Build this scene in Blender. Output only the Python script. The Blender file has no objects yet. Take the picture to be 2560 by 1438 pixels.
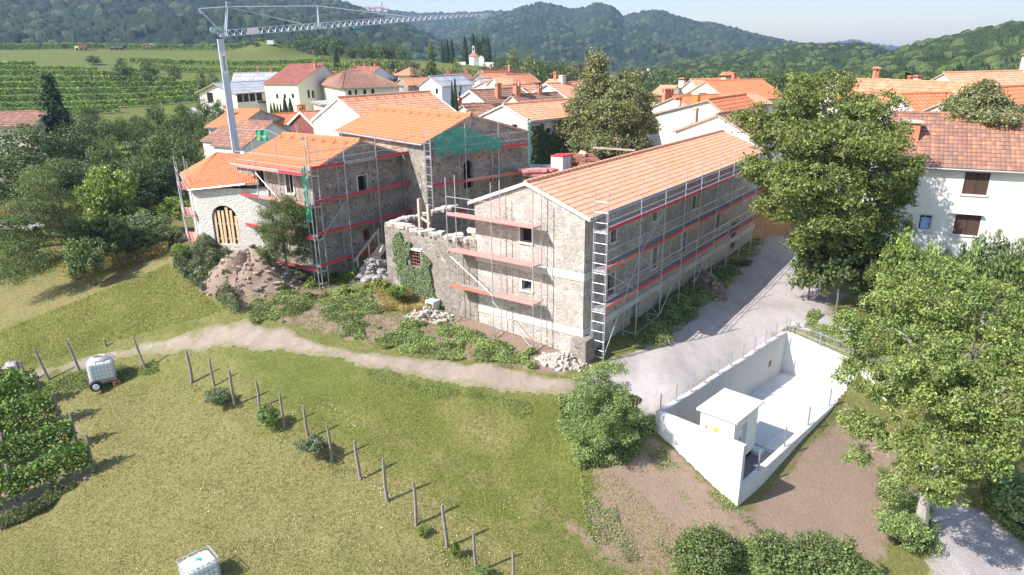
import bpy, math, random
import numpy as np
from mathutils import Vector, noise as mnoise
R_ = math.radians
sc = bpy.context.scene
# ------------------------------------------------------------------ camera, world, sun, exposure
H = 14.5; FP = 1707.; TH = R_(18.76); RO = R_(.736)
_X0 = np.array([1., 0, 0]); FW = np.array([0, math.cos(TH), -math.sin(TH)]); _U0 = np.array([0, math.sin(TH), math.cos(TH)])
CX = _X0*math.cos(RO)-_U0*math.sin(RO); CU = _U0*math.cos(RO)+_X0*math.sin(RO)
cam = bpy.data.cameras.new('camera'); camo = bpy.data.objects.new('camera', cam); sc.collection.objects.link(camo)
cam.sensor_width = 36; cam.lens = 36*FP/2560; cam.clip_start = .3; cam.clip_end = 12000
from mathutils import Matrix
camo.matrix_world = Matrix(((CX[0], CU[0], -FW[0], 0), (CX[1], CU[1], -FW[1], 0), (CX[2], CU[2], -FW[2], H), (0, 0, 0, 1)))
sc.camera = camo
SUN_AZ = 207.; SUN_EL = 43.            # direction towards the sun, degrees from +X, and its height
w = bpy.data.worlds.new('World'); sc.world = w; w.use_nodes = True
nt = w.node_tree; bg = nt.nodes['Background']; sky = nt.nodes.new('ShaderNodeTexSky')
sky.sky_type = 'NISHITA'; sky.sun_disc = False; sky.sun_elevation = R_(SUN_EL); sky.sun_rotation = R_(90-SUN_AZ)
sky.air_density = 1.3; sky.dust_density = 1.0; sky.ozone_density = 2.0; sky.altitude = 150
nt.links.new(sky.outputs[0], bg.inputs[0]); bg.inputs[1].default_value = .128
sl = bpy.data.lights.new('sun', 'SUN'); sl.energy = 4.6; sl.angle = R_(.53); sl.color = (1, .945, .90)
so = bpy.data.objects.new('sun', sl); sc.collection.objects.link(so)
sd = Vector((math.cos(R_(SUN_AZ))*math.cos(R_(SUN_EL)), math.sin(R_(SUN_AZ))*math.cos(R_(SUN_EL)), math.sin(R_(SUN_EL))))
so.rotation_euler = sd.to_track_quat('Z', 'Y').to_euler(); so.location = (-30, -20, 60)
sc.view_settings.view_transform = 'Standard'; sc.view_settings.look = 'None'; sc.view_settings.gamma = 1
sc.view_settings.use_curve_mapping = False; sc.view_settings.exposure = .92
sc.cycles.max_bounces = 5; sc.cycles.diffuse_bounces = 3; sc.cycles.glossy_bounces = 2; sc.cycles.transmission_bounces = 3
sc.cycles.transparent_max_bounces = 12; sc.cycles.volume_bounces = 0
sc.cycles.caustics_reflective = False; sc.cycles.caustics_refractive = False
# ------------------------------------------------------------------ pixel -> place helpers
C0 = np.array([0, 0, H])
def ray(px, py): return FW+CX*((px-1280)/FP)-CU*((py-719)/FP)
def atz(px, py, z=0.):
    d = ray(px, py); return C0+d*((z-H)/d[2])
def atd(px, py, dist):
    d = ray(px, py); return C0+d*(dist/math.hypot(d[0], d[1]))
def onpl(px, py, P, n):
    d = ray(px, py); n = np.array([n[0], n[1], 0.]); return C0+d*(((np.array(P)-C0)@n)/(d@n))
def proj(p):
    v = np.array(p, float)-C0; w_ = v@FW; return np.array([1280+FP*(v@CX)/w_, 719-FP*(v@CU)/w_])
def hgt(b, py):
    lo, hi = b[2]-15, b[2]+60
    for _ in range(50):
        m = (lo+hi)/2
        if proj((b[0], b[1], m))[1] > py: lo = m
        else: hi = m
    return m
def lenpx(P, d, px):
    # length along d from P whose projection has column px
    lo, hi = 0., 60.
    s = np.sign(proj(P+d*1.)[0]-proj(P)[0]); 
    for _ in range(50):
        m = (lo+hi)/2
        if (proj(P+d*m)[0]-px)*s < 0: lo = m
        else: hi = m
    return m
def DV(y): y = R_(y); return np.array([math.cos(y), math.sin(y), 0.]), np.array([-math.sin(y), math.cos(y), 0.])
rs = np.random.RandomState(7); random.seed(7)
# ------------------------------------------------------------------ value noise in numpy
def _hash(ix, iy, s=0):
    h = (ix.astype(np.int64)*374761393+iy.astype(np.int64)*668265263+s*1442695041) & 0xffffffff
    h = ((h ^ (h >> 13))*1274126177) & 0xffffffff
    return ((h ^ (h >> 16)) & 0xffffff)/float(0xffffff)
def vnoise(x, y, s=0):
    ix = np.floor(x); iy = np.floor(y); fx = x-ix; fy = y-iy
    fx = fx*fx*(3-2*fx); fy = fy*fy*(3-2*fy)
    a = _hash(ix, iy, s); b = _hash(ix+1, iy, s); c = _hash(ix, iy+1, s); d = _hash(ix+1, iy+1, s)
    return (a*(1-fx)+b*fx)*(1-fy)+(c*(1-fx)+d*fx)*fy
def fbm(x, y, o=4, s=0):
    t = 0; a = .5; f = 1.
    for i in range(o): t = t+a*vnoise(x*f, y*f, s+i); a *= .5; f *= 2.03
    return t
def worley(x, y, s=0):
    ix = np.floor(x); iy = np.floor(y); best = np.full(x.shape, 9.); idc = np.zeros(x.shape)
    for dx in (-1, 0, 1):
        for dy in (-1, 0, 1):
            cx = ix+dx; cy = iy+dy; r1 = _hash(cx, cy, s); r2 = _hash(cx, cy, s+5)
            d = (cx+r1-x)**2+(cy+r2-y)**2; m = d < best
            best = np.where(m, d, best); idc = np.where(m, _hash(cx, cy, s+9), idc)
    return np.sqrt(best), idc
# ------------------------------------------------------------------ terrain height
A0c = atz(1455, 895, 0.)               # near corner of the long building
EU, EV = DV(44.8)                      # retaining enclosure: long axis / across
E0 = atz(1640, 1029, -.1)              # its left near corner (top, outer)
Zp = [(1455, 895, 0), (1100, 790, .6), (1250, 880, .15), (970, 705, 1.5), (806, 703, 1.2), (1000, 760, .95), (900, 700, 1.25), (700, 720, 1.5),
 (600, 680, 1.9), (540, 640, 2.3), (478, 612, 2.8), (420, 640, 2.2), (1400, 985, -.35), (1200, 960, -.2), (1000, 930, -.1), (850, 880, .1), (700, 840, .4),
 (500, 860, 0), (380, 890, -.6), (250, 930, -1.25), (100, 950, -1.5), (0, 980, -1.8), (300, 760, .9), (150, 850, -.3), (0, 840, -.4), (0, 770, .1),
 (200, 720, .9), (400, 700, 1.6), (262, 965, -1.5), (120, 1020, -2), (0, 1100, -2.7), (230, 1170, -2.6), (0, 1290, -3.5), (490, 1438, -3.3),
 (250, 1438, -3.8), (700, 1438, -3.2), (500, 1200, -2.45), (500, 1050, -1.6), (490, 950, -1.), (710, 1070, -1.5), (900, 1190, -2.), (1040, 1310, -2.5),
 (1190, 1438, -2.9), (1100, 1050, -1.1), (1250, 1150, -1.7), (1300, 1300, -2.5), (1400, 1438, -3.1), (1400, 1080, -1.1), (1500, 1150, -1.45),
 (1500, 1300, -2.6), (1625, 1090, -1.15), (1600, 1000, -.4), (1835, 1262, -2.8), (1720, 1180, -2.), (1900, 1215, -2.95), (2050, 1100, -2.65),
 (2110, 1010, -2.2), (1700, 1380, -3.4), (2000, 1350, -3.5), (2250, 1300, -3.7), (2500, 1430, -4.3), (2560, 1200, -3.5), (2200, 1438, -4.1),
 (2560, 1438, -4.5), (1600, 920, -.2), (1750, 850, -.15), (1950, 815, .0), (1850, 750, 0), (1900, 640, .2), (1960, 590, .3), (2000, 540, .4),
 (2050, 760, .1), (2125, 850, .0), (2250, 960, -2.), (2100, 680, .3), (2250, 680, .6), (2330, 640, 1.7), (2560, 650, 1.7), (2500, 780, .3), (2560, 920, -.8),
 (1680, 960, -.12), (1560, 780, .15), (1700, 700, .3)]
Dp = [(200, 640, 56), (100, 600, 60), (60, 560, 63), (350, 560, 61), (300, 500, 66), (480, 560, 61)]
Pp = [(300, 72, -.5), (60, 78, .5), (500, 72, 1), (700, 62, 1.3), (900, 60, 1.3), (1200, 60, 1.2), (1500, 60, .8), (1800, 70, 1.3), (2100, 70, 2), (2450, 70, 2.5), (100, 100, .5),
 (310, 100, .9), (550, 112, 1.3), (800, 100, 1.5), (1200, 100, 1.5), (1700, 100, 1.5), (2300, 100, 2), (0, 140, 1.1), (250, 140, 1.1), (480, 140, 1.3), (600, 150, 1.6), (0, 172, 1.9), (300, 172, 1.9), (480, 176, 3.2), (0, 210, 6.3), (400, 210, 6.0),
 (900, 150, 3), (1200, 150, 4), (1500, 150, 2), (1900, 150, 2), (2450, 150, 3), (0, 250, 11.4), (300, 250, 11.5), (480, 242, 9.4), (700, 215, 7.2), (900, 210, 7.5),
 (1100, 220, 10), (0, 300, 16.2), (400, 300, 16), (700, 290, 14.2), (900, 262, 12.8), (0, 345, 19.0), (300, 345, 19.5), (600, 345, 19.5), (900, 320, 14.6),
 (1180, 270, 11.5), (1300, 250, 9.5), (1500, 250, 5), (1900, 250, 4), (2500, 250, 6), (-600, 60, -1), (-600, 140, 1), (-600, 250, 11), (-600, 345, 19), (3200, 60, 1), (3200, 150, 3),
 (3200, 25, -4), (-600, 25, -4), (1280, 6, -5), (300, 8, -5), (2300, 8, -5), (-100, 460, 6), (600, 460, 6), (1200, 500, 0), (2000, 500, 2), (2600, 500, 8), (-400, 1000, -10), (700, 1000, -10),
 (1280, 1000, -10), (2000, 1000, -10), (3000, 1000, -10), (0, 4000, -10), (1280, 4000, -10), (2560, 4000, -10)]
_cp = [tuple(atz(x, y, z)) for x, y, z in Zp]+[tuple(atd(x, y, d)) for x, y, d in Dp]
for x, d, z in Pp:
    q = atd(x, 300, d); _cp.append((q[0], q[1], z))
_cp = np.array(_cp)
def _uv(x, y): return np.stack([np.arctan2(x, y)*1.5, np.log(np.maximum(np.hypot(x, y), 2.))], -1)
_cu = _uv(_cp[:, 0], _cp[:, 1])
def _k(d): return np.where(d > 1e-9, d*d*np.log(np.maximum(d, 1e-9)), 0)
_n = len(_cp); _K = _k(np.linalg.norm(_cu[:, None]-_cu[None], axis=-1))+np.eye(_n)*.0006
_P = np.concatenate([np.ones((_n, 1)), _cu], 1)
_M = np.zeros((_n+3, _n+3)); _M[:_n, :_n] = _K; _M[:_n, _n:] = _P; _M[_n:, :_n] = _P.T
_W = np.linalg.solve(_M, np.concatenate([_cp[:, 2], [0, 0, 0]]))
def zt(x, y, carve=True):
    x = np.asarray(x, float); y = np.asarray(y, float); sh = x.shape; xf = x.ravel(); yf = y.ravel(); out = np.zeros(xf.shape)
    for i in range(0, len(xf), 40000):
        u = _uv(xf[i:i+40000], yf[i:i+40000])
        k = _k(np.linalg.norm(u[:, None]-_cu[None], axis=-1)); out[i:i+40000] = k@_W[:_n]+_W[_n]+u@_W[_n+1:]
    r = np.hypot(xf, yf)
    out += (fbm(xf*.25, yf*.25, 3, 3)-.45)*.16+(fbm(xf*1.3, yf*1.3, 3, 8)-.45)*.07
    # grassy knoll on the hill crest
    kx, ky, _ = atd(676, 120, 318); out += 4.6*np.exp(-(((xf-kx)/9.5)**2+((yf-ky)/12)**2)**1.1)*(1+.25*(fbm(xf*.12, yf*.12, 3, 2)-.4))
    if carve:
        du = (xf-E0[0])*EU[0]+(yf-E0[1])*EU[1]; dv = -((xf-E0[0])*EV[0]+(yf-E0[1])*EV[1])
        ins = (du > .12) & (du < EL-.12) & (dv > .14) & (dv < EW-.12); far_ = (du >= EL-2.2) & (du < EL+.02) & (dv > .14) & (dv < EW-.05); ins = ins | far_
        out = np.where(ins, np.minimum(out, -3.1), out)
    return out.reshape(sh)
EL, EW = 12.6, 4.05
def zg(x, y): return float(zt(np.array([x]), np.array([y]))[0])
def gpt(px, py, dmin=12., dmax=320.):
    # where the line of sight through a pixel meets the ground
    ds = np.geomspace(dmin, dmax, 500); d = ray(px, py); t = ds/math.hypot(d[0], d[1])
    P = C0[None]+t[:, None]*d[None]; e = P[:, 2]-zt(P[:, 0], P[:, 1], False); i = np.argmax(e < 0)
    if e[i] >= 0: i = len(ds)-1
    f = e[i-1]/(e[i-1]-e[i]) if i else 0; q = P[i-1]*(1-f)+P[i]*f if i else P[0]
    return np.array([q[0], q[1], zg(q[0], q[1])])
# ------------------------------------------------------------------ mesh helpers
class MB:
    def __init__(s): s.v = []; s.f = []; s.m = []; s.uv = None
    def add(s, vs, fs, mi=0):
        o = len(s.v); s.v += [tuple(map(float, v)) for v in vs]; s.f += [tuple(i+o for i in f) for f in fs]; s.m += [mi]*len(fs); return s
    def box(s, c, sx, sy, sz, u=None, mi=0, zc=False):
        # c = centre of the bottom (or centre when zc); u = direction of the x side
        u = np.array([1., 0, 0]) if u is None else np.array(u, float); v = np.array([-u[1], u[0], 0.]); k = np.array([0, 0, 1.])
        c = np.array(c, float)-(k*sz/2 if zc else 0)
        P = [c+u*a*sx/2+v*b*sy/2+k*h*sz for h in (0, 1) for a, b in ((-1, -1), (1, -1), (1, 1), (-1, 1))]
        return s.add(P, [(3, 2, 1, 0), (4, 5, 6, 7), (0, 1, 5, 4), (1, 2, 6, 5), (2, 3, 7, 6), (3, 0, 4, 7)], mi)
    def bar(s, p, q, wd, ht=None, up=(0, 0, 1), mi=0):
        ht = wd if ht is None else ht; p = np.array(p, float); q = np.array(q, float); d = q-p; L = np.linalg.norm(d)
        if L < 1e-6: return s
        d /= L; up = np.array(up, float)
        if abs(d@up) > .95: up = np.array([1., 0, 0]) if abs(d[0]) < .9 else np.array([0, 1., 0])
        a = np.cross(d, up); a /= np.linalg.norm(a); b = np.cross(a, d)
        P = [c+a*i*wd/2+b*j*ht/2 for c in (p, q) for i, j in ((-1, -1), (1, -1), (1, 1), (-1, 1))]
        return s.add(P, [(0, 1, 2, 3), (7, 6, 5, 4), (0, 4, 5, 1), (1, 5, 6, 2), (2, 6, 7, 3), (3, 7, 4, 0)], mi)
    def tube(s, pts, rad, n=6, mi=0, cap=True):
        pts = [np.array(p, float) for p in pts]; rad = [rad]*len(pts) if np.isscalar(rad) else rad; rings = []
        for i, p in enumerate(pts):
            d = pts[min(i+1, len(pts)-1)]-pts[max(i-1, 0)]; d = d/(np.linalg.norm(d)+1e-9)
            up = np.array([0, 0, 1.]) if abs(d[2]) < .9 else np.array([1., 0, 0]); a = np.cross(d, up); a /= np.linalg.norm(a); b = np.cross(d, a)
            rings.append([p+(a*math.cos(2*math.pi*k/n)+b*math.sin(2*math.pi*k/n))*rad[i] for k in range(n)])
        vs = [v for r in rings for v in r]; fs = []
        for i in range(len(pts)-1):
            for k in range(n): fs.append((i*n+k, i*n+(k+1) % n, (i+1)*n+(k+1) % n, (i+1)*n+k))
        if cap: fs += [tuple(range(n))[::-1], tuple((len(pts)-1)*n+k for k in range(n))]
        return s.add(vs, fs, mi)
    def lathe(s, c, prof, n=12, axis=(0, 0, 1), mi=0):
        ax = np.array(axis, float); ax /= np.linalg.norm(ax); c = np.array(c, float)
        up = np.array([0, 0, 1.]) if abs(ax[2]) < .9 else np.array([1., 0, 0]); a = np.cross(ax, up); a /= np.linalg.norm(a); b = np.cross(ax, a)
        vs = [c+ax*h+(a*math.cos(2*math.pi*k/n)+b*math.sin(2*math.pi*k/n))*r for r, h in prof for k in range(n)]
        fs = [(i*n+k, i*n+(k+1) % n, (i+1)*n+(k+1) % n, (i+1)*n+k) for i in range(len(prof)-1) for k in range(n)]
        fs += [tuple(range(n))[::-1], tuple((len(prof)-1)*n+k for k in range(n))]
        return s.add(vs, fs, mi)
COL = sc.collection
def raw_mesh(name, V, Q, col=None, uv=None, smooth=False):
    V = np.asarray(V, np.float32); Q = np.asarray(Q, np.int32); me = bpy.data.meshes.new(name); k = Q.shape[1]
    me.vertices.add(len(V)); me.vertices.foreach_set('co', V.ravel()); me.loops.add(Q.size); me.loops.foreach_set('vertex_index', Q.ravel())
    me.polygons.add(len(Q)); me.polygons.foreach_set('loop_start', np.arange(0, Q.size, k, dtype=np.int32))
    try: me.polygons.foreach_set('loop_total', np.full(len(Q), k, np.int32))
    except Exception: pass
    if smooth: me.polygons.foreach_set('use_smooth', np.ones(len(Q), bool))
    me.update(calc_edges=True)
    if col is not None:
        a = me.color_attributes.new('Col', 'FLOAT_COLOR', 'POINT'); c = np.ones((len(V), 4), np.float32); c[:, :3] = col; a.data.foreach_set('color', c.ravel())
    if uv is not None:
        l = me.uv_layers.new(name='UVMap'); l.data.foreach_set('uv', np.asarray(uv, np.float32).ravel())
    return me
def props(o, label=None, cat=None, group=None, kind=None):
    for k, v in (('label', label), ('category', cat), ('group', group), ('kind', kind)):
        if v: o[k] = v
    return o
def link(name, me, m=None, parent=None, world=True):
    o = bpy.data.objects.new(name, me); COL.objects.link(o)
    if m is not None and not me.materials:
        for x in (m if isinstance(m, (list, tuple)) else [m]): me.materials.append(x)
    if parent is not None:
        o.parent = parent
        if world:
            p = parent
            off = np.array(p.location)
            while p.parent is not None: p = p.parent; off = off+np.array(p.location)
            o.location = -off
    return o
def obj(name, mb, m, parent=None, world=True, smooth=False, base=None):
    me = bpy.data.meshes.new(name); me.from_pydata(mb.v, [], mb.f)
    for x in (m if isinstance(m, (list, tuple)) else [m]): me.materials.append(x)
    if max(mb.m, default=0) > 0: me.polygons.foreach_set('material_index', mb.m)
    if smooth: me.polygons.foreach_set('use_smooth', [True]*len(mb.f))
    if mb.uv is not None:
        l = me.uv_layers.new(name='UVMap'); l.data.foreach_set('uv', np.array(mb.uv, np.float32).ravel())
    o = link(name, me, None, parent, world)
    return o
def thing(name, loc, label, cat, group=None, rz=0.):
    o = bpy.data.objects.new(name, None); COL.objects.link(o); o.location = tuple(float(x) for x in loc); o.rotation_euler = (0, 0, rz); o.empty_display_size = .3
    return props(o, label, cat, group)
def copy_tree(o, parent=None):
    c = o.copy(); COL.objects.link(c)
    if parent is not None: c.parent = parent
    for ch in KIDS(o): copy_tree(ch, c)
    return c
def KIDS(o): return [x for x in bpy.data.objects if x.parent == o]
# ------------------------------------------------------------------ materials
class N:
    def __init__(s, name):
        s.m = bpy.data.materials.new(name); s.m.use_nodes = True; s.t = s.m.node_tree; s.b = s.t.nodes['Principled BSDF']; s.o = s.t.nodes['Material Output']
        s.b.inputs['Roughness'].default_value = .85; s.b.inputs['Specular IOR Level'].default_value = .25
    def n(s, ty, **kw):
        x = s.t.nodes.new(ty)
        for k, v in kw.items(): setattr(x, k, v)
        return x
    def l(s, a, b): s.t.links.new(a, b)
    def put(s, v, sock):
        if hasattr(v, 'is_linked') or hasattr(v, 'links'): s.l(v, sock)
        else: sock.default_value = v
    def obj(s, scale=(1, 1, 1), rz=0):
        tc = s.n('ShaderNodeTexCoord'); mp = s.n('ShaderNodeMapping'); mp.inputs['Scale'].default_value = scale; mp.inputs['Rotation'].default_value = (0, 0, rz)
        s.l(tc.outputs['Object'], mp.inputs[0]); return mp.outputs[0]
    def uv(s): return s.n('ShaderNodeUVMap').outputs[0]
    def noise(s, co, scale, det=4, rough=.55, out=0):
        x = s.n('ShaderNodeTexNoise'); s.l(co, x.inputs['Vector']); x.inputs['Scale'].default_value = scale; x.inputs['Detail'].default_value = det
        x.inputs['Roughness'].default_value = rough; return x.outputs[out]
    def vor(s, co, scale, feat='F1', out='Distance', rnd=1.):
        x = s.n('ShaderNodeTexVoronoi', feature=feat); s.l(co, x.inputs['Vector']); x.inputs['Scale'].default_value = scale; x.inputs['Randomness'].default_value = rnd; return x.outputs[out]
    def ramp(s, fac, stops, interp='LINEAR'):
        x = s.n('ShaderNodeValToRGB'); x.color_ramp.interpolation = interp; e = x.color_ramp.elements
        while len(e) > 1: e.remove(e[-1])
        for i, (p, c) in enumerate(stops):
            el = e[0] if i == 0 else e.new(p)
            el.position = p; el.color = (c, c, c, 1) if np.isscalar(c) else (*c, 1)
        s.l(fac, x.inputs[0]); return x.outputs[0]
    def mix(s, fac, a, b, mode='MIX'):
        x = s.n('ShaderNodeMix', data_type='RGBA', blend_type=mode); s.put(fac, x.inputs[0])
        for v, k in ((a, 6), (b, 7)):
            if isinstance(v, tuple) and len(v) == 3: v = (*v, 1)
            s.put(v, x.inputs[k])
        return x.outputs[2]
    def math(s, op, a, b=0., c=0.):
        x = s.n('ShaderNodeMath', operation=op); s.put(a, x.inputs[0]); s.put(b, x.inputs[1]); s.put(c, x.inputs[2]); return x.outputs[0]
    def attr(s, name, out='Color'):
        x = s.n('ShaderNodeAttribute'); x.attribute_name = name; return x.outputs[out]
    def sep(s, v):
        x = s.n('ShaderNodeSeparateXYZ'); s.l(v, x.inputs[0]); return x.outputs
    def bump(s, h, dist=.02, strength=.6):
        x = s.n('ShaderNodeBump'); s.l(h, x.inputs['Height']); x.inputs['Distance'].default_value = dist; x.inputs['Strength'].default_value = strength
        s.l(x.outputs[0], s.b.inputs['Normal']); return x
    def col(s, c): s.put((*c, 1) if isinstance(c, tuple) and len(c) == 3 else c, s.b.inputs['Base Color']); return s
    def rgh(s, r): s.put(r, s.b.inputs['Roughness']); return s
    def met(s, r): s.b.inputs['Metallic'].default_value = r; return s
MATS = {}
def flat(name, c, r=.7, metal=0., var=.12, scale=6.):
    if name in MATS: return MATS[name]
    a = N(name); co = a.obj(); f = a.noise(co, scale, 4)
    a.col(a.mix(f, tuple(x*(1-var) for x in c), tuple(min(1, x*(1+var)) for x in c))).rgh(r).met(metal); MATS[name] = a.m; return a.m
def leafmat(name, c, hue=.02, trans=.22):
    c = tuple(x*1.35 for x in c); a = N(name); at = a.attr('Col'); cc = a.mix(1., tuple(c), at, 'MULTIPLY'); a.col(cc).rgh(.6); a.b.inputs['Specular IOR Level'].default_value = .3
    tr = a.n('ShaderNodeBsdfTranslucent'); a.l(a.mix(1., cc, (1.25, 1.3, .5), 'MULTIPLY'), tr.inputs[0]); mx = a.n('ShaderNodeMixShader'); mx.inputs[0].default_value = trans
    a.l(a.b.outputs[0], mx.inputs[1]); a.l(tr.outputs[0], mx.inputs[2]); a.l(mx.outputs[0], a.o.inputs[0]); MATS[name] = a.m; return a.m
# rubble masonry: irregular stones in lime mortar, with washed-over patches
def stone(name, mortar, stones, edge=.05, wash=.4, washc=(.62, .58, .52), scale=3.2, dark=.0):
    a = N(name); co = a.obj((1, 1, 1.55)); wn = a.noise(co, 1.7, 3, out=1)
    vm = a.n('ShaderNodeVectorMath', operation='MULTIPLY_ADD'); a.l(wn, vm.inputs[0]); vm.inputs[1].default_value = (.22, .22, .22); a.l(co, vm.inputs[2]); cw = vm.outputs[0]
    d = a.vor(cw, scale, 'DISTANCE_TO_EDGE'); cell = a.vor(cw, scale, 'F1', 'Color'); big = a.noise(co, .33, 5, .6); fine = a.noise(co, 14, 4, .7)
    d2 = a.vor(cw, scale*2.3, 'DISTANCE_TO_EDGE'); cell2 = a.vor(cw, scale*2.3, 'F1', 'Color')
    pick = a.ramp(a.noise(co, .9, 2), [(.48, 0.), (.54, 1.)])
    dd = a.mix(pick, d, a.math('MULTIPLY', d2, 1.6)); cc = a.mix(pick, cell, cell2)
    sc_ = a.ramp(a.sep(cc)[0], stones); sc_ = a.mix(a.math('MULTIPLY', a.sep(cc)[1], .3), sc_, (.30, .25, .20))
    sc_ = a.mix(a.math('MULTIPLY', fine, .28), sc_, (.12, .10, .09), 'MIX')
    edgef = a.ramp(a.math('ADD', dd, a.math('MULTIPLY', a.math('SUBTRACT', fine, .5), .05)), [(max(0, edge-.03), 0.), (edge+.03, 1.)])
    wf = a.ramp(a.math('ADD', a.math('MULTIPLY', big, .8), a.math('MULTIPLY', a.noise(co, 2.5, 5, .7), .3)), [(.60-.28*wash, 0.), (.68-.22*wash, 1.)])
    m1 = a.mix(edgef, a.mix(fine, tuple(x*.8 for x in mortar), mortar), sc_)
    wc = a.mix(a.noise(co, 5, 4, .7), tuple(x*.72 for x in washc), washc)
    m2 = a.mix(a.math('MULTIPLY', wf, .82), m1, wc)
    if dark: m2 = a.mix(a.math('MULTIPLY', a.ramp(a.noise(co, .55, 5, .65), [(.45, 0.), (.7, 1.)]), dark), m2, (.07, .06, .055))
    a.col(m2).rgh(.95); h = a.math('ADD', a.math('MULTIPLY', edgef, .6), a.math('MULTIPLY', fine, .4)); a.bump(h, .045, .75); MATS[name] = a.m; return a.m
ST = [(0, (.36, .29, .22)), (.2, (.42, .37, .31)), (.38, (.16, .14, .13)), (.5, (.46, .38, .28)), (.7, (.34, .31, .30)), (.85, (.20, .17, .15)), (1, (.50, .43, .35))]
ST2 = [(0, (.36, .31, .27)), (.3, (.44, .38, .32)), (.5, (.27, .25, .25)), (.65, (.48, .38, .30)), (.85, (.33, .32, .32)), (1, (.50, .43, .36))]
ST3 = [(0, (.47, .40, .33)), (.2, (.55, .49, .42)), (.35, (.30, .28, .28)), (.5, (.54, .43, .33)), (.65, (.40, .37, .36)), (.8, (.50, .44, .39)), (1, (.60, .54, .46))]
STD = [(0, (.20, .17, .14)), (.3, (.32, .28, .24)), (.5, (.14, .13, .12)), (.7, (.36, .31, .25)), (1, (.26, .24, .22))]
M_st = stone('lime_washed_rubble_masonry', (.70, .65, .59), ST3, .06, .12, (.64, .58, .51), 3.1)
M_stb = stone('rubble_masonry', (.62, .56, .49), ST, .045, .05, (.62, .56, .49), 2.9, .2)
M_std = stone('old_dark_rubble_masonry', (.52, .47, .41), STD, .045, -.2, (.50, .45, .39), 2.9, .2)
M_stw = stone('white_plaster_over_rubble', (.66, .61, .54), ST2, .09, .85, (.76, .72, .66), 2.4)
def plaster(name, c, stain=.35, sc_=(.30, .27, .24)):
    a = N(name); co = a.obj((1, 1, .35)); f = a.ramp(a.noise(co, 1.1, 6, .7), [(.42, 0.), (.75, 1.)]); co2 = a.obj(); g = a.noise(co2, 9, 4)
    a.col(a.mix(a.math('MULTIPLY', f, stain), a.mix(g, tuple(x*.93 for x in c), c), sc_)).rgh(.9); a.bump(g, .01, .3); MATS[name] = a.m; return a.m
M_white = plaster('white_plaster', (.80, .79, .76), .12); M_cream = plaster('cream_plaster', (.76, .72, .58), .08)
M_beige = plaster('beige_plaster', (.70, .62, .50), .2); M_grey = plaster('weathered_grey_plaster', (.62, .59, .55), .7); M_bluew = plaster('cool_white_plaster', (.72, .74, .78), .12)
M_house = plaster('stained_white_plaster', (.76, .74, .69), .38, (.50, .47, .42)); M_concw = plaster('pale_smooth_render', (.60, .60, .60), .1)
# clay tiles: UV counts tiles across and courses up
def tiles(name, pal, dirt=.15, dcol=(.18, .12, .09), lich=0., gap=.35):
    a = N(name); uv = a.uv(); s = a.sep(uv); fl = a.n('ShaderNodeVectorMath', operation='FLOOR'); a.l(uv, fl.inputs[0]); wnz = a.n('ShaderNodeTexWhiteNoise'); a.l(fl.outputs[0], wnz.inputs[0])
    c = a.ramp(wnz.outputs[0], pal); co = a.obj(); big = a.noise(co, .5, 5, .65); c = a.mix(a.math('MULTIPLY', a.ramp(big, [(.4, 0.), (.7, 1.)]), dirt), c, dcol)
    if lich:
        lf = a.ramp(a.noise(co, 2.2, 5, .75), [(.60, 0.), (.68, 1.)]); c = a.mix(a.math('MULTIPLY', lf, lich), c, (.42, .40, .34))
    fr = a.math('FRACT', s[1]); lip = a.ramp(fr, [(0., 1.), (.07, 1.), (.13, 0.)]); c = a.mix(a.math('MULTIPLY', lip, gap*.8), c, (.10, .045, .03)); c = a.mix(a.math('MULTIPLY', a.ramp(a.noise(co, 1.6, 5, .7), [(.5, 0.), (.75, 1.)]), .16), c, (.20, .13, .10))
    a.col(c).rgh(.82); a.bump(a.noise(co, 25, 3), .006, .4); MATS[name] = a.m; return a.m
O1 = [(0, (.56, .185, .080)), (.35, (.61, .215, .098)), (.7, (.585, .20, .088)), (1, (.64, .245, .118))]
M_to = tiles('new_orange_clay_tiles', O1, .12, (.50, .20, .11), 0, .38)
M_tl = tiles('light_orange_clay_tiles', [(0, (.61, .285, .17)), (.5, (.65, .32, .195)), (1, (.69, .36, .23))], .15, (.5, .23, .14), 0, .45)
M_tp = tiles('pale_orange_clay_tiles', [(0, (.62, .27, .15)), (.5, (.68, .32, .19)), (1, (.74, .38, .24))], .12, (.5, .24, .15), 0, .6)
M_tm = tiles('weathered_orange_tiles', [(0, (.55, .20, .10)), (.5, (.62, .25, .13)), (1, (.66, .32, .19))], .35, (.34, .16, .11), .15, .5)
M_tr = tiles('dark_red_tiles', [(0, (.26, .085, .065)), (.5, (.33, .11, .08)), (1, (.38, .15, .11))], .3, (.18, .09, .07), .1, .5)
M_tb = tiles('old_brown_tiles', [(0, (.27, .13, .09)), (.3, (.36, .18, .12)), (.6, (.22, .13, .10)), (.85, (.42, .20, .12)), (1, (.50, .23, .12))], .45, (.15, .10, .085), .45, .6)
M_tg = tiles('grey_slab_roofing', [(0, (.36, .36, .38)), (.5, (.43, .43, .45)), (1, (.50, .50, .52))], .4, (.24, .25, .27), .35, .3)
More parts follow.
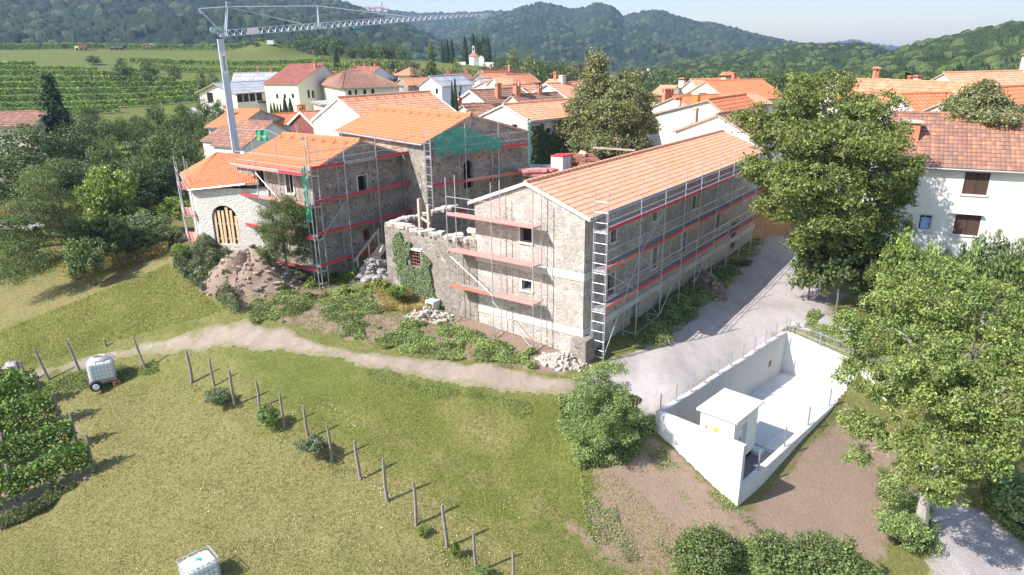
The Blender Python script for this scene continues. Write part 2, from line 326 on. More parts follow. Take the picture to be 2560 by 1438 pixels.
# concrete
a = N('fresh_concrete'); co = a.obj(); st = a.obj((1, 1, .12)); f = a.noise(st, 2.6, 5, .6); f3 = a.ramp(a.noise(a.obj(), .9, 6, .7), [(.45, 0.), (.7, 1.)]); a.col(a.mix(a.math('MULTIPLY', f3, .3), a.mix(f, (.56, .56, .55), (.72, .71, .70)), (.42, .40, .38))).rgh(.8); a.bump(a.noise(co, 30, 3), .004, .3); M_conc = a.m
a = N('formed_concrete_panels'); co = a.obj((1, 1, .1)); f = a.noise(co, 3.2, 5, .65); dv = a.n('ShaderNodeVectorMath', operation='DOT_PRODUCT'); tc = a.n('ShaderNodeTexCoord'); a.l(tc.outputs['Object'], dv.inputs[0]); dv.inputs[1].default_value = (EU[0], EU[1], 0)
pn = a.math('MULTIPLY', dv.outputs['Value'], 1/.9); ln = a.ramp(a.math('FRACT', pn), [(0, 1.), (.025, 0.)]); wnz = a.n('ShaderNodeTexWhiteNoise'); wnz.noise_dimensions = '1D'; a.l(a.math('FLOOR', pn), wnz.inputs['W'])
c = a.mix(f, (.40, .38, .37), (.58, .56, .55)); c = a.mix(a.math('MULTIPLY', wnz.outputs[0], .35), c, (.46, .44, .43)); c = a.mix(a.math('MULTIPLY', ln, .35), c, (.3, .28, .27)); a.col(c).rgh(.8); M_panel = a.m
M_wood = flat('bleached_timber', (.50, .40, .30), .85, 0, .35, 5); M_post = flat('weathered_grey_post', (.25, .22, .20), .9, 0, .4, 8); M_pine = flat('fresh_pine_board', (.66, .47, .29), .8, 0, .2, 5)
M_steel = flat('galvanised_steel', (.50, .51, .53), .45, .55, .15, 9); M_red = flat('red_scaffold_board', (.50, .055, .065), .6, 0, .3, 4); M_redo = flat('orange_red_scaffold_board', (.62, .17, .11), .6, 0, .25, 4)
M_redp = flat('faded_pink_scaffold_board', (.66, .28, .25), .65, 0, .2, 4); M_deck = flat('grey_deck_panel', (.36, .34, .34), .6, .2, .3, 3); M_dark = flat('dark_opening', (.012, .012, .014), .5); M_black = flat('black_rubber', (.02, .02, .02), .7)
M_frame = flat('window_stone_surround', (.66, .63, .58), .85); M_brownw = flat('brown_shutter_wood', (.10, .06, .045), .6, 0, .25, 10); M_whitep = flat('white_painted_metal', (.78, .78, .77), .4); M_yel = flat('yellow_warning_sticker', (.80, .50, .03), .5)
M_brick = flat('terracotta_brick', (.50, .21, .12), .85, 0, .3, 7); M_tan = flat('tan_stone', (.55, .47, .37), .9, 0, .2, 7); M_grn = flat('green_skip_paint', (.04, .28, .10), .5); M_blue = flat('pale_blue_paper', (.30, .48, .75), .7); M_pvc = flat('white_tank_plastic', (.74, .75, .76), .35, 0, .06, 3)
M_tankd = flat('cloudy_tank_wall', (.46, .46, .44), .4, 0, .1, 3); M_cap = flat('turquoise_cap', (.03, .50, .52), .4); M_crane = flat('pale_blue_crane_paint', (.50, .55, .62), .45, .1, .08, 3); M_teal = flat('teal_crane_paint', (.10, .42, .40), .5); M_bark = flat('grey_brown_bark', (.16, .13, .10), .95, 0, .4, 9)
M_barkp = flat('pale_bark', (.36, .33, .28), .9, 0, .3, 9); M_rock = flat('pale_rubble_stone', (.50, .45, .39), .95, 0, .3, 3); M_hose = flat('cream_hose', (.62, .55, .46), .6); M_asph = flat('grey_membrane_roof', (.34, .35, .37), .8, 0, .12, 1.5); M_orange = flat('orange_paint', (.65, .22, .05), .5)
M_rust = flat('rusty_steel', (.26, .12, .08), .8, 0, .4, 6); M_gutter = flat('grey_zinc_gutter', (.42, .43, .46), .45, .5, .1, 4); M_gold = flat('yellow_trailer_side', (.62, .42, .12), .6); M_blind = flat('grey_panel_door', (.30, .32, .36), .5)
a = N('window_glass'); a.col((.03, .035, .045)).rgh(.08); a.b.inputs['Specular IOR Level'].default_value = .6; M_glass = a.m
# thin mesh fabrics
def netmat(name, c, sx, thr, alpha_fill=0.):
    a = N(name); co = a.obj(); s = a.sep(a.uv())
    gx = a.math('GREATER_THAN', a.math('FRACT', s[0]), thr); gy = a.math('GREATER_THAN', a.math('FRACT', s[1]), thr)
    al = a.math('MAXIMUM', a.math('MAXIMUM', gx, gy), alpha_fill); a.col(c).rgh(.7); a.l(al, a.b.inputs['Alpha']); MATS[name] = a.m; return a.m
M_net = netmat('green_debris_net', (.05, .42, .30), 1, .72); M_wire = netmat('galvanised_wire_mesh', (.42, .43, .44), 1, .93)
M_banner = flat('green_banner_cloth', (.03, .36, .19), .7); M_btxt = flat('pale_banner_print', (.75, .80, .70), .7)
# foliage
L_wal = leafmat('walnut_leaves', (.135, .165, .048)); L_dark = leafmat('dark_leaves', (.08, .112, .042), .02, .22); L_mid = leafmat('mid_green_leaves', (.10, .135, .045)); L_bright = leafmat('bright_green_leaves', (.15, .20, .05)); L_pale = leafmat('pale_linden_leaves', (.17, .18, .085), .02, .25)
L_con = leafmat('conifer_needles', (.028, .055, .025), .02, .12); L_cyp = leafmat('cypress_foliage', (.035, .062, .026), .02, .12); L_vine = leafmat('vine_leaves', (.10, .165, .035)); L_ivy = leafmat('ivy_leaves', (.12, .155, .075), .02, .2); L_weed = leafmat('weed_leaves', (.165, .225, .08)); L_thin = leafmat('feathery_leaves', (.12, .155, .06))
L_grass = leafmat('grass_blades', (.17, .20, .055), .02, .3); L_dry = leafmat('dry_grass_blades', (.36, .30, .14), .02, .3); L_olive = leafmat('grey_green_leaves', (.13, .165, .09)); L_flow = leafmat('white_petals', (.8, .8, .75), 0, .2)
# ground
a = N('meadow_ground'); at = a.sep(a.attr('Col')); co = a.obj(); big = a.noise(co, .16, 6, .68); mid = a.noise(co, .75, 7, .72); fin = a.noise(co, 7, 5, .75); vf = a.noise(co, 38, 3, .7)
g = a.mix(mid, (.080, .108, .016), (.215, .225, .045)); dryf = a.ramp(a.math('ADD', a.math('ADD', a.math('MULTIPLY', big, .45), a.math('MULTIPLY', mid, .45)), a.math('MULTIPLY', a.math('SUBTRACT', at[0], .5), .7)), [(.42, 0.), (.66, 1.)])
g = a.mix(a.math('MULTIPLY', dryf, .8), g, a.mix(fin, (.22, .175, .065), (.40, .325, .15)))
g = a.mix(a.ramp(fin, [(.35, .75), (.5, 0.)]), g, (.055, .075, .018)); g = a.mix(a.ramp(fin, [(.58, 0.), (.72, .5)]), g, (.33, .31, .15)); g = a.mix(a.math('MULTIPLY', a.ramp(vf, [(.38, 1.), (.52, 0.)]), .6), g, (.06, .07, .02))
g = a.mix(a.math('MULTIPLY', a.ramp(vf, [(.60, 0.), (.7, 1.)]), .35), g, (.42, .40, .22))
lush = a.ramp(a.math('ADD', at[1], a.math('MULTIPLY', a.math('SUBTRACT', mid, .5), .6)), [(.35, 0.), (.75, 1.)]); g = a.mix(a.math('MULTIPLY', lush, .8), g, a.mix(fin, (.05, .10, .018), (.15, .22, .04)))
soilf = a.ramp(a.math('ADD', at[2], a.math('MULTIPLY', a.math('SUBTRACT', a.noise(co, 1.6, 6, .7), .5), .9)), [(.42, 0.), (.58, 1.)]); soil = a.mix(fin, (.20, .135, .095), (.38, .275, .205)); soil = a.mix(a.ramp(a.vor(co, 9), [(.05, 1.), (.16, 0.)]), soil, (.50, .44, .36)); g = a.mix(soilf, g, soil)
a.col(g).rgh(.95); a.bump(a.math('ADD', fin, a.math('MULTIPLY', vf, .5)), .09, .8); M_ground = a.m
def gravel(name, c1, c2, grass=.3):
    a = N(name); co = a.obj(); b_ = a.noise(co, .5, 5, .65); f_ = a.noise(co, 22, 4, .8); v_ = a.vor(co, 26); m_ = a.noise(co, 3.2, 5, .7)
    c = a.mix(m_, c1, c2); c = a.mix(a.math('MULTIPLY', a.ramp(a.noise(a.obj((.9, .28, 1), -.75), 1.1, 5, .6), [(.42, 0.), (.62, 1.)]), .45), c, tuple(x*.72 for x in c1)); c = a.mix(a.math('MULTIPLY', a.ramp(v_, [(.1, 1.), (.35, 0.)]), .35), c, (.62, .59, .55)); c = a.mix(a.math('MULTIPLY', a.ramp(f_, [(.35, 1.), (.5, 0.)]), .55), c, (.16, .13, .11))
    gf = a.ramp(a.math('ADD', b_, a.math('MULTIPLY', a.math('SUBTRACT', m_, .5), .5)), [(.60, 0.), (.70, 1.)]); c = a.mix(a.math('MULTIPLY', gf, grass), c, (.16, .16, .06))
    ed = a.ramp(a.math('ADD', a.sep(a.attr('Col'))[0], a.math('MULTIPLY', a.math('SUBTRACT', m_, .5), 1.2)), [(.12, 1.), (.5, 0.)]); c = a.mix(a.math('MULTIPLY', ed, .8 if grass > .01 else 0.), c, a.mix(f_, (.11, .12, .035), (.30, .27, .14)))
    a.col(c).rgh(.95); a.bump(a.math('ADD', f_, v_), .035, .7); MATS[name] = a.m; return a.m
M_grav = gravel('pale_limestone_gravel', (.38, .335, .32), (.53, .48, .46), .15); M_path = gravel('beige_dirt_track', (.29, .225, .17), (.43, .35, .28), .75); M_soil0 = gravel('dug_brown_earth', (.22, .15, .11), (.38, .28, .21), 0.); M_path0 = gravel('pale_crushed_rubble', (.42, .36, .30), (.60, .53, .46), 0.); M_soil = gravel('bare_brown_soil', (.20, .135, .095), (.36, .26, .19), .35)
M_tarm = gravel('pale_tarmac', (.42, .41, .42), (.52, .51, .52), .05)
# distant forest
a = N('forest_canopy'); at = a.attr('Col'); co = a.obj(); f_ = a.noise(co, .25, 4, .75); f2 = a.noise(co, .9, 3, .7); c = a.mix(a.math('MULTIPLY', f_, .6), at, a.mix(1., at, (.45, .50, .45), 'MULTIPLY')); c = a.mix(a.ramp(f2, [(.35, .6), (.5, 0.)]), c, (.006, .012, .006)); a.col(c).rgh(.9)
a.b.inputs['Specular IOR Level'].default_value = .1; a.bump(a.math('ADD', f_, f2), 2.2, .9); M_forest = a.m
# ------------------------------------------------------------------ ground sheet
def inpoly(x, y, P):
    P = np.array(P); r = np.zeros(x.shape, bool); j = len(P)-1
    for i in range(len(P)):
        c = ((P[i, 1] > y) != (P[j, 1] > y)) & (x < (P[j, 0]-P[i, 0])*(y-P[i, 1])/(P[j, 1]-P[i, 1]+1e-12)+P[i, 0]); r ^= c; j = i
    return r
def polyd(x, y, P):   # signed distance-ish to polygon (positive inside)
    P = np.array(P); d = np.full(x.shape, 1e9)
    for i in range(len(P)):
        a_ = P[i]; b_ = P[(i+1) % len(P)]; ab = b_-a_; t = np.clip(((x-a_[0])*ab[0]+(y-a_[1])*ab[1])/(ab@ab+1e-9), 0, 1)
        d = np.minimum(d, np.hypot(x-a_[0]-t*ab[0], y-a_[1]-t*ab[1]))
    return np.where(inpoly(x, y, P), d, -d)
def gpoly(L, **k): return [tuple(gpt(x, y, **k)[:2]) for x, y in L]
def build_ground():
    az = np.radians(np.linspace(-62, 62, 640)); r = [3.5]
    while r[-1] < 70: r.append(r[-1]*1.0075)
    while r[-1] < 420: r.append(r[-1]*1.014)
    while r[-1] < 6500: r.append(r[-1]*1.06)
    r = np.array(r); A, Rr = np.meshgrid(az, r); X = Rr*np.sin(A); Y = Rr*np.cos(A); Z = zt(X, Y)
    nr, na = X.shape; V = np.stack([X, Y, Z], -1).reshape(-1, 3); i = np.arange(nr-1)[:, None]*na+np.arange(na-1)[None]
    Q = np.stack([i, i+1, i+na+1, i+na], -1).reshape(-1, 4)
    x = V[:, 0]; y = V[:, 1]; col = np.zeros((len(V), 3)); col[:, 0] = .5; rr = np.hypot(x, y)
    def soft(L, w, **k): return np.clip(polyd(x, y, gpoly(L, **k))/w+.5, 0, 1)
    col[:, 0] = np.where(rr > 75, .30, .62)
    col[:, 0] -= .3*soft([(1000, 950), (1380, 1010), (1420, 1200), (1500, 1380), (1150, 1200), (700, 1000), (700, 900)], 4)
    col[:, 0] += .25*soft([(0, 1000), (480, 980), (1000, 1250), (1200, 1438), (0, 1438)], 3)
    col[:, 0] += .30*soft([(0, 745), (200, 690), (420, 640), (430, 655), (220, 745), (0, 810)], 1.5)   # dry mown edge
    col[:, 1] += .45*soft([(420, 650), (560, 620), (780, 700), (960, 760), (1340, 900), (1330, 925), (1000, 890), (700, 820), (560, 760)], 1.5)
    col[:, 1] += .6*soft([(1380, 1000), (1600, 930), (1640, 1080), (1560, 1180), (1430, 1200)], 1.5)
    for ln in (([(820, 1000), (1000, 1090), (1250, 1200), (1480, 1350), (1470, 1360), (1230, 1212), (990, 1100), (812, 1010)]), ([(700, 1080), (1000, 1230), (1300, 1410), (1290, 1420), (990, 1242), (694, 1090)])): col[:, 2] += .40*soft(ln, .5); col[:, 0] += .3*soft(ln, 1.2)
    col[:, 0] += .45*soft([(1100, 1020), (1260, 1030), (1320, 1100), (1250, 1150), (1130, 1090)], 1.5)
    col[:, 1] += .6*soft([(1560, 870), (1870, 640), (1890, 665), (1680, 850)], 1.)
    col[:, 2] += .75*soft([(1480, 1160), (1620, 1060), (1840, 1262), (2110, 1000), (2200, 1050), (2330, 1250), (2200, 1438), (1500, 1438), (1440, 1300)], 2.2)
    col[:, 2] += .62*soft([(560, 700), (700, 680), (860, 690), (980, 640), (960, 780), (1150, 780), (1450, 880), (1430, 945), (1330, 935), (950, 870), (700, 810), (600, 780)], 1.)
    col[:, 2] += .8*soft([(0, 1230), (235, 1150), (240, 1190), (0, 1290)], .5)
    col[:, 2] += .8*soft([(0, 1110), (200, 1060), (200, 1080), (0, 1160)], .4)
    me = raw_mesh('ground', V, Q, np.clip(col, 0, 1), smooth=True); o = link('ground', me, M_ground); props(o, None, None, None, 'structure')
build_ground()
def sheet(name, poly, m, step=.10, rag=.55, lift=.03, label=None, fn=None):
    P = np.array(poly); x0, y0 = P.min(0)-.6; x1, y1 = P.max(0)+.6
    X, Y = np.meshgrid(np.arange(x0, x1, step), np.arange(y0, y1, step)); d = polyd(X, Y, P)
    d = d+(fbm(X*.9, Y*.9, 6, 21)-.5)*rag*2.4
    if fn is not None: d = fn(X, Y, d)
    keep = d > 0; Z = zt(X, Y)+lift*np.clip(d/.25, 0, 1); ny, nx = X.shape; V = np.stack([X, Y, Z], -1).reshape(-1, 3)
    i = (np.arange(ny-1)[:, None]*nx+np.arange(nx-1)[None]); k = (keep[:-1, :-1] & keep[1:, :-1] & keep[:-1, 1:] & keep[1:, 1:])
    i = i[k]; Q = np.stack([i, i+1, i+nx+1, i+nx], -1); used = np.unique(Q); mp = np.zeros(len(V), int); mp[used] = np.arange(len(used)); cc = np.clip(d.reshape(-1)[used]/1.1, 0, 1)[:, None]*np.ones((1, 3))
    o = link(name, raw_mesh(name, V[used], mp[Q], cc, smooth=True), m); return props(o, None, None, None, 'structure')
def outside_encl(X, Y, d):
    du = (X-E0[0])*EU[0]+(Y-E0[1])*EU[1]; dv = -((X-E0[0])*EV[0]+(Y-E0[1])*EV[1])
    ins = (du > -.6) & (du < EL+.2) & (dv > .02) & (dv < EW+2); return np.where(ins, -1, d)
sheet('gravel_road', gpoly([(1500, 905), (1600, 870), (1740, 760), (1850, 670), (1905, 600), (1890, 520), (1960, 470), (1985, 600), (2060, 670), (2110, 740), (2090, 790), (2200, 870), (2160, 880), (2140, 880), (1960, 850), (1660, 1050), (1570, 1040), (1440, 985), (1430, 930)]), M_grav, fn=outside_encl)
sheet('dirt_track', gpoly([(-60, 960), (0, 940), (150, 905), (330, 862), (480, 825), (620, 800), (800, 850), (1000, 890), (1200, 905), (1330, 935), (1440, 940), (1470, 985), (1300, 990), (1100, 962), (900, 915), (760, 885), (600, 880), (480, 875), (330, 890), (130, 940), (-60, 990)]), M_path, rag=.5)
sheet('gravel_path', gpoly([(2330, 1190), (2400, 1240), (2480, 1290), (2560, 1360), (2640, 1438), (2640, 1520), (2330, 1500), (2310, 1340), (2290, 1220)]), M_grav, rag=.4)
sheet('farmyard', gpoly([(470, 270), (560, 262), (700, 262), (720, 282), (700, 297), (470, 297)], dmin=100, dmax=240), M_tarm, step=.8, rag=.5, lift=.06)
# ------------------------------------------------------------------ mountains and wooded hills
def hill(name, sil, D, D0, z0, pal, cell=9., dome=5., nx=900, ny=190, back=.12, seed=0, patches=(), rav=.06, Dfn=None):
    px = np.linspace(sil[0][0], sil[-1][0], nx); py = np.interp(px, [s[0] for s in sil], [s[1] for s in sil])
    az = np.array([math.atan2(*ray(x, y)[:2]) for x, y in zip(px, py)]); zr = np.array([atd(x, y, 1.)[2] for x, y in zip(px, py)])
    zr = H+(zr-H)*D
    t = np.concatenate([np.linspace(0, 1, ny)**.9, 1+np.linspace(.02, back, 10)]); T, A = np.meshgrid(t, az, indexing='ij')
    Rr = D0+(D-D0)*T; X = Rr*np.sin(A); Y = Rr*np.cos(A); Tc = np.clip(T, 0, 1)
    prof = Tc**1.15; base = z0+(zr[None]-z0)*prof; base = np.where(T > 1, zr[None]-(T-1)*(zr[None]-z0)*1.2, base)
    sc1 = D/9.; rn = np.abs(fbm(X/sc1, Y/sc1, 4, seed)-.47)*2; rn2 = fbm(X/sc1*2.7, Y/sc1*2.7, 3, seed+40)-.45
    amp = (zr[None]-z0)*np.sin(np.clip(Tc, 0, 1)*math.pi)**.8; base = base+amp*rav*6*(rn-.22)+amp*rav*2.2*rn2
    # keep the face under the line of sight to its own crest
    lim = H+(zr[None]-H)*Rr/D-.004*D*np.minimum(1, (1-Tc)*10); base = np.where(T < 1, np.minimum(base, lim), base)
    w_, idc = worley(X/cell, Y/cell, seed); w2, id2 = worley(X/(cell*.45)+7, Y/(cell*.45), seed+3)
    Z = base+dome*(np.sqrt(np.clip(1-w_*w_*1.1, 0, 1))*(.5+1.1*idc)-.5)+dome*.35*np.sqrt(np.clip(1-w2*w2, 0, 1))
    pal = np.array(pal); big = fbm(X/(sc1*.7), Y/(sc1*.7), 4, seed+11); f = np.clip((big-.3)*2.2, 0, 1)[..., None]*.6+idc[..., None]*.4
    C = pal[0]*(1-f)+pal[1]*f; C = np.where((idc > .93)[..., None], pal[2], C)
    V = np.stack([X, Y, Z], -1).reshape(-1, 3); C = C.reshape(-1, 3)
    if patches:
        P = np.array([proj(v) for v in V[::1]]) if False else None
        d = V-C0; w2_ = d@FW; sx = 1280+FP*(d@CX)/w2_; sy = 719-FP*(d@CU)/w2_
        for poly, pc in patches:
            q = polyd(sx+(fbm(V[:, 0]/30, V[:, 1]/30, 3, 5)-.5)*14, sy+(fbm(V[:, 0]/24, V[:, 1]/24, 3, 6)-.5)*8, poly) > 0
            C[q] = np.array(pc); V[q, 2] = base.reshape(-1)[q]
    nr, na = X.shape; i = np.arange(nr-1)[:, None]*na+np.arange(na-1)[None]; Q = np.stack([i, i+1, i+na+1, i+na], -1).reshape(-1, 4)
    o = link(name, raw_mesh(name, V, Q, C, smooth=False), M_forest); return props(o, None, None, None, 'structure')
G1 = [(.024, .050, .026), (.070, .105, .050), (.12, .15, .07)]; G2 = [(.030, .056, .022), (.090, .130, .045), (.15, .19, .065)]
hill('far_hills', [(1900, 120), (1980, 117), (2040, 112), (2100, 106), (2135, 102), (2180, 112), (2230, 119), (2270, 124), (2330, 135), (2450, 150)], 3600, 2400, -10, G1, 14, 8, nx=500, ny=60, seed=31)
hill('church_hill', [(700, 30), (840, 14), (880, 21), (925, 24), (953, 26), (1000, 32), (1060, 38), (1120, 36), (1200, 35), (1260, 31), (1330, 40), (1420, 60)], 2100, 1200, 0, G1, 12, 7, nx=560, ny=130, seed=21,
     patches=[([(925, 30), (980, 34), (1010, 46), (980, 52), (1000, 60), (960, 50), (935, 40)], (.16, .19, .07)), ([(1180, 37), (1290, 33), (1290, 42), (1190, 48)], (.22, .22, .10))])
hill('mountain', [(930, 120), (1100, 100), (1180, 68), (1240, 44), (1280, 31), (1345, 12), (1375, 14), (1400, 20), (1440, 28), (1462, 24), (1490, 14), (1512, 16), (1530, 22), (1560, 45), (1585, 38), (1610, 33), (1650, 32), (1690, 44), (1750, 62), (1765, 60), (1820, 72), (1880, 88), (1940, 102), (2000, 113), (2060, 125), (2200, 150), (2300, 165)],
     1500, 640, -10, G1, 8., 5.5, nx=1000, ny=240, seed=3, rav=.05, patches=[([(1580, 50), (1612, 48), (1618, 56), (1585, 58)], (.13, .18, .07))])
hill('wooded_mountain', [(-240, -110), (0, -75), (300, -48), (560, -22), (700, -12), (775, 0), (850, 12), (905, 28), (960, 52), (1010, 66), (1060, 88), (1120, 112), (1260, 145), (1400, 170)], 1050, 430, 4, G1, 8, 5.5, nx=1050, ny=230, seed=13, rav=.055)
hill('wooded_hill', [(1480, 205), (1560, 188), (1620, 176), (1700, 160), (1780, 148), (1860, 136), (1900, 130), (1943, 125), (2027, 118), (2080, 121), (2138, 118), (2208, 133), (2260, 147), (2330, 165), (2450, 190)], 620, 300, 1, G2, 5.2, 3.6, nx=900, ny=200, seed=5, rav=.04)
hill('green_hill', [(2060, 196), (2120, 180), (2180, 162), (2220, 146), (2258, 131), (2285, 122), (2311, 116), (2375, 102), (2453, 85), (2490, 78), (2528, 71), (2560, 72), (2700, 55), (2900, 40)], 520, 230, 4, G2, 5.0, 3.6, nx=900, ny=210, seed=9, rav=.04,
     patches=[([(2230, 205), (2290, 196), (2350, 184), (2345, 196), (2290, 212), (2240, 225)], (.24, .25, .10)), ([(2410, 176), (2470, 166), (2560, 158), (2700, 150), (2700, 178), (2560, 180), (2535, 172), (2470, 172)], (.22, .26, .10)), ([(2250, 161), (2284, 160), (2284, 168), (2252, 168)], (.27, .27, .12)),
              ([(2490, 100), (2560, 88), (2700, 80), (2700, 110), (2560, 108), (2510, 112)], (.10, .17, .04))])
# ------------------------------------------------------------------ air
hz = MB(); hz.add([(x, y, z) for z in (-30, 420) for x, y in ((-3000, -60), (3000, -60), (3000, 3900), (-3000, 3900))], [(3, 2, 1, 0), (4, 5, 6, 7), (0, 1, 5, 4), (1, 2, 6, 5), (2, 3, 7, 6), (3, 0, 4, 7)])
HM = bpy.data.materials.new('air'); HM.use_nodes = True; HM.node_tree.nodes.clear(); ho = HM.node_tree.nodes.new('ShaderNodeOutputMaterial'); hv = HM.node_tree.nodes.new('ShaderNodeVolumePrincipled')
hv.inputs['Color'].default_value = (.50, .66, 1, 1); hv.inputs['Density'].default_value = 0.00023; hv.inputs['Anisotropy'].default_value = .2
HM.node_tree.links.new(hv.outputs[0], ho.inputs['Volume'])
HAZE = obj('haze', hz, HM); props(HAZE, None, None, None, 'stuff')
# ------------------------------------------------------------------ building kit
UPV = np.array([0, 0, 1.])
def facade(mb, O, u, n, W, z0, z1, ops, depth=.3, tops=None):
    # wall rectangle from O along u, outward normal n, with real openings and reveals; ops = (s0, s1, za, zb, arch)
    xs = sorted({0., W, *[o[0] for o in ops], *[o[1] for o in ops]}); zs = sorted({z0, z1, *[o[2] for o in ops], *[o[3] for o in ops]})
    pt = lambda s, z, d=0.: np.array([O[0], O[1], 0])+u*s-n*d+UPV*z
    for i in range(len(xs)-1):
        for j in range(len(zs)-1):
            cx = (xs[i]+xs[i+1])/2; cz = (zs[j]+zs[j+1])/2
            if any(o[0] < cx < o[1] and o[2] < cz < o[3] for o in ops): continue
            mb.add([pt(xs[i], zs[j]), pt(xs[i+1], zs[j]), pt(xs[i+1], zs[j+1]), pt(xs[i], zs[j+1])], [(0, 1, 2, 3)])
    for s0, s1, za, zb, arch in ops:
        if arch:
            r = (s1-s0)/2; c = (s0+s1)/2; zc = zb-r; n_ = 12; pts = [(c-r*math.cos(math.pi*k/n_), zc+r*math.sin(math.pi*k/n_)) for k in range(n_+1)]
            for k in range(n_):
                a_, b_ = pts[k], pts[k+1]; mb.add([pt(*a_), pt(*b_), pt(b_[0], zb), pt(a_[0], zb)], [(0, 1, 2, 3)]); mb.add([pt(*a_), pt(*b_), pt(*b_, depth), pt(*a_, depth)], [(3, 2, 1, 0)])
            sides = [((s0, za), (s0, zc)), ((s1, zc), (s1, za)), ((s1, za), (s0, za))]
        else: sides = [((s0, za), (s0, zb)), ((s0, zb), (s1, zb)), ((s1, zb), (s1, za)), ((s1, za), (s0, za))]
        for p, q in sides: mb.add([pt(*p), pt(*q), pt(*q, depth), pt(*p, depth)], [(0, 1, 2, 3)])
def win_part(par, O, u, n, s0, s1, za, zb, style, depth=.3, arch=False, far=False, name=None):
    pt = lambda s, z, d=0.: np.array([O[0], O[1], 0])+u*s-n*d+UPV*z
    w_, h_ = s1-s0, zb-za; c = (s0+s1)/2; bk = MB()
    dd = depth-.02
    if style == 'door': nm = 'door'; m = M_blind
    else: nm = 'window'; m = M_dark if style in ('dark', 'bars', 'boards') else M_glass  # open holes get a near-black sheet that paints the unlit interior
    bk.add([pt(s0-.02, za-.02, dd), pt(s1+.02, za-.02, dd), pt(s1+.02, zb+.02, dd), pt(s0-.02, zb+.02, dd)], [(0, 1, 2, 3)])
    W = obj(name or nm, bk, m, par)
    if style in ('frame', 'shutter') or (style == 'bars'):
        f = MB(); t = .055 if not far else .07
        if style == 'frame':
            for s in (s0+t/2, c, s1-t/2): f.bar(pt(s, za, dd-.04), pt(s, zb, dd-.04), t)
            for z in (za+t/2, zb-t/2) + (((za+zb)/2,) if h_ > 1.1 and not far else ()): f.bar(pt(s0, z, dd-.045), pt(s1, z, dd-.045), t)
            obj('frame', f, M_frame if far else M_brownw if style == 'shutter' else M_whitep, W)
        elif style == 'bars':
            for k in range(1, 4): f.bar(pt(s0+w_*k/4, za, .08), pt(s0+w_*k/4, zb, .08), .03)
            for k in range(1, 5): f.bar(pt(s0, za+h_*k/5, .07), pt(s1, za+h_*k/5, .07), .03)
            obj('iron_bars', f, M_rust, W)
        else:
            for a_, b_ in ((s0+.02, c-.02), (c+.02, s1-.02)):
                g = MB()
                for s in (a_+.03, b_-.03): g.bar(pt(s, za+.02, .03), pt(s, zb-.02, .03), .06, .05)
                nl = max(6, int(h_/.09))
                for k in range(nl): z = za+.05+(h_-.1)*k/(nl-1); g.bar(pt(a_, z, .035), pt(b_, z, .035), .02, .065)
                g.bar(pt(a_+.03, za, .07), pt(a_+.03, zb, .07), .01); g.add([pt(a_, za, .08), pt(b_, za, .08), pt(b_, zb, .08), pt(a_, zb, .08)], [(0, 1, 2, 3)]); obj('shutter', g, M_brownw, W)
    if style in ('surround', 'frame', 'dark', 'shutter') and not arch and not far:
        g = MB(); e = .1
        for a_, b_ in (((s0-e/2, za-e), (s0-e/2, zb+e)), ((s1+e/2, za-e), (s1+e/2, zb+e))): g.bar(pt(*a_, -.0), pt(*b_, -.0), e, .05, up=n)
        g.bar(pt(s0, zb+e/2, -.0), pt(s1, zb+e/2, -.0), e, .05, up=u if False else (0, 0, 1)); g.bar(pt(s0-e, za-e/2, -.03), pt(s1+e, za-e/2, -.03), .12, e)
        obj('surround', g, M_frame, W)
    return W
def tplane(mb, uv, e0, e1, t0, t1, tile=.22, course=.35, amp=.028, samp=4, stepz=.022):
    e0, e1, t0, t1 = [np.array(x, float) for x in (e0, e1, t0, t1)]; Lw = np.linalg.norm(e1-e0); Ls = np.linalg.norm((t0+t1)/2-(e0+e1)/2)
    nt = max(2, round(Lw/tile)); nc = max(2, round(Ls/course)); nrm = np.cross(e1-e0, (t0+t1)/2-(e0+e1)/2); nrm /= np.linalg.norm(nrm)
    if nrm[2] < 0: nrm = -nrm
    q = np.linspace(0, nt, nt*samp+1); rows = []
    for c in range(nc): rows += [(c+.0005, stepz), (c+.9995, 0.)]
    o = len(mb.v); nq = len(q)
    wave = amp*np.abs(np.sin(np.pi*q)) if samp > 2 else amp*(np.arange(len(q)) % 2)
    jit = rs.rand(nc, nt)*.010
    for (t, off) in rows:
        f = t/nc; a = e0+(t0-e0)*f; b = e1+(t1-e1)*f; s = (q/nt)[:, None]; P = a[None]+(b-a)[None]*s
        jj = jit[min(int(t), nc-1)][np.clip(q.astype(int), 0, nt-1)]
        P = P+nrm[None]*(wave+off+jj)[:, None]; mb.v += [tuple(p) for p in P.tolist()]
    # trapezoids share eave scale so tile columns stay true
    for r in range(len(rows)-1):
        for k in range(nq-1):
            mb.f.append((o+r*nq+k, o+r*nq+k+1, o+(r+1)*nq+k+1, o+(r+1)*nq+k)); mb.m.append(0)
            v0 = rows[r][0]; v1 = rows[r+1][0]
            if r % 2: v0 = v1 = rows[r+1][0]+.001
            s0 = q[k]+1e-3; s1 = q[k+1]-1e-3; uv += [(s0, v0), (s1, v0), (s1, v1), (s0, v1)]
    # boarding under the tiles
    o = len(mb.v); d = nrm*.10; mb.v += [tuple(x) for x in (e0-nrm*.005, e1-nrm*.005, t1-nrm*.005, t0-nrm*.005, e0-d, e1-d, t1-d, t0-d)]
    for fc in ((4, 7, 6, 5), (0, 1, 5, 4), (1, 2, 6, 5), (3, 0, 4, 7), (0, 3, 2, 1)): mb.f.append(tuple(i+o for i in fc)); mb.m.append(1); uv += [(.5, .5)]*4
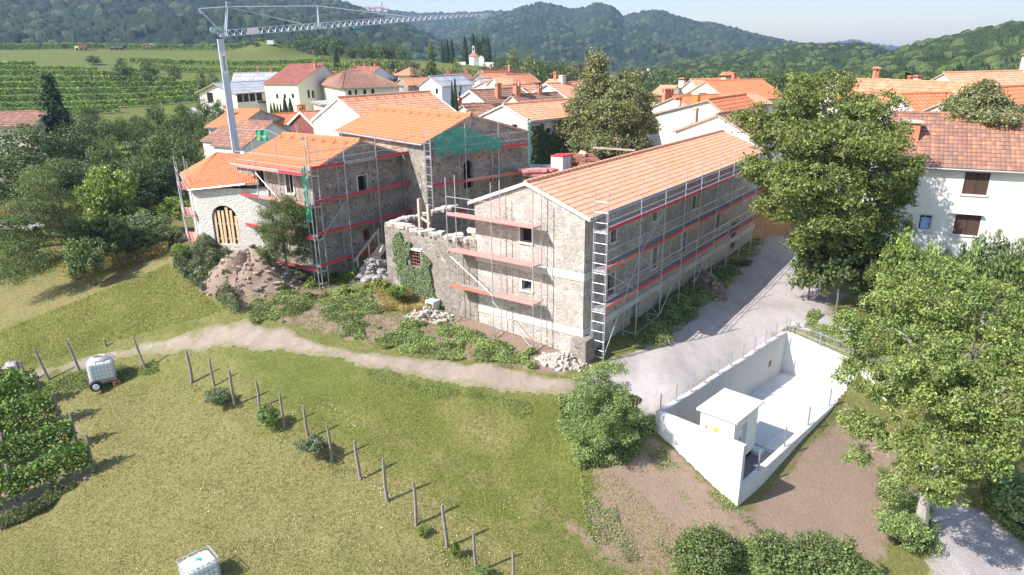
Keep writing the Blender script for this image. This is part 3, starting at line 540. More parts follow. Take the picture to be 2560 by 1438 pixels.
def ridge_cap(par, p, q, m, r=.12):
    g = MB(); p = np.array(p); q = np.array(q); L = np.linalg.norm(q-p); n_ = max(1, int(L/.42)); pts = []; rad = []
    for k in range(n_): a = p+(q-p)*k/n_; b = p+(q-p)*(k+1)/n_; pts += [a, b-(q-p)/L*.01]; rad += [r*1.12, r*.95]
    g.tube(pts, rad, 7); uv = [(k*.37, .5) for f in g.f for k in f]; g.uv = uv; return obj('ridge_tiles', g, m, par)
def roof(par, P, u, v, L, W, ez, rise, axis='u', over=.35, gover=.2, m=None, rf=.5, tile=.22, course=.35, samp=4, slab=None, hip=0., name='roof', cap=True, split=None):
    P = np.array([P[0], P[1], 0.]); slab = slab or M_wood
    if axis == 'v': P, u, v, L, W = P, v, u, W, L
    s1 = rise/(W*rf); s2 = rise/(W*(1-rf)) if rf < 1 else 0
    def pt(a, b, z): return P+u*a+v*b+UPV*z
    mb = MB(); uv = []; g = gover; zr = ez+rise+.02
    kw = dict(tile=tile, course=course, samp=samp, amp=.028 if samp > 2 else .03)
    if hip <= 0:
        tplane(mb, uv, pt(-g, -over, ez-s1*over+.02), pt(L+g, -over, ez-s1*over+.02), pt(-g, W*rf, zr), pt(L+g, W*rf, zr), **kw)
        if rf < 1: tplane(mb, uv, pt(-g, W+over, ez-s2*over+.02), pt(L+g, W+over, ez-s2*over+.02), pt(-g, W*rf, zr), pt(L+g, W*rf, zr), **kw)
        r0, r1 = pt(-g, W*rf, zr), pt(L+g, W*rf, zr)
    else:
        o = over; e = ez-s1*o+.02; c = [pt(-o, -o, e), pt(L+o, -o, e), pt(L+o, W+o, e), pt(-o, W+o, e)]; r0, r1 = pt(hip, W*.5, zr), pt(L-hip, W*.5, zr)
        tplane(mb, uv, c[0], c[1], r0, r1, **kw); tplane(mb, uv, c[3], c[2], r0, r1, **kw); tplane(mb, uv, c[0], c[3], r0, r0+1e-3*v, **kw); tplane(mb, uv, c[1], c[2], r1, r1+1e-3*v, **kw)
    mb.uv = uv; R = obj(name, mb, [m, slab], par)
    if cap:
        ridge_cap(R, r0+UPV*.03, r1+UPV*.03, m)
        if hip > 0:
            for a, b in ((c[0], r0), (c[3], r0), (c[1], r1), (c[2], r1)): ridge_cap(R, a+UPV*.05, b+UPV*.04, m, .10)
    return R
def chimney(par, P, h, wd=.55, m=None, style=0, u=None):
    m = m or M_brick; g = MB(); u = np.array([1, 0, 0.]) if u is None else u; v = np.array([-u[1], u[0], 0])
    g.box(P, wd, wd*.85, h, u); c = obj('chimney', g, m, par); k = MB(); T = np.array(P)+UPV*h
    if style == 0:
        for a in (-1, 1):
            for b in (-1, 1): k.box(T+u*a*wd*.38+v*b*wd*.32, .12, .12, .26, u)
        k.box(T+UPV*.26, wd*1.3, wd*1.15, .07, u); k.box(T+UPV*.33, wd*1.0, wd*.8, .06, u)
    elif style == 1:
        for a in (-1, 1):
            for b in (-1, 1): k.box(T+u*a*wd*.38+v*b*wd*.32, .12, .12, .3, u)
        A = [T+u*x*wd*.75+v*y*wd*.65+UPV*.3 for x, y in ((-1, -1), (1, -1), (1, 1), (-1, 1))]; B = [T+u*x*wd*.75+UPV*(.3+wd*.45) for x in (-1, 1)]
        k.add(A+B, [(0, 1, 5, 4), (2, 3, 4, 5), (1, 2, 5), (3, 0, 4), (3, 2, 1, 0)])
    else: k.box(T, wd*1.25, wd*1.1, .09, u); k.box(T+UPV*.09, wd*.8, wd*.7, .05, u)
    obj('chimney_cap', k, M_brick if style < 2 else M_tan, c); return c
def hole(O, u, n, px, py, w_, h_):
    q = onpl(px, py, O, n); s = float((q-np.array([O[0], O[1], 0]))@u); return s-w_/2, s+w_/2, q[2]-h_/2, q[2]+h_/2
def building(name, label, cat, P, yaw, L, W, ez, z0, rise, axis='u', wall=None, rm=None, over=.3, gover=.15, wins=(), chims=(), rf=.5, samp=2, tile=.25, course=.38, hip=0., slab=None, group=None, gutter=True, coping=None, depth=.22, cap=True, top_mat=None):
    u, v = DV(yaw); P = np.array([P[0], P[1], 0.]); far = samp <= 2
    t = thing(name, (P[0], P[1], z0), label, cat, group); mb = MB()
    faces = {'u': (P, u, -v, L), 'v': (P+v*W, -v, -u, W), 'U': (P+u*L+v*W, -u, v, L), 'V': (P+u*L, v, u, W)}
    H_ = {k: [] for k in faces}
    for wd in wins:
        f, px, py, ww, hh, st = wd[:6]; O, uu, nn, LL = faces[f]; s0, s1, za, zb = hole(O, uu, nn, px, py, ww, hh)
        if s0 < .05 or s1 > LL-.05 or zb > ez-.02: 
            s0 = max(.06, min(s0, LL-ww-.06)); s1 = s0+ww; zb = min(zb, ez-.05); za = zb-hh
        H_[f].append((s0, s1, za, zb, 'arch' in wd, st))
    for k, (O, uu, nn, LL) in faces.items():
        facade(mb, O, uu, nn, LL, z0-1.2, ez, [(a, b, c_, d, e) for a, b, c_, d, e, _ in H_[k]], depth)
        for a, b, c_, d, e, st in H_[k]: win_part(t, O, uu, nn, a, b, c_, d, st, depth, e, far)
    if hip <= 0:
        if axis == 'u': tri = [(P, P+v*W, P+v*W*rf), (P+u*L, P+u*L+v*W, P+u*L+v*W*rf)]
        else: tri = [(P, P+u*L, P+u*L*rf), (P+v*W, P+v*W+u*L, P+v*W+u*L*rf)]
        for a, b, c_ in tri: mb.add([a+UPV*ez, b+UPV*ez, c_+UPV*(ez+rise)], [(0, 1, 2)])
    obj('wall', mb, wall, t)
    if rm is not None:
        R = roof(t, P, u, v, L, W, ez, rise, axis, over, gover, rm, rf, tile, course, samp, slab, hip, cap=cap)
        for ch in chims:   # (px, py, dist offset or None, height, width, mat, style)
            a_, b_, hh, ww, mm, st = ch; p = P+u*a_+v*b_; dd = b_ if axis == 'u' else a_; Wd = W if axis == 'u' else L
            zz = ez+rise*(dd/(Wd*rf) if dd < Wd*rf else (Wd-dd)/(Wd*(1-rf))); chimney(R, p+UPV*(zz-.4), hh+.4, ww, mm, st, u)
    if gutter and rm is not None:
        if axis == 'u' : ge = [(P-v*over-u*gover, P-v*over+u*(L+gover)), (P+v*(W+over)-u*gover, P+v*(W+over)+u*(L+gover))]; sl_ = rise/(W*rf)
        else: ge = [(P-u*over-v*gover, P-u*over+v*(W+gover)), (P+u*(L+over)-v*gover, P+u*(L+over)+v*(W+gover))]; sl_ = rise/(L*rf)
        g = MB()
        for a, b in ge: g.tube([a+UPV*(ez-sl_*over-.05), b+UPV*(ez-sl_*over-.05)], .065, 6)
        obj('gutter', g, M_gutter, t)
    if coping:
        for a, b, c_ in tri:
            g = MB(); nn = (P+u*L/2+v*W/2)-(a+b)/2; nn[2] = 0; nn /= np.linalg.norm(nn); sc2 = (b-a)/np.linalg.norm(b-a)
            for e, sg in ((a, -1), (b, 1)):
                dz = -over*rise/(abs((c_-e)@sc2)); g.bar(e+sc2*sg*over+UPV*(ez+dz+.0)-nn*(gover+.01), c_+UPV*(ez+rise-.0)-nn*(gover+.01), .05, coping)
            obj('verge_board', g, M_whitep, t)
    return t, faces
# ------------------------------------------------------------------ the four buildings under repair
ua, va = DV(53.85)
LB, lbf = building('stone_building', 'long two-storey rubble stone building with a light orange tiled roof, largest on the site', 'building', A0c, 53.85, 27.5, 6.7, 7.3, 0, 1.25, 'u', M_st, M_tl, .32, .12,
    [('v', 1315, 588, .72, .72, 'dark'), ('v', 1317, 714, .62, .5, 'surround'), ('u', 1533, 585, .6, .8, 'dark'), ('u', 1637, 535, .6, .7, 'dark'), ('u', 1735, 505, .6, .8, 'dark'), ('u', 1527, 710, .75, 1.15, 'dark'), ('u', 1635, 644, .75, 1.25, 'frame'),
     ('u', 1708, 605, .8, 1.3, 'frame'), ('u', 1795, 552, .75, 1.2, 'dark'), ('u', 1586, 795, 1.0, 2.4, 'door'), ('u', 1660, 745, .55, .55, 'dark'), ('u', 1833, 590, .9, 2.0, 'door')], samp=6, tile=.215, course=.36, depth=.32, coping=.16, slab=M_whitep)
# string courses and plinth of pale cement
g = MB(); cU = lambda s, z, o=0: A0c*[1, 1, 0]+ua*s-va*o+UPV*z; cV = lambda s, z, o=0: A0c*[1, 1, 0]+va*s-ua*o+UPV*z
M_cem = flat('grey_cement_band', (.55, .56, .57), .8, 0, .15, 3); M_cem2 = flat('pale_lime_band', (.60, .56, .50), .9, 0, .12, 4)
for z, h_, m_ in ((4.34, .20, 0), (4.14, .18, 1), (1.40, .18, 0), (1.22, .16, 1)):
    g.bar(cU(-.04, z, .02), cU(27.4, z, .02), .05, h_, mi=m_); g.bar(cV(-.04, z, .02), cV(6.7 if z > 4 else 6.6, z, .02), .05, h_, mi=m_)
obj('string_course', g, [M_cem, M_cem2], LB)
g = MB(); q = A0c*[1, 1, 0]
for k in range(4): g.box(q-ua*.05-va*.05+UPV*(-.5+k*.42), .95-.02*k, .9-.02*k, .40, ua)
obj('corner_buttress', g, M_std, LB)
# walls B, C (tall houses) and the small arched one
PB = atz(806, 703, 1.2)
BB, bbf = building('stone_house', 'stone house with orange roof and arched-netted gable end behind the small dark tree', 'building', PB, 53.85, 8.0, 7.7, 8.15, 1.2, 1.35, 'v', M_stb, M_to, .32, .1,
    [('u', 906, 458, .75, .95, 'dark'), ('u', 917, 587, .6, .75, 'bars'), ('v', 652, 442, .75, 1.3, 'dark'), ('v', 724, 459, .7, 1.2, 'dark')], samp=4, tile=.215, course=.36, depth=.32)
BB['label'] = 'shaded rubble stone house with orange roof, standing left of the ruined ivy wall'
PC = atd(1062, 350, 45.)
CC, ccf = building('stone_house', 'tall rubble stone house with an arched upper window and green netting over its gable', 'building', PC, 40., 8.9, 12.0, 9.3, 1.2, 1.45, 'v', M_stb, M_to, .32, .1,
    [('u', 1171, 436, .8, 1.9, 'dark', 'arch'), ('v', 1034, 640, 1., 2.0, 'dark')], samp=4, tile=.215, course=.36, depth=.35, rf=.42)
PD = atd(843, 240, 60.); ud, vd = DV(52); PDc = PD-vd*3.6
DD, ddf = building('stone_barn', 'big whitewashed rubble barn with pale orange roof and white coped gable, behind the scaffolded houses', 'building', PDc, 52., 10.8, 7.2, 9.45, 1.2, 1.9, 'u', M_stw, M_tp, .2, .05, [], samp=4, tile=.24, course=.36, coping=.2, slab=M_whitep)
PE = atd(1255, 262, 58.); ue, ve = DV(45); PEc = PE-ve*3.05
EE, eef = building('ivy_clad_house', 'grey plastered house with orange roof and an ivy-covered side wall beside the big linden', 'building', PEc, 45., 17., 5.8, 9.6, 1.2, 1.05, 'u', M_grey, M_tp, .25, .1, [('v', 1287, 325, .6, .85, 'dark'), ('u', 1372, 333, .6, .8, 'dark')], samp=2, tile=.24, course=.36, coping=.1, slab=M_wood)
# small house with the big arch: single roof slope, two straight eaves
EA = atd(470, 472, 48.5); eFL = EA; _uA, _vA = DV(-8); eFR = onpl(602, 457, EA, _vA); eBL = atz(450, 432, EA[2]); zA = min(EA[2], eFR[2])
eTL = atz(545, 381, zA+1.5); eTR = atz(603, 388, zA+1.5)
AH = thing('arched_house', (EA[0], EA[1], 2.6), 'low whitewashed stone house with a big boarded arch in its front wall', 'building')
uf = (eFR-eFL)*[1, 1, 0]; LF = float(np.linalg.norm(uf)); uf /= LF; nf = np.array([uf[1], -uf[0], 0.]); ul = (eBL-eFL)*[1, 1, 0]; LL_ = float(np.linalg.norm(ul)); ul /= LL_
mb = MB(); off = nf*-.3; OF = EA*[1, 1, 0]+off+uf*.25; q1 = onpl(538, 600, OF, nf); q2 = onpl(601, 600, OF, nf); qt = onpl(566, 514, OF, nf); s0 = float((q1-OF)@uf); s1 = float((q2-OF)@uf)
facade(mb, OF, uf, nf, LF+1.4, 1.0, zA, [(s0, s1, 2.9, float(qt[2]), True)], .4)
nl_ = np.array([-ul[1], ul[0], 0.]); facade(mb, OF+ul*LL_, -ul, -nl_ if (-nl_)@uf < 0 else nl_, LL_, .8, zA, [], .3)
mb.add([OF+uf*(LF+1.4)+UPV*1, OF+uf*(LF+1.4)+ul*LL_+UPV*1, OF+uf*(LF+1.4)+ul*LL_+UPV*zA, OF+uf*(LF+1.4)+UPV*zA], [(0, 1, 2, 3)])
mb.add([OF+ul*LL_+UPV*1, OF+uf*(LF+1.4)+ul*LL_+UPV*1, eTR-UPV*.1+uf*.6, eTL-UPV*.1, OF+ul*LL_+UPV*zA], [(0, 1, 2, 3, 4)])
obj('wall', mb, M_stw, AH)
W_ = win_part(AH, OF, uf, nf, s0, s1, 2.9, float(qt[2]), 'boards', .4, True, name='archway')
g = MB(); pt = lambda s, z, d=0.: OF+uf*s-nf*d+UPV*z; r_ = (s1-s0)/2; cc_ = (s0+s1)/2
for k in range(6):
    s = s0+.18+(s1-s0-.36)*k/5; top = float(qt[2])-r_+math.sqrt(max(.02, r_*r_-(s-cc_)**2))-.12*(1+(k*7) % 3); g.bar(pt(s+.06*((k % 2)-.5), 2.85, .1), pt(s, top, .12), .17, .05, up=nf)
for z in (3.25, 4.25): g.bar(pt(s0+.05, z, .17), pt(s1-.05, z, .17), .05, .13)
obj('boards', g, M_pine, AH)
mb = MB(); uv = []; tplane(mb, uv, eFL-UPV*.03, eFR+uf*1.2, eTL, eTR+uf*1.2, .215, .36, samp=4); mb.uv = uv; RA = obj('roof', mb, [M_to, M_wood], AH)
mb = MB(); uv = []; tplane(mb, uv, eFL-UPV*.03, eBL-UPV*.03, eTL, eTL+(eBL-eFL)*.02, .215, .36, samp=4); mb.uv = uv; obj('roof', mb, [M_to, M_wood], AH)
g = MB(); g.tube([eFL-UPV*.1, eFR+uf*.3-UPV*.1], .07, 6); g.tube([eFL-UPV*.1, eBL-UPV*.1], .07, 6); obj('gutter', g, M_gutter, AH)
# small ventilation tiles on the new roofs
def vents(par, P0, P1, n_, dn):
    for k in range(n_):
        p = P0+(P1-P0)*(k+.5)/n_; g = MB(); d = (P1-P0)/np.linalg.norm(P1-P0); a = p-d*.13; b = p+d*.13; c_ = p+dn*.28
        g.add([a+UPV*.03, b+UPV*.03, p+UPV*.20, c_+UPV*.0+UPV*.02*0], [(0, 1, 2), (1, 3, 2), (3, 0, 2), (0, 3, 1)]); obj('vent_tile', g, M_to, par)
def slope_vents(B, u, v, L, W, ez, rise, rf, n_, Pc):
    R = [o for o in KIDS(B) if o.name.startswith('roof')][0]; s = rise/(L*rf); f = .86; z = ez+rise*f+.06
    a = Pc*[1, 1, 0]+u*L*rf*f+UPV*z; vents(R, a, a+v*W, n_, -u*1.-UPV*s)
u5, v5 = DV(53.85); slope_vents(BB, u5, v5, 8., 7.7, 8.15, 1.35, .5, 7, PB); u4, v4 = DV(40); slope_vents(CC, u4, v4, 8.9, 12., 9.3, 1.45, .42, 10, PC)
RD = [o for o in KIDS(DD) if o.name.startswith('roof')][0]; a = PDc*[1, 1, 0]+vd*3.6*.88+UPV*(9.45+1.9*.88+.06); vents(RD, a, a+ud*10.8, 10, -vd-UPV*.5)
# ------------------------------------------------------------------ ruined wall with ivy
RW = thing('ruined_wall', tuple(A0c+va*6.9), 'roofless ruined stone wall joined to the long building, overgrown with ivy', 'wall')
pc = lambda s, z, d=0.: A0c*[1, 1, 0]+va*s+ua*d+UPV*z
prof = [(6.6, 5.12), (7.4, 5.0), (8.2, 5.1), (9.2, 4.95), (10.2, 5.05), (11.0, 4.98), (12.0, 5.15), (12.9, 5.1), (13.65, 5.1)]
mb = MB(); wq = onpl(1038, 646, A0c, ua); ws = float((wq-A0c)@va); wz = wq[2]
zs_ = [-.5, wz-.5, wz+.5]; ths = .55
xs_ = sorted({*[p[0] for p in prof], ws-.4, ws+.4}); pz = lambda s: float(np.interp(s, [p[0] for p in prof], [p[1] for p in prof]))
for i in range(len(xs_)-1):
    a_, b_ = xs_[i], xs_[i+1]
    for za, zb in ((-.5, wz-.5), (wz-.5, wz+.5), (wz+.5, None)):
        if za == wz-.5 and a_ >= ws-.41 and b_ <= ws+.41: continue
        t0, t1 = (pz(a_), pz(b_)) if zb is None else (zb, zb)
        mb.add([pc(a_, za), pc(b_, za), pc(b_, t1), pc(a_, t0)], [(3, 2, 1, 0)]); mb.add([pc(a_, za, ths), pc(b_, za, ths), pc(b_, t1, ths), pc(a_, t0, ths)], [(0, 1, 2, 3)])
for p_, q_ in (((ws-.4, wz-.5), (ws-.4, wz+.5)), ((ws-.4, wz+.5), (ws+.4, wz+.5)), ((ws+.4, wz+.5), (ws+.4, wz-.5)), ((ws+.4, wz-.5), (ws-.4, wz-.5))): mb.add([pc(*p_), pc(*q_), pc(*q_, ths), pc(*p_, ths)], [(0, 1, 2, 3)])
L2 = 6.2; rt = [(0, 5.1), (1.5, 5.2), (3, 5.1), (4.5, 5.15), (6.2, 5.2)]
for (a_, ta), (b_, tb) in zip(rt[:-1], rt[1:]):
    for s in (13.65, 13.1): mb.add([pc(s, -.5, a_), pc(s, -.5, b_), pc(s, tb, b_), pc(s, ta, a_)], [(0, 1, 2, 3)])
obj('wall', mb, M_std, RW)
# loose coping stones along the broken top
def stones_row(par, pts, n_, size, m, name='coping_stones', wid=.5):
    g = MB()
    for k in range(n_):
        f = rs.rand()*(len(pts)-1); i = int(f); p = np.array(pts[i])*(1-f+i)+np.array(pts[i+1])*(f-i); yaw = rs.rand()*6.3; u = np.array([math.cos(yaw), math.sin(yaw), 0]); s = size*(.6+.8*rs.rand())
        g.box(p+np.array([rs.randn()*wid*.22, rs.randn()*wid*.22, -.06]), s*1.3, s, s*.55, u)
    return obj(name, g, m, par)
stones_row(RW, [pc(s, z-.02, .27) for s, z in prof], 90, .30, M_rock); stones_row(RW, [pc(13.4, z-.02, s) for s, z in rt], 60, .30, M_rock)
g = MB(); g.bar(pc(ws-.55, wz+.55, -.03), pc(ws+.55, wz+.55, -.03), .1, .14); obj('lintel', g, M_conc, RW)
W_ = win_part(RW, A0c+va*(ws+.4), -va, -ua, 0, .8, wz-.5, wz+.5, 'bars', .45)
for px in (1052, 1078):
    pass
# timber props and insulated panel inside the ruin
for i, (px, py, yt, d) in enumerate(((1051, 560, 497, 40.5), (1074, 575, 512, 40.0))):
    b = atd(px, py, d); top = hgt(b, yt); b[2] = 1.2; g = MB(); g.box(b, .22, .16, top-1.2, ua); o = obj('timber_post', g, M_wood); props(o, ['pale timber post standing behind the ruined wall, left of the pair', 'pale timber post with a short nailed board, right of the pair behind the ruined wall'][i], 'post', 'timber posts behind the ruined wall')
    if i: k = MB(); k.bar(b+UPV*(top-2.3)-va*.2-ua*.15, b+UPV*(top-2.0)+va*.5-ua*.15, .06, .14); obj('board', k, M_wood, o)
g = MB(); bp = pc(7.05, 4.1, 1.3); g.box(bp, 1.7, .35, 1.0, -va); o = obj('timber_crate', g, M_pine); props(o, 'light wooden boarding inside the ruined wall beside the long building', 'boarding')
g = MB(); g.tube([bp+va*1.1+UPV*1.15-ua*.1, bp-va*.9+UPV*1.2-ua*.1], .17, 8); o = obj('rolled_sheet', g, M_whitep); props(o, 'white rolled sheet lying on the light wooden boarding', 'roll')
# small culvert box at the foot of the ruined wall
cb = onpl(1082, 760, A0c-ua*.35, ua); g = MB(); g.box(cb+UPV*-.5, .62, .6, .75, va); g.box(cb-ua*.31+UPV*-.25, .36, .04, .36, va, mi=1); o = obj('concrete_block', g, [M_conc, M_dark]); props(o, 'pale concrete block with a square hole at the foot of the ivy wall', 'block')
# ------------------------------------------------------------------ scaffolds
def scaffold(label, O, u, n, S, decks, ztop, gap=.32, w=.73, rails=None, boards=None, braces=(), toe=None, ladders=(), kind='scaffold', skip=()):
    # S = positions of the frames along u; n = outward direction; decks = heights of the platforms
    O = np.array([O[0], O[1], 0.]); rng = random.Random(len(label))
    t = thing('scaffold', O+n*(gap+w), label, 'scaffold', 'tube scaffolds around the stone buildings'); pt = lambda s, o, z: O+u*s+n*o+UPV*z
    gi, go = gap, gap+w
    for i, s in enumerate(S):
        for o, zt_ in ((go, ztop), (gi, ztop if (toe == 'inner' or s in skip) else decks[0]+.12)):
            b = pt(s, o, 0); zb = zg(b[0], b[1]); g = MB(); g.tube([b+UPV*(zb-.1), b+UPV*zt_], .027, 6); g.box(b+UPV*(zb-.05), .16, .16, .07)
            for z in decks: g.tube([b+UPV*(z-.06), b+UPV*(z+.04)], .042, 6)
            obj('standard', g, M_steel, t)
        for z in decks:
            g = MB(); g.bar(pt(s, gi, z-.05), pt(s, go, z-.05), .05); obj('transom', g, M_steel, t)
        zb = zg(*pt(s, go, 0)[:2]); g = MB(); g.bar(pt(s, gi, zb+.25), pt(s, go, zb+.25), .045); obj('transom', g, M_steel, t)
    for j, z in enumerate(decks):
        for i in range(len(S)-1):
            if boards and (j, i) in boards and boards[(j, i)] is None: continue
            a_, b_ = S[i], S[i+1]; col = (boards or {}).get((j, i), M_red); g = MB()
            for k in range(2): g.bar(pt(a_+.02, gi+.18+k*.36, z), pt(b_-.02, gi+.18+k*.36, z), .33, .05)
            d = obj('deck', g, M_deck if col is not M_redp else M_redp, t)
            g = MB(); g.bar(pt(a_, go-.01, z+.10), pt(b_, go-.01, z+.10), .03, .17); obj('toe_board', g, col, d)
            for h in ((.5, 1.0) if (rails is None or (j, i) in rails) else ()):
                g = MB(); g.tube([pt(a_, go, z+h), pt(b_, go, z+h)], .022, 5); obj('guard_rail', g, M_steel, t)
    for s0, z0, s1, z1 in braces:
        g = MB(); g.tube([pt(s0, go+.03, z0), pt(s1, go+.03, z1)], .02, 5); obj('brace', g, M_steel, t)
    for s, za, zb in ladders:
        g = MB(); n_ = int((zb-za)/.5)
        for o_ in (gi+.08, go-.08): g.tube([pt(s, o_, za+.1), pt(s, o_, zb)], .016, 5)
        for k in range(n_): z = za+.3+k*.5; g.tube([pt(s, gi, z), pt(s, go, z)], .014, 5)
        obj('ladder_rungs', g, M_steel, t)
    return t
SL = [.3, 3.85, 6.85, 9.6, 12.0, 14.9, 17.7, 20.3, 23.0, 25.6]
DK = [6.6, 4.65, 2.65]
bd = {(0, i): M_red for i in range(9)}; bd.update({(1, 0): M_redo, (2, 0): M_redo, (1, 1): M_red, (1, 2): M_red, (1, 3): M_redo, (2, 5): M_redo, (0, 5): M_red, (0, 4): M_red})
scaffold('long tube scaffold with red toe boards along the shaded road side of the long building', A0c, ua, -va, SL, DK, 8.6, boards=bd, rails={(j, i) for j in range(3) for i in range(9)},
         braces=[(.3, .3, 3.85, 4.65), (3.85, 2.65, 6.85, .3), (3.85, 4.65, 6.85, 6.6), (3.85, 4.6, 6.85, 2.7), (6.85, .4, 9.6, 2.65), (12., 1., 14.9, 2.7), (14.9, 4.7, 17.7, 6.6), (.3, 4.6, 3.85, 2.7), (6.85, .4, 3.85, .2)], ladders=[(.3, .2, 8.3), (9.6, 1.2, 2.6)], skip=(.3,))
scaffold('tube scaffold with pink and red boards on the sunlit gable end of the long building', A0c, va, -ua, [2.27, 4.8, 7.75], DK, 8.6, boards={(0, 0): M_redp, (0, 1): M_redp, (1, 0): M_redp, (1, 1): M_redp, (2, 0): M_redp, (2, 1): M_redo},
         rails={(0, 1)}, braces=[(4.8, 2.4, 2.27, .3), (7.6, 4.4, 4.8, 2.7)], skip=(2.27, 4.8, 7.75), ladders=[])
O2 = PB*[1, 1, 0]
scaffold('tube scaffold with red boards and diagonal strut on the shaded side of the left house', O2, u5, -v5, [-.75, 1.78, 4.4, 7.5], [8.35, 6.35, 4.4, 2.5], 10.4, gap=.25, boards={(0, 0): M_red, (0, 1): M_deck, (0, 2): M_red, (1, 0): M_red}, rails={(0, 0), (0, 1), (0, 2)},
         braces=[(-.75, 4.0, 1.78, 6.3), (4.4, 4.3, 7.4, 4.0)])
scaffold('tube scaffold with red boards on the sunlit window front of the left stone house', O2, v5, -u5, [-.95, 1.8, 4.1, 6.05], [8.0, 6.2, 4.2, 2.2], 9.85, gap=.25, boards={(0, 0): M_red, (0, 1): M_redp, (0, 2): M_redp, (1, 0): M_redp, (1, 1): M_redp, (3, 1): M_red}, rails={(0, 0), (0, 1), (0, 2)},
         braces=[(4.1, 7.8, 1.8, 6.2)], skip=(-.95,))
PCz = PC*[1, 1, 0]
scaffold('tube scaffold with red toe boards and green netting before the arched gable wall', PCz, u4, -v4, [-.25, 2.5, 5.3, 8.05], [8.45, 6.55, 4.6, 2.6], 10.35, gap=.25, boards={(0, 0): M_red, (0, 1): M_red, (0, 2): M_red, (1, 0): M_red, (1, 1): M_redp, (1, 2): M_redo, (2, 1): None, (2, 2): None, (3, 1): None, (3, 2): None},
         rails={(0, 0), (0, 1), (0, 2)}, braces=[(5.3, 4.8, 8.0, 6.5)], ladders=[(-.25, 2, 10.)], skip=(-.25,))
sf = scaffold('small tube scaffold with three bare red platforms at the left end of the arched house', OF+ul*.1, ul, -uf, [.1, 3.0], [6.55, 4.75, 3.0], 8.3, gap=.25, boards={(0, 0): M_redp, (1, 0): M_redp, (2, 0): M_redp}, rails={(0, 0)}, braces=[(.1, 3.1, 3., 4.7), (.1, 4.8, 3.0, 6.5)], skip=(.1, 3.0))
# nets on the scaffold
def net(label, P, u, w_, z0, z1, m, nx=14, nz=10, cell=.22, sag=.06, name='debris_net', par=None):
    mb = MB(); uv = []; P = np.array([P[0], P[1], 0.]); n = np.array([u[1], -u[0], 0.])
    for i in range(nx+1):
        for k in range(nz+1):
            s = w_*i/nx; z = z0+(z1(s/w_) if callable(z1) else z1)*0+((z1(s/w_) if callable(z1) else z1)-z0)*k/nz; mb.v.append(tuple(P+u*s+UPV*z+n*(sag*math.sin(i*1.7)*math.sin(k*1.1))))
    for i in range(nx):
        for k in range(nz):
            a = i*(nz+1)+k; mb.f.append((a, a+nz+1, a+nz+2, a+1)); mb.m.append(0); x0, x1 = w_*i/nx/cell, w_*(i+1)/nx/cell; y0, y1 = k*.3/cell, (k+1)*.3/cell; uv += [(x0, y0), (x1, y0), (x1, y1), (x0, y1)]
    mb.uv = uv; o = obj(name, mb, m, par)
    if label: props(o, label, 'net', 'green debris nets on the scaffolds')
    return o
M_net2 = netmat('dense_green_net', (.05, .34, .26), 1, .55); M_net3 = netmat('loose_green_net', (.09, .44, .30), 1, .62)
net('wide green debris net stretched over the gable of the tall stone house', PCz-v4*1.02, u4, 5.6, 8.4, lambda f: 9.7+.45*math.sin(f*5), M_net2, cell=.11)
net('pale strip of green net hanging right of the wide net on the tall gable', PCz-v4*1.03+u4*7.9, u4, .3, 1.8, 10.3, M_net3, nx=2, cell=.1)
net('narrow bright green net bunched on the scaffold corner of the left stone house', O2-v5*1.0-u5*1.0, (v5*.9-u5*.3)/np.linalg.norm(v5*.9-u5*.3), .42, 5.3, 8.6, M_net3, nx=4, nz=14, cell=.1, sag=.2)
net('thin green net tail hanging above the scaffold corner of the left stone house', O2-v5*1.0-u5*.9, v5, .2, 8.5, 10.3, M_net3, nx=2, nz=8, cell=.1, sag=.1)
# ------------------------------------------------------------------ crane
CB = atd(590, 378, 70.)*[1, 1, 0]; CB[2] = zg(CB[0], CB[1]); ct = atd(560, 92, 70.); CRt = np.array([CB[0], CB[1], hgt(CB, 92)])
CR = thing('tower_crane', CB, 'pale blue self-erecting crane with a long lattice jib and a green banner hung beside it'.replace(' and a green banner hung beside it', ' rising behind the arched house'), 'crane')
tip = atd(1237, 37, 79.); jd = tip-CRt; JL = float(np.linalg.norm(jd)); jd /= JL; jh = jd*[1, 1, 0]; jh /= np.linalg.norm(jh); js = np.array([-jh[1], jh[0], 0.]); ju = np.cross(jh, js); ju = np.cross(jd, js); ju = ju if ju[2] > 0 else -ju
g = MB(); g.add([CRt*[1, 1, 0]+a*jh*w_/2+b*js*w_/2+UPV*z for z, w_ in ((CB[2]+1.2, .66), (CRt[2]-.2, .5)) for a, b in ((-1, -1), (1, -1), (1, 1), (-1, 1))], [(0, 1, 5, 4), (1, 2, 6, 5), (2, 3, 7, 6), (3, 0, 4, 7), (4, 5, 6, 7), (3, 2, 1, 0)]); obj('mast', g, M_crane, CR)
g = MB()
for a_, b_ in ((-1, -1), (1, -1), (1, 1), (-1, 1)): g.bar(CB+jh*a_*1.9+js*b_*1.9+UPV*.1, CB+UPV*1.3, .2)
g.box(CB+UPV*.9, 1.5, 1.5, .5, jh); obj('undercarriage', g, M_teal, CR)
g = MB()
for k in range(6): g.box(CB-jh*2.0+UPV*(.9+k*.42), 1.1, 1.9, .4, jh)
obj('counterweight', g, M_conc, CR)
lp = lambda z: CRt*[1, 1, 0]+UPV*z
g = MB()
for sgn in (-1, 1): g.bar(CB-jh*1.6+js*sgn*.3+UPV*1.2, lp(CB[2]+4.6)-jh*.3+js*sgn*.2, .16)
for k in range(5): g.bar(lp(CB[2]+1.5+k*.7)-jh*(.9-.15*k)-js*.3, lp(CB[2]+1.5+k*.7)-jh*(.9-.15*k)+js*.3, .1)
g.bar(lp(CB[2]+4.6)-jh*.35, lp(CB[2]+5.2), .22); obj('erecting_ram', g, M_teal, CR)
g = MB(); hs = .52
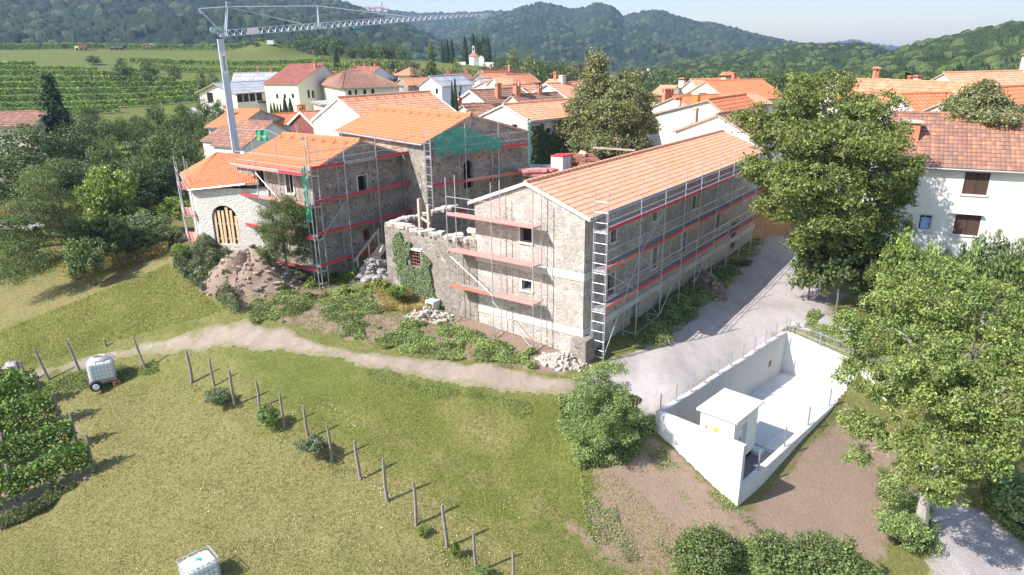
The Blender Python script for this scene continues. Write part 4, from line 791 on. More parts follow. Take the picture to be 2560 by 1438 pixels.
for i in range(int(JL/.6)):
    s0, s1 = i*.6, (i+1)*.6; sm = (s0+s1)/2; f0 = 1-.62*max(0, (s0/JL-.55))/.45; f1 = 1-.62*max(0, (s1/JL-.55))/.45; fm = (f0+f1)/2
    L0 = [CRt+jd*s0+js*w_*.24*f0 for w_ in (-1, 1)]; L1 = [CRt+jd*s1+js*w_*.24*f1 for w_ in (-1, 1)]; Tm = CRt+jd*sm+ju*hs*fm
    for a in L0+L1: g.bar(a, Tm, .035)
    g.bar(L0[0], L0[1], .03)
    for w_ in (0, 1): g.bar(L0[w_], L1[w_], .055)
    Tp = CRt+jd*min(sm+.6, JL)+ju*hs*f1; g.bar(Tm, Tp, .06)
obj('jib', g, M_crane, CR)
at_j = lambda s, h=0: CRt+jd*s+ju*h
def on_j(px, py):
    n_ = np.cross(jd, UPV); q = onpl(px, py, CRt, n_); return q
apx = on_j(566, 17); rear = on_j(497, 22); p2 = on_j(793, 15); b2 = on_j(797, 70); b0 = on_j(562, 90); far_ = on_j(1062, 47)
g = MB(); g.bar(b0+js*.15, apx, .09); g.bar(b0-js*.15+jh*.1, apx+jh*.1, .07); g.bar(apx, apx+UPV*.45, .06); obj('apex_strut', g, M_crane, CR)
g = MB(); g.bar(b0, rear, .10); g.bar(rear, rear-UPV*.4+jh*.1, .06); obj('rear_strut', g, M_crane, CR)
g = MB(); g.bar(b2+js*.2, p2, .08); g.bar(b2-js*.2, p2, .06); g.box(b2-UPV*.1, 1.3, .5, .25, jh); obj('jib_strut', g, M_crane, CR)
for a, b in ((rear, apx), (apx, p2), (apx, on_j(785, 67)), (p2, far_), (far_, on_j(1150, 47))):
    g = MB(); g.tube([a, b], .035, 5); obj('tie_rod', g, M_crane, CR)
g = MB(); q = on_j(533, 75); g.bar(b0+js*0-UPV*.2, q, .22); g.lathe(q-js*.15, [(.28, 0), (.28, .3)], 10, js); g.lathe(on_j(549, 73)-js*.1, [(.2, 0), (.2, .2)], 10, js); obj('pulley_arm', g, flat('pale_teal_paint', (.35, .52, .52), .5), CR)
s_b = float((on_j(632, 83)-CRt)@jd); g = MB(); g.bar(at_j(s_b-.5, .26)-js*.27, at_j(s_b+.5, .26)-js*.27, .03, .55); obj('name_panel', g, M_whitep, CR)
s_t = float((on_j(893, 70)-CRt)@jd); g = MB(); g.box(at_j(s_t, -.22), .7, .6, .12, jh); g.bar(at_j(s_t-.3, -.2), at_j(s_t, -.55), .05); g.bar(at_j(s_t+.3, -.2), at_j(s_t, -.55), .05); g.lathe(at_j(s_t, -.6)-js*.06, [(.12, 0), (.12, .12)], 8, js); obj('trolley', g, M_teal, CR)
def text(s, P, u, up, size, m, par, name='lettering', align='CENTER'):
    c = bpy.data.curves.new(name, 'FONT'); c.body = s; c.size = size; c.align_x = align; c.align_y = 'CENTER'; c.extrude = .004
    o = bpy.data.objects.new(name, c); n_ = np.cross(u, up); me = None
    dg = bpy.context.evaluated_depsgraph_get; COL.objects.link(o); bpy.context.view_layer.update(); me = bpy.data.meshes.new_from_object(o.evaluated_get(dg())); bpy.data.objects.remove(o)
    co = np.zeros(len(me.vertices)*3, np.float32); me.vertices.foreach_get('co', co); co = co.reshape(-1, 3); W = np.array(P)+co[:, :1]*u+co[:, 1:2]*up+co[:, 2:3]*n_
    me.vertices.foreach_set('co', W.astype(np.float32).ravel()); me.update(); me.materials.clear(); me.materials.append(m); return link(name, me, None, par)
# white name plate with upright lettering on the mast, facing the site
za = hgt(CB, 184); zb = hgt(CB, 134); zc = (za+zb)/2; fr = (CRt[2]-zc)/(CRt[2]-CB[2]); wm = .5+.16*fr; mf = -js if js[1] > 0 else js
g = MB(); pcm = lp(zc)+mf*(wm/2+.04); g.bar(pcm-UPV*(zb-za)/2, pcm+UPV*(zb-za)/2, wm*.86, .03, up=mf); obj('name_panel', g, M_whitep, CR)
text('PERANERI', pcm+mf*.03, UPV*-1, np.cross(UPV*-1, mf)*-1, .30, M_dark, CR)
# green banner on a cable
bp0 = atd(639, 325, 66.); bu, _ = DV(0); g = MB()
N_ = 10
for i in range(N_+1):
    for k in range(5): g.v.append(tuple(bp0+bu*(1.0*i/N_)+UPV*(-.95*k/4)+np.array([0, .05*math.sin(i*1.1+k*.5), 0])))
for i in range(N_):
    for k in range(4): g.f.append((i*5+k, i*5+k+1, (i+1)*5+k+1, (i+1)*5+k)); g.m.append(0)
BN = obj('banner', g, M_banner); props(BN, 'green banner with pale print hanging on a cable left of the crane mast foot'.replace('left of', 'right of'), 'banner')
g = MB(); P_ = lambda x, z: bp0+bu*x+np.array([0, -.07, 0])+UPV*-z
g.add([P_(.22, .75), P_(.36, .75), P_(.36, .45), P_(.31, .3), P_(.25, .45)], [(0, 1, 2, 3, 4)]); obj('print', g, M_gold, BN)
for a_, b_, z_, h_ in ((.44, .92, .52, .055), (.48, .84, .68, .05), (.1, .35, .82, .04)): g = MB(); g.add([P_(a_, z_+h_), P_(b_, z_+h_), P_(b_, z_), P_(a_, z_)], [(0, 1, 2, 3)]); obj('print', g, M_btxt, BN)
g = MB(); a_ = atd(590, 322, 68.5); g.tube([a_, bp0, bp0+bu*1.0, atd(700, 340, 60)], .02, 4); o = obj('cable', g, M_steel); props(o, 'thin steel cable carrying the green banner behind the orange roofs', 'cable')
# ------------------------------------------------------------------ concrete enclosure with transformer hut
EZ = -.1; FZ = -2.45; e = lambda s, t_, z: E0*[1, 1, 0]+EU*s-EV*t_+UPV*z
ENC = thing('concrete_enclosure', e(0, 0, -2), 'open white concrete enclosure with a tall retaining wall and sloping front wall', 'enclosure'); TW = .24
g = MB(); steps = 6; off = .0
for k in range(steps):
    s0 = EL*k/steps; s1 = EL*(k+1)/steps; zt_ = EZ+.02-.03*(k % 2)+.012*k; dz = .10 if k % 2 else 0
    g.add([e(s, t_, z) for z in (-4.2, zt_) for s, t_ in ((s0, 0), (s1, 0), (s1, TW), (s0, TW))], [(0, 1, 5, 4), (1, 2, 6, 5), (2, 3, 7, 6), (3, 0, 4, 7), (4, 5, 6, 7)])
obj('retaining_wall', g, M_panel, ENC)
def wallp(s0, t0, s1, t1, zb, za0, za1, th, m, name):
    a = np.array([s0, t0]); b = np.array([s1, t1]); d = (b-a)/np.linalg.norm(b-a); n_ = np.array([-d[1], d[0]])*th/2; g = MB()
    P = [(a-n_), (b-n_), (b+n_), (a+n_)]; top = [za0, za1, za1, za0]
    g.add([e(p[0], p[1], zb) for p in P]+[e(p[0], p[1], z) for p, z in zip(P, top)], [(0, 1, 5, 4), (1, 2, 6, 5), (2, 3, 7, 6), (3, 0, 4, 7), (4, 5, 6, 7), (3, 2, 1, 0)]); return obj(name, g, m, ENC)
wallp(.12, TW, .12, EW, -4.5, EZ, EZ, .24, M_conc, 'end_wall')
wallp(EL-.12, TW, EL-.12, EW+1.6, -4.2, EZ+.03, EZ-.9, .24, M_conc, 'end_wall')
wallp(.24, EW-.13, EL-.24, EW-.13, -4.6, FZ+.28, FZ+.42, .26, M_conc, 'kerb_wall')
g = MB(); g.add([e(s, t_, z) for z in (FZ-.4, FZ) for s, t_ in ((4.3, TW-.05), (EL-.2, TW-.05), (EL-.2, EW-.2), (4.3, EW-.2))], [(0, 1, 5, 4), (1, 2, 6, 5), (2, 3, 7, 6), (3, 0, 4, 7), (4, 5, 6, 7)]); obj('floor_slab', g, M_conc, ENC)
g = MB(); g.add([e(s, t_, FZ-.18) for s, t_ in ((.2, .2), (4.3, .2), (4.3, EW-.2), (.2, EW-.2))], [(0, 1, 2, 3)]); obj('gravel_bed', g, gravel('dark_grey_gravel', (.17, .17, .19), (.30, .30, .32), 0), ENC)
g = MB(); g.box(e(3.9, 2.2, FZ-.17), .5, 2.0, .18, EU); obj('step_slab', g, M_conc, ENC)
for s, z in ((10.6, -1.35), (5.9, -1.9)):
    g = MB(); g.bar(e(s-.16, TW+.004, z), e(s+.16, TW+.004, z), .012, .34); obj('wall_niche', g, M_rust, ENC)
def rail_fence(label, pts, hgt_, nw, postm, mesh=None, name='fence', top=False):
    t = thing(name, pts[0], label, 'fence'); mid = []
    for p in pts: g = MB(); g.bar(np.array(p)-UPV*.05, np.array(p)+UPV*hgt_, .05); obj('post', g, postm, t)
    for k in range(nw):
        z = hgt_*(k+.6)/nw; g = MB(); g.tube([np.array(p)+UPV*z for p in pts], .008 if nw > 3 else .006, 4); obj('wire', g, M_steel, t)
    if mesh:
        mb = MB(); uv = []
        for a, b in zip(pts[:-1], pts[1:]):
            a = np.array(a); b = np.array(b); L = np.linalg.norm(b-a); mb.add([a, b, b+UPV*hgt_, a+UPV*hgt_], [(0, 1, 2, 3)]); uv += [(0, 0), (L/mesh, 0), (L/mesh, hgt_/mesh), (0, hgt_/mesh)]
        mb.uv = uv; obj('wire_mesh', mb, M_wire, t)
    return t
rail_fence('low five-wire fence on grey posts along the front edge of the concrete enclosure', [e(s, EW-.13, FZ+.26+.14*s/EL) for s in (1.9, 4.4, 6.9, 9.4, 11.9)], 1.0, 6, M_gutter)
rail_fence('thin-posted wire fence along the road-side top of the concrete enclosure', [e(s, .12, EZ) for s in np.linspace(.15, EL-.15, 11)], .85, 2, M_steel)
rail_fence('short wire mesh fence across the far end wall of the concrete enclosure', [e(EL-.12, t_, EZ+.02-.14*t_) for t_ in (.3, 2.0, 3.7, 5.3)], .8, 2, M_gutter, mesh=.06)
# transformer hut
HU, HV = DV(46); hc = atz(1745, 1021, EZ+.05)*[1, 1, 0]; HT = thing('transformer_hut', hc, 'small white metal transformer cabin with overhanging flat roof inside the concrete enclosure', 'cabin'); hp = lambda s, t_, z: hc+HU*s-HV*t_+UPV*z
hw, hl, hz0, hz1 = 1.78, 2.45, FZ-.02, EZ-.02
g = MB(); g.add([hp(s, t_, z) for z in (hz0+.1, hz1) for s, t_ in ((.1, .1), (hl-.1, .1), (hl-.1, hw-.1), (.1, hw-.1))], [(0, 1, 5, 4), (1, 2, 6, 5), (2, 3, 7, 6), (3, 0, 4, 7), (4, 5, 6, 7)]); obj('wall', g, M_whitep, HT)
g = MB(); g.add([hp(s, t_, z) for z, o in ((hz1+.005, 0), (hz1+.09, 0)) for s, t_ in ((-.05, -.05), (hl+.05, -.05), (hl+.05, hw+.05), (-.05, hw+.05))]+[hp(s, t_, hz1+.16) for s, t_ in ((.3, hw*.5), (hl-.3, hw*.5))], [(0, 1, 5, 4), (1, 2, 6, 5), (2, 3, 7, 6), (3, 0, 4, 7), (4, 5, 9, 8), (6, 7, 8, 9), (5, 6, 9), (7, 4, 8), (3, 2, 1, 0)]); obj('roof', g, M_whitep, HT)
g = MB(); g.add([hp(s, t_, z) for z in (FZ-.25, hz0+.11) for s, t_ in ((.16, .16), (hl-.16, .16), (hl-.16, hw-.16), (.16, hw-.16))], [(0, 1, 5, 4), (1, 2, 6, 5), (2, 3, 7, 6), (3, 0, 4, 7)]); obj('plinth', g, M_dark, HT)
def pan(s0, s1, z0, z1, m, name, f='front'):
    g = MB()
    if f == 'front': g.bar(hp(s0, hw-.09, (z0+z1)/2), hp(s1, hw-.09, (z0+z1)/2), .03, z1-z0)
    else: g.bar(hp(.09, s0, (z0+z1)/2), hp(.09, s1, (z0+z1)/2), .03, z1-z0)
    return obj(name, g, m, HT)
M_lou = flat('pale_grey_louvre', (.50, .51, .53), .5)
d = pan(.75, 1.35, -2.05, -.4, M_whitep, 'door'); g = MB()
for k in range(14): g.bar(hp(.85, hw-.07, -1.9+k*.1), hp(1.25, hw-.07, -1.9+k*.1), .03, .05)
obj('louvre', g, M_lou, d); pan(.15, .62, -2.05, -.95, M_whitep, 'hatch')
for s, z in ((.24, -1.65), (.5, -1.5), (.70, -1.2)): pan(s-.02, s+.02, z-.1, z+.1, M_dark, 'handle')
pan(.75, .95, -.95, -.7, M_yel, 'warning_sign', 'l'); pan(.42, .45, -.98, -.72, M_dark, 'handle', 'l'); pan(1.55, 1.57, -1.6, -.3, M_lou, 'door_gap', 'l')
# ------------------------------------------------------------------ vineyard fence of old posts
fpx = [(0, 1000, 930, -14), (75, 955, 905, 0), (124, 950, 870, 1), (205, 935, 850, 2), (268, 865, 846, 3), (365, 924, 843, 4), (480, 958, 877, 0), (535, 965, 897, 0), (589, 1014, 924, 0), (648, 1022, 953, 0), (711, 1068, 982, 0), (773, 1098, 1015, 0),
       (831, 1155, 1058, 0), (900, 1198, 1102, 0), (969, 1255, 1148, 0), (1042, 1313, 1207, 0), (1117, 1368, 1262, 0), (1192, 1432, 1325, 0), (1283, 1500, 1378, 0)]
def post_mesh(p, h, lean, k):
    rr = random.Random(k); g = MB(); pts = []; r = .055+.02*rr.random()
    for i in range(6): f = i/5; pts.append(np.array(p)+UPV*(h*f-.1)+lean*h*f+np.array([.025*math.sin(f*4+k), .025*math.cos(f*3+k*2), 0]))
    g.tube(pts, [r*1.1, r*1.05, r, r*.95, r*.95, r*.6], 6); return g
def pfence(label, idx):
    L = []
    for i in idx:
        px, pb, ptp, _ = fpx[i]; b = gpt(px, pb); h = hgt(b, ptp)-b[2]; dx = (proj(b)[0]); L.append((b, h))
    t = thing('post_and_wire_fence', L[0][0], label, 'fence')
    rr = random.Random(3); tops = []
    for k, (b, h) in enumerate(L):
        lean = np.array([-.08*rr.random()-(.18 if idx[k] < 6 else -.02), .03*rr.random(), 0]); g = post_mesh(b, h+.1, lean, k+idx[k]); obj('post', g, M_post, t); tops.append((b, h, lean))
    for f in (.3, .6, .9):
        g = MB(); g.tube([b+UPV*h*f+ln*h*f+np.array([0, -.06, 0]) for b, h, ln in tops], .0024, 4); obj('wire', g, M_rust, t)
    mb = MB(); uv = []
    for (b0_, h0_, l0), (b1_, h1_, l1) in zip(tops[:-1], tops[1:]):
        q = [b0_+UPV*.02, b1_+UPV*.02, b1_+UPV*.8+l1*.8, b0_+UPV*.8+l0*.8]; mb.add([x+np.array([0, -.05, 0]) for x in q], [(0, 1, 2, 3)]); L_ = np.linalg.norm(b1_-b0_); uv += [(0, 0), (L_/.12, 0), (L_/.12, 7), (0, 7)]
    return t
pfence('leaning row of old grey posts with wire beside the dirt track at the left', [1, 2, 3, 5])
pfence('long row of weathered split posts with wire running down the middle of the lawn', list(range(6, 19)))
for i, lab in ((0, 'leaning dark fence post at the left edge of the picture'), (4, 'short grey post beyond the track, behind the white tank on wheels')):
    px, pb, ptp, _ = fpx[i]; b = gpt(px, pb); h = hgt(b, ptp)-b[2]; o = obj('fence_post', post_mesh(b, h+.1, np.array([-.2, 0, 0]), i), M_post); props(o, lab, 'post')
# ------------------------------------------------------------------ caged water tanks
def tank(loc, rz, label, z=0., hose=False):
    t = thing('water_tank', loc, label, 'water tank', 'caged white water tanks on the lawn', rz); X_, Y_, Z0, Z1 = .6, .5, .15+z, 1.14+z
    g = MB(); prof = [(.0, 0), (.03, .03), (.03, .97), (.0, 1.)]; c_ = .10
    def ring(ix, z): 
        xs = X_-.03-ix; ys = Y_-.03-ix; return [(sx*(xs-(c_ if a else 0)), sy*(ys-(0 if a else c_)), z) for sx, sy, a in ((1, -1, 0), (1, 1, 0), (1, 1, 1), (-1, 1, 1), (-1, 1, 0), (-1, -1, 0), (-1, -1, 1), (1, -1, 1))]
    R = [ring(.05, Z0), ring(0, Z0+.06), ring(0, Z1-.14), ring(.06, Z1-.06), ring(.16, Z1-.03)]; vs = [v for r in R for v in r]; fs = [(i*8+k, i*8+(k+1) % 8, (i+1)*8+(k+1) % 8, (i+1)*8+k) for i in range(4) for k in range(8)]+[tuple(32+k for k in range(8))]
    g.add(vs, fs); obj('bottle', g, M_pvc, t, world=False)
    g = MB()
    for x in (-.2, .2): g.box((x, 0, Z1-.035), .05, .82, .03)
    g.lathe((0, 0, Z1-.04), [(.12, 0), (.12, .05), (.09, .06)], 14); obj('tank_top_rib', g, M_pvc, t, world=False)
    if not hose: g = MB(); g.lathe((0, 0, Z1+.0), [(.095, .0), (.095, .045), (.07, .06)], 14); obj('screw_cap', g, M_cap, t, world=False)
    g = MB(); r = .011; cx, cy = X_, Y_; rc = .09
    def loop(z, rr=r):
        pts = []
        for (sx, sy, a0) in ((1, 1, 0), (-1, 1, 90), (-1, -1, 180), (1, -1, 270)):
            for k in range(4): an = math.radians(a0+30*k); pts.append((sx*(cx-rc)+rc*math.cos(an), sy*(cy-rc)+rc*math.sin(an), z))
        pts.append(pts[0]); g.tube(pts, rr, 5, cap=False)
    for k in range(5): loop(Z0+.04+(Z1-Z0)*k/4.6)
    loop(Z1+.03, .016)
    for k in range(-3, 4):
        for s in (-1, 1): g.tube([(k*X_/3.6, s*cy, Z0-.02), (k*X_/3.6, s*cy, Z1+.03)], r, 5); g.tube([(s*cx, k*Y_/3.6, Z0-.02), (s*cx, k*Y_/3.6, Z1+.03)], r, 5)
    obj('cage', g, M_steel, t, world=False)
    g = MB(); g.box((0, 0, Z0-.06), 1.2, 1.0, .05)
    for x in (-.5, 0, .5): g.box((x, 0, Z0-.15), .12, 1.0, .09)
    obj('pallet', g, M_steel, t, world=False); return t
TA = atz(490, 1378, -1.95); TA[2] = zg(TA[0], TA[1]); T1 = tank(TA, R_(44.6), 'caged white water tank with a turquoise cap at the bottom left of the lawn'); T1.scale = (.94, .94, .94)
tb = gpt(262, 962); T2 = tank((tb[0], tb[1], tb[2]), R_(30), 'caged white tank with a coiled hose on top, standing on a small wheeled trailer', .32, True)
g = MB()
for k in range(3): g.tube([((.43-.07*k)*math.cos(a), (.34-.06*k)*math.sin(a), 1.50+.05*k) for a in np.linspace(0, 6.6, 26)], .04, 6)
g.tube([(.42, .1, 1.52), (.66, .12, 1.45), (.72, .1, 1.3)], .03, 6); hs_ = obj('hose', g, M_hose, None); hs_.location = tuple(tb); hs_.rotation_euler = (0, 0, R_(30)); props(hs_, 'cream garden hose coiled on top of the white tank on wheels', 'hose')
TR = thing('trailer', tuple(tb), 'low rusty two-wheeled trailer under the white tank with the hose', 'trailer', None, R_(30)); g = MB(); g.box((0, 0, .30), 1.3, 1.1, .09); g.bar((.6, 0, .33), (1.5, 0, .25), .07); obj('chassis', g, M_rust, TR, world=False)
for s in (-1, 1):
    g = MB(); g.lathe((-.35, s*.62-(.09 if s > 0 else -.0)-(0 if s > 0 else .09)+(.0), .26), [(.18, 0), (.27, .03), (.28, .09), (.27, .15), (.18, .18)], 18, (0, 1, 0)); wh = obj('wheel', g, M_black, TR, world=False)
    g = MB(); g.lathe((-.35, s*.62-.12, .26), [(.15, 0), (.16, .24), (.05, .25)] if s > 0 else [(.05, -.01), (.16, 0), (.15, .24)], 14, (0, 1, 0)); obj('rim', g, M_whitep, wh, world=False)
bx = gpt(292, 962); g = MB(); g.box(bx, .34, .26, .08, HU); g.box(bx+UPV*.17, .34, .26, .07, HU); g.box(bx-HU*.12+UPV*.08, .06, .24, .1, HU); g.box(bx+HU*.12+UPV*.08, .06, .24, .1, HU); o = obj('hollow_brick', g, M_brick); props(o, 'terracotta hollow brick lying in the grass beside the tank trailer', 'brick')
bx = gpt(32, 916); 
def rockmesh(p, s, k):
    rr = np.random.RandomState(k); g = MB(); n1, n2 = 8, 6; vs = []
    for i in range(n2+1):
        for j in range(n1): th = math.pi*i/n2; ph = 2*math.pi*j/n1; r = 1+.22*rr.randn()*math.sin(th); vs.append(np.array(p)+np.array([s[0]*math.sin(th)*math.cos(ph)*r, s[1]*math.sin(th)*math.sin(ph)*r, s[2]*math.cos(th)*(1+.1*rr.randn())]))
    fs = [(i*n1+j, i*n1+(j+1) % n1, (i+1)*n1+(j+1) % n1, (i+1)*n1+j) for i in range(n2) for j in range(n1)]; g.add(vs, fs); return g
o = obj('boulder', rockmesh(bx, (.55, .38, .3), 2), flat('grey_boulder_stone', (.36, .34, .34), .95, 0, .3, 4)); props(o, 'grey boulder lying in the grass beside the track at far left', 'boulder')
# plank ramp between the left stone house and the ruined wall
p0 = gpt(893, 700, dmin=30); p1 = atd(962, 612, 43.5); dr = np.array([ .35, -.94, 0]); RP = thing('plank_ramp', p0, 'bleached plank ramp with a handrail climbing left of the ruined wall', 'ramp'); sdx = np.cross((p1-p0)/np.linalg.norm(p1-p0), UPV); sdx /= np.linalg.norm(sdx)
g = MB(); 
for k in range(3): g.bar(p0+sdx*(.3*(k-1))+UPV*.1, p1+sdx*(.3*(k-1)), .27, .05)
obj('planks', g, M_wood, RP); g = MB(); g.bar(p0-sdx*.5+UPV*.9+(p1-p0)*.1, p1-sdx*.5+UPV*.95, .05, .14); obj('handrail', g, M_wood, RP)
for f in (.2, .6, .95): g = MB(); q = p0+(p1-p0)*f-sdx*.45; g.bar(q, q+UPV*.95, .09); obj('post', g, M_wood, RP)
# ------------------------------------------------------------------ village houses
VG = 'houses of the village behind the building site'
def vh(label, px, py, d, yaw, xr, xl, rise, axis, wall, rm, wins=(), chims=(), L=None, W=None, name='village_house', over=.35, gover=.2, rf=.5, hip=0., z0=None, cat='house', tile=.34, course=.5, zbase=None, coping=None, slab=None, group=VG, gutter=False, samp=2):
    P = atd(px, py, d); u, v = DV(yaw)
    L = L or lenpx(P, u, xr); W = W or lenpx(P, v, xl); L = min(L, 30); W = min(W, 26)
    z = min(zg(P[0]+u[0]*a+v[0]*b, P[1]+u[1]*a+v[1]*b) for a, b in ((0, 0), (L, 0), (0, W), (L, W)))
    cc = [(a*L, b*W, h*.78, w_*.78, m, s) for a, b, h, w_, m, s in chims]
    return building(name, label, cat, P, yaw, L, W, P[2], min(z, P[2]-2.5), rise, axis, wall, rm, over, gover, wins, cc, rf, samp, tile, course, hip, slab, group, gutter, coping, .16)
BK = M_brick
# left group (wine farm)
vh('grey-roofed farm hall with a row of dark openings, left of the tall cream house', 590, 232, 140, 62, 668, 497, 1.6, 'u', M_cream, M_tg, [('u', 600, 243, 1.3, 1.7, 'dark'), ('u', 615, 242, 1.3, 1.7, 'dark'), ('u', 631, 241, 1.4, 1.7, 'dark'), ('u', 648, 240, 1.4, 1.7, 'dark'), ('v', 525, 241, 1.7, 1.9, 'dark')], L=13, over=.6, gover=.6, tile=.9, course=1.6)
vh('long upper grey roof with two brick chimneys behind the farm hall', 580, 209, 152, 12, 690, 560, 1.8, 'u', M_cream, M_tg, [], [(.55, .55, 1.0, .7, BK, 0), (.85, .55, 1.0, .7, BK, 0)], W=9, tile=.9, course=1.6)
vh('tall cream house with dark red roof and three slotted windows', 744, 208, 134, 68, 816, 660, 3.1, 'v', M_cream, M_tr, [('v', 693, 241, .55, .8, 'dark'), ('v', 712, 241, .55, .8, 'dark'), ('v', 732, 240, .55, .8, 'dark'), ('u', 772, 235, .7, 1.4, 'dark'), ('u', 783, 236, .7, 1.3, 'dark')], [(.5, .1, 1.0, .6, BK, 0)], L=13, rf=.62)
vh('pale house annex with a small flat tiled roof behind the tall cream house', 820, 186, 146, 70, 850, 795, .4, 'v', M_cream, M_tb, [('v', 808, 193, .5, .9, 'dark')], L=6)
vh('cream house with a weathered hipped roof right of the tall cream house', 862, 220, 118, 24, 951, 777, 2.3, 'u', M_cream, M_tb, [('v', 836, 237, .9, 1.6, 'frame'), ('u', 875, 233, .5, .8, 'dark'), ('u', 890, 231, .4, .8, 'dark'), ('u', 912, 230, .5, .8, 'dark'), ('u', 932, 229, .5, .8, 'dark')], L=9, hip=2.8, over=.6)
vh('long house with brown-red roof, three chimneys and a pale blue gable', 917, 194, 172, 40, 952, 846, 2.3, 'v', M_bluew, M_tr, [('u', 934, 190, .5, .8, 'dark'), ('u', 931, 200, .5, .9, 'dark')], [(.5, .15, .9, .6, BK, 0), (.5, .5, .9, .6, BK, 0), (.5, .85, .9, .6, BK, 0)], L=7.5, over=.5)
vh('white house with red roof between the blue gable and the square tower house', 1000, 197, 176, 60, 1010, 953, 1.4, 'v', M_bluew, M_tm, [('v', 991, 203, .9, 1.1, 'dark')], [(.4, .45, 1.2, .5, M_grey, 2)], L=5)
vh('square white tower house with an orange pyramid roof', 1026, 184.5, 168, 50, 1040, 994, 1.3, 'u', M_bluew, M_tm, [], L=4, hip=1.9, over=.7)
vh('small stone house with bright orange gable roof and a square window', 1020, 212, 142, 35, 1066, 986, 1.1, 'u', M_stb, M_tm, [('v', 1006, 220, .7, .8, 'frame')], [], L=6, over=.5)
# centre group
vh('tall cool white house with grey roof behind the big pale orange barn roof', 1104, 214, 112, 58, 1166, 1081, 1.3, 'u', M_bluew, M_tg, [('u', 1152, 223, .45, .9, 'dark'), ('u', 1150, 238, .6, 1.2, 'dark'), ('v', 1092, 228, .5, .8, 'dark')], L=8.5, W=4.5, tile=.8, course=1.5)
vh('low house with old brown roof and two chimneys behind the grey-roofed white house', 1118, 198, 138, 15, 1181, 1100, .9, 'u', M_beige, M_tb, [], [(.15, .5, .8, .7, BK, 0), (.88, .5, .8, .7, BK, 0)], W=5)
vh('dark-trimmed house with brown roof and a tall brick chimney below the cemetery', 1222, 190, 152, 45, 1262, 1187, 1.2, 'u', M_grey, M_tr, [('u', 1246, 195, .9, .9, 'dark')], [(.3, .5, .9, .5, BK, 0), (.85, .3, 1.5, .8, BK, 2)], L=9, over=.6)
vh('stone-gabled house with reddish roof before the dark-trimmed house', 1215, 197, 142, 45, 1248, 1184, 1.0, 'u', M_stb, M_tm, [], L=7, over=.5)
vh('low grey shed with a wide flat gable under the stone-gabled house', 1212, 210, 133, 50, 1240, 1173, .8, 'u', M_grey, M_tg, [], L=7, tile=.9, course=1.6)
vh('white house with orange roof and a dark timber side above the orange roofs', 1286, 205, 131, 48, 1312, 1243, 1.2, 'u', M_white, M_tm, [('u', 1296, 211, 1.2, 1.2, 'dark')], L=7, over=.6)
vh('pale orange roofed house beside the low grey shed', 1240, 221, 122, 40, 1292, 1185, 1.0, 'u', M_beige, M_tp, [], L=8)
vh('house under a plain orange roof in the middle of the village', 1250, 216, 117, 20, 1295, 1225, 1.2, 'u', M_white, M_tp, [], W=6.5)
vh('white gabled house with orange roof, small square window and a white chimney', 1272, 237, 106, 48, 1320, 1226, 1.2, 'u', M_bluew, M_tp, [('v', 1234, 235, .6, .7, 'dark'), ('u', 1295, 246, .6, .6, 'dark')], [(.45, .3, 1.2, .55, M_white, 2)], L=8, over=.5)
vh('cream house with white fascia and flower pots beside the old cypresses', 1212, 256, 84, 42, 1250, 1144, 1.25, 'u', M_beige, M_tb, [('v', 1183, 257, .9, 1.0, 'frame')], [(.35, .15, 1.7, .8, BK, 0), (.7, .75, 1.0, .7, BK, 0)], L=8, over=.5, coping=.22)
vh('low house with old wavy brown roof between the barn and the grey gable', 1196, 297, 72, 28, 1262, 1146, 1.2, 'u', M_grey, M_tb, [], [(.1, .8, 1.3, .8, BK, 0)], W=7, over=.4, tile=.3)
vh('weathered grey gabled house with orange roof left of the big linden', 1422, 246, 86, 48, 1470, 1317, 1.6, 'u', M_grey, M_tp, [], [(.25, .5, 1.1, .9, M_grey, 2)], L=12, coping=.12)
vh('plain white walled house with orange roof above the weathered grey gable', 1375, 222, 98, 60, 1400, 1345, 1.0, 'v', M_white, M_tp, [], [(.5, .5, 1., .55, BK, 0)], L=7)
vh('small house with a brown roof seen between the chimneys left of the linden', 1300, 258, 80, 40, 1330, 1262, .8, 'u', M_beige, M_tb, [], [(.1, .5, 1.3, .9, BK, 1), (.6, .5, .7, .7, BK, 0)], L=7)
# right-centre group
vh('long white gabled house with an air conditioner and a dark window', 1830, 296, 66, 52, 1905, 1625, 1.55, 'u', M_white, M_to, [('v', 1788, 292, .8, 1.1, 'frame')], [(.25, .55, 1.1, .8, M_orange, 2), (.3, .8, 1.0, .7, M_white, 1)], L=9, rf=.28, over=.3, gover=.25)
vh('low white gable with a ragged old tile roof touching the long building', 1882, 338, 58, 50, 1960, 1690, 1.45, 'u', M_white, M_tb, [], [(.1, .82, 1.6, .6, M_tan, 2)], L=9, rf=.45, tile=.26, course=.4)
vh('white house with orange hipped roof and a tall white tower chimney', 1654, 246, 96, 52, 1722, 1616, 1.35, 'v', M_white, M_tp, [], [(.9, .3, 2.2, 1.1, M_white, 0)], L=8.5, over=.5)
vh('cream house with wide orange roof and a thick stone chimney', 1762, 235, 97, 24, 1880, 1741, 1.7, 'u', M_cream, M_tp, [], [(.5, .12, 2.0, 1.3, M_tan, 1), (.85, .4, 1., .7, BK, 0)], W=6, over=.3)
vh('house with flat-looking bright orange roof left of the walnut tree', 1823, 249, 86, 22, 1965, 1790, 1.9, 'u', M_cream, M_to, [], [], W=9)
vh('low house with mottled brown roof and vent cap behind the linden', 1650, 270, 80, 35, 1722, 1608, 1.1, 'u', M_beige, M_tb, [('v', 1628, 279, .6, .8, 'dark')], [(.05, .8, .9, .6, BK, 0)], L=9)
vh('narrow orange-roofed house beside the mottled brown roof', 1700, 262, 88, 20, 1790, 1645, .8, 'u', M_beige, M_tm, [], [(.2, .8, 1., .7, BK, 0)], W=5)
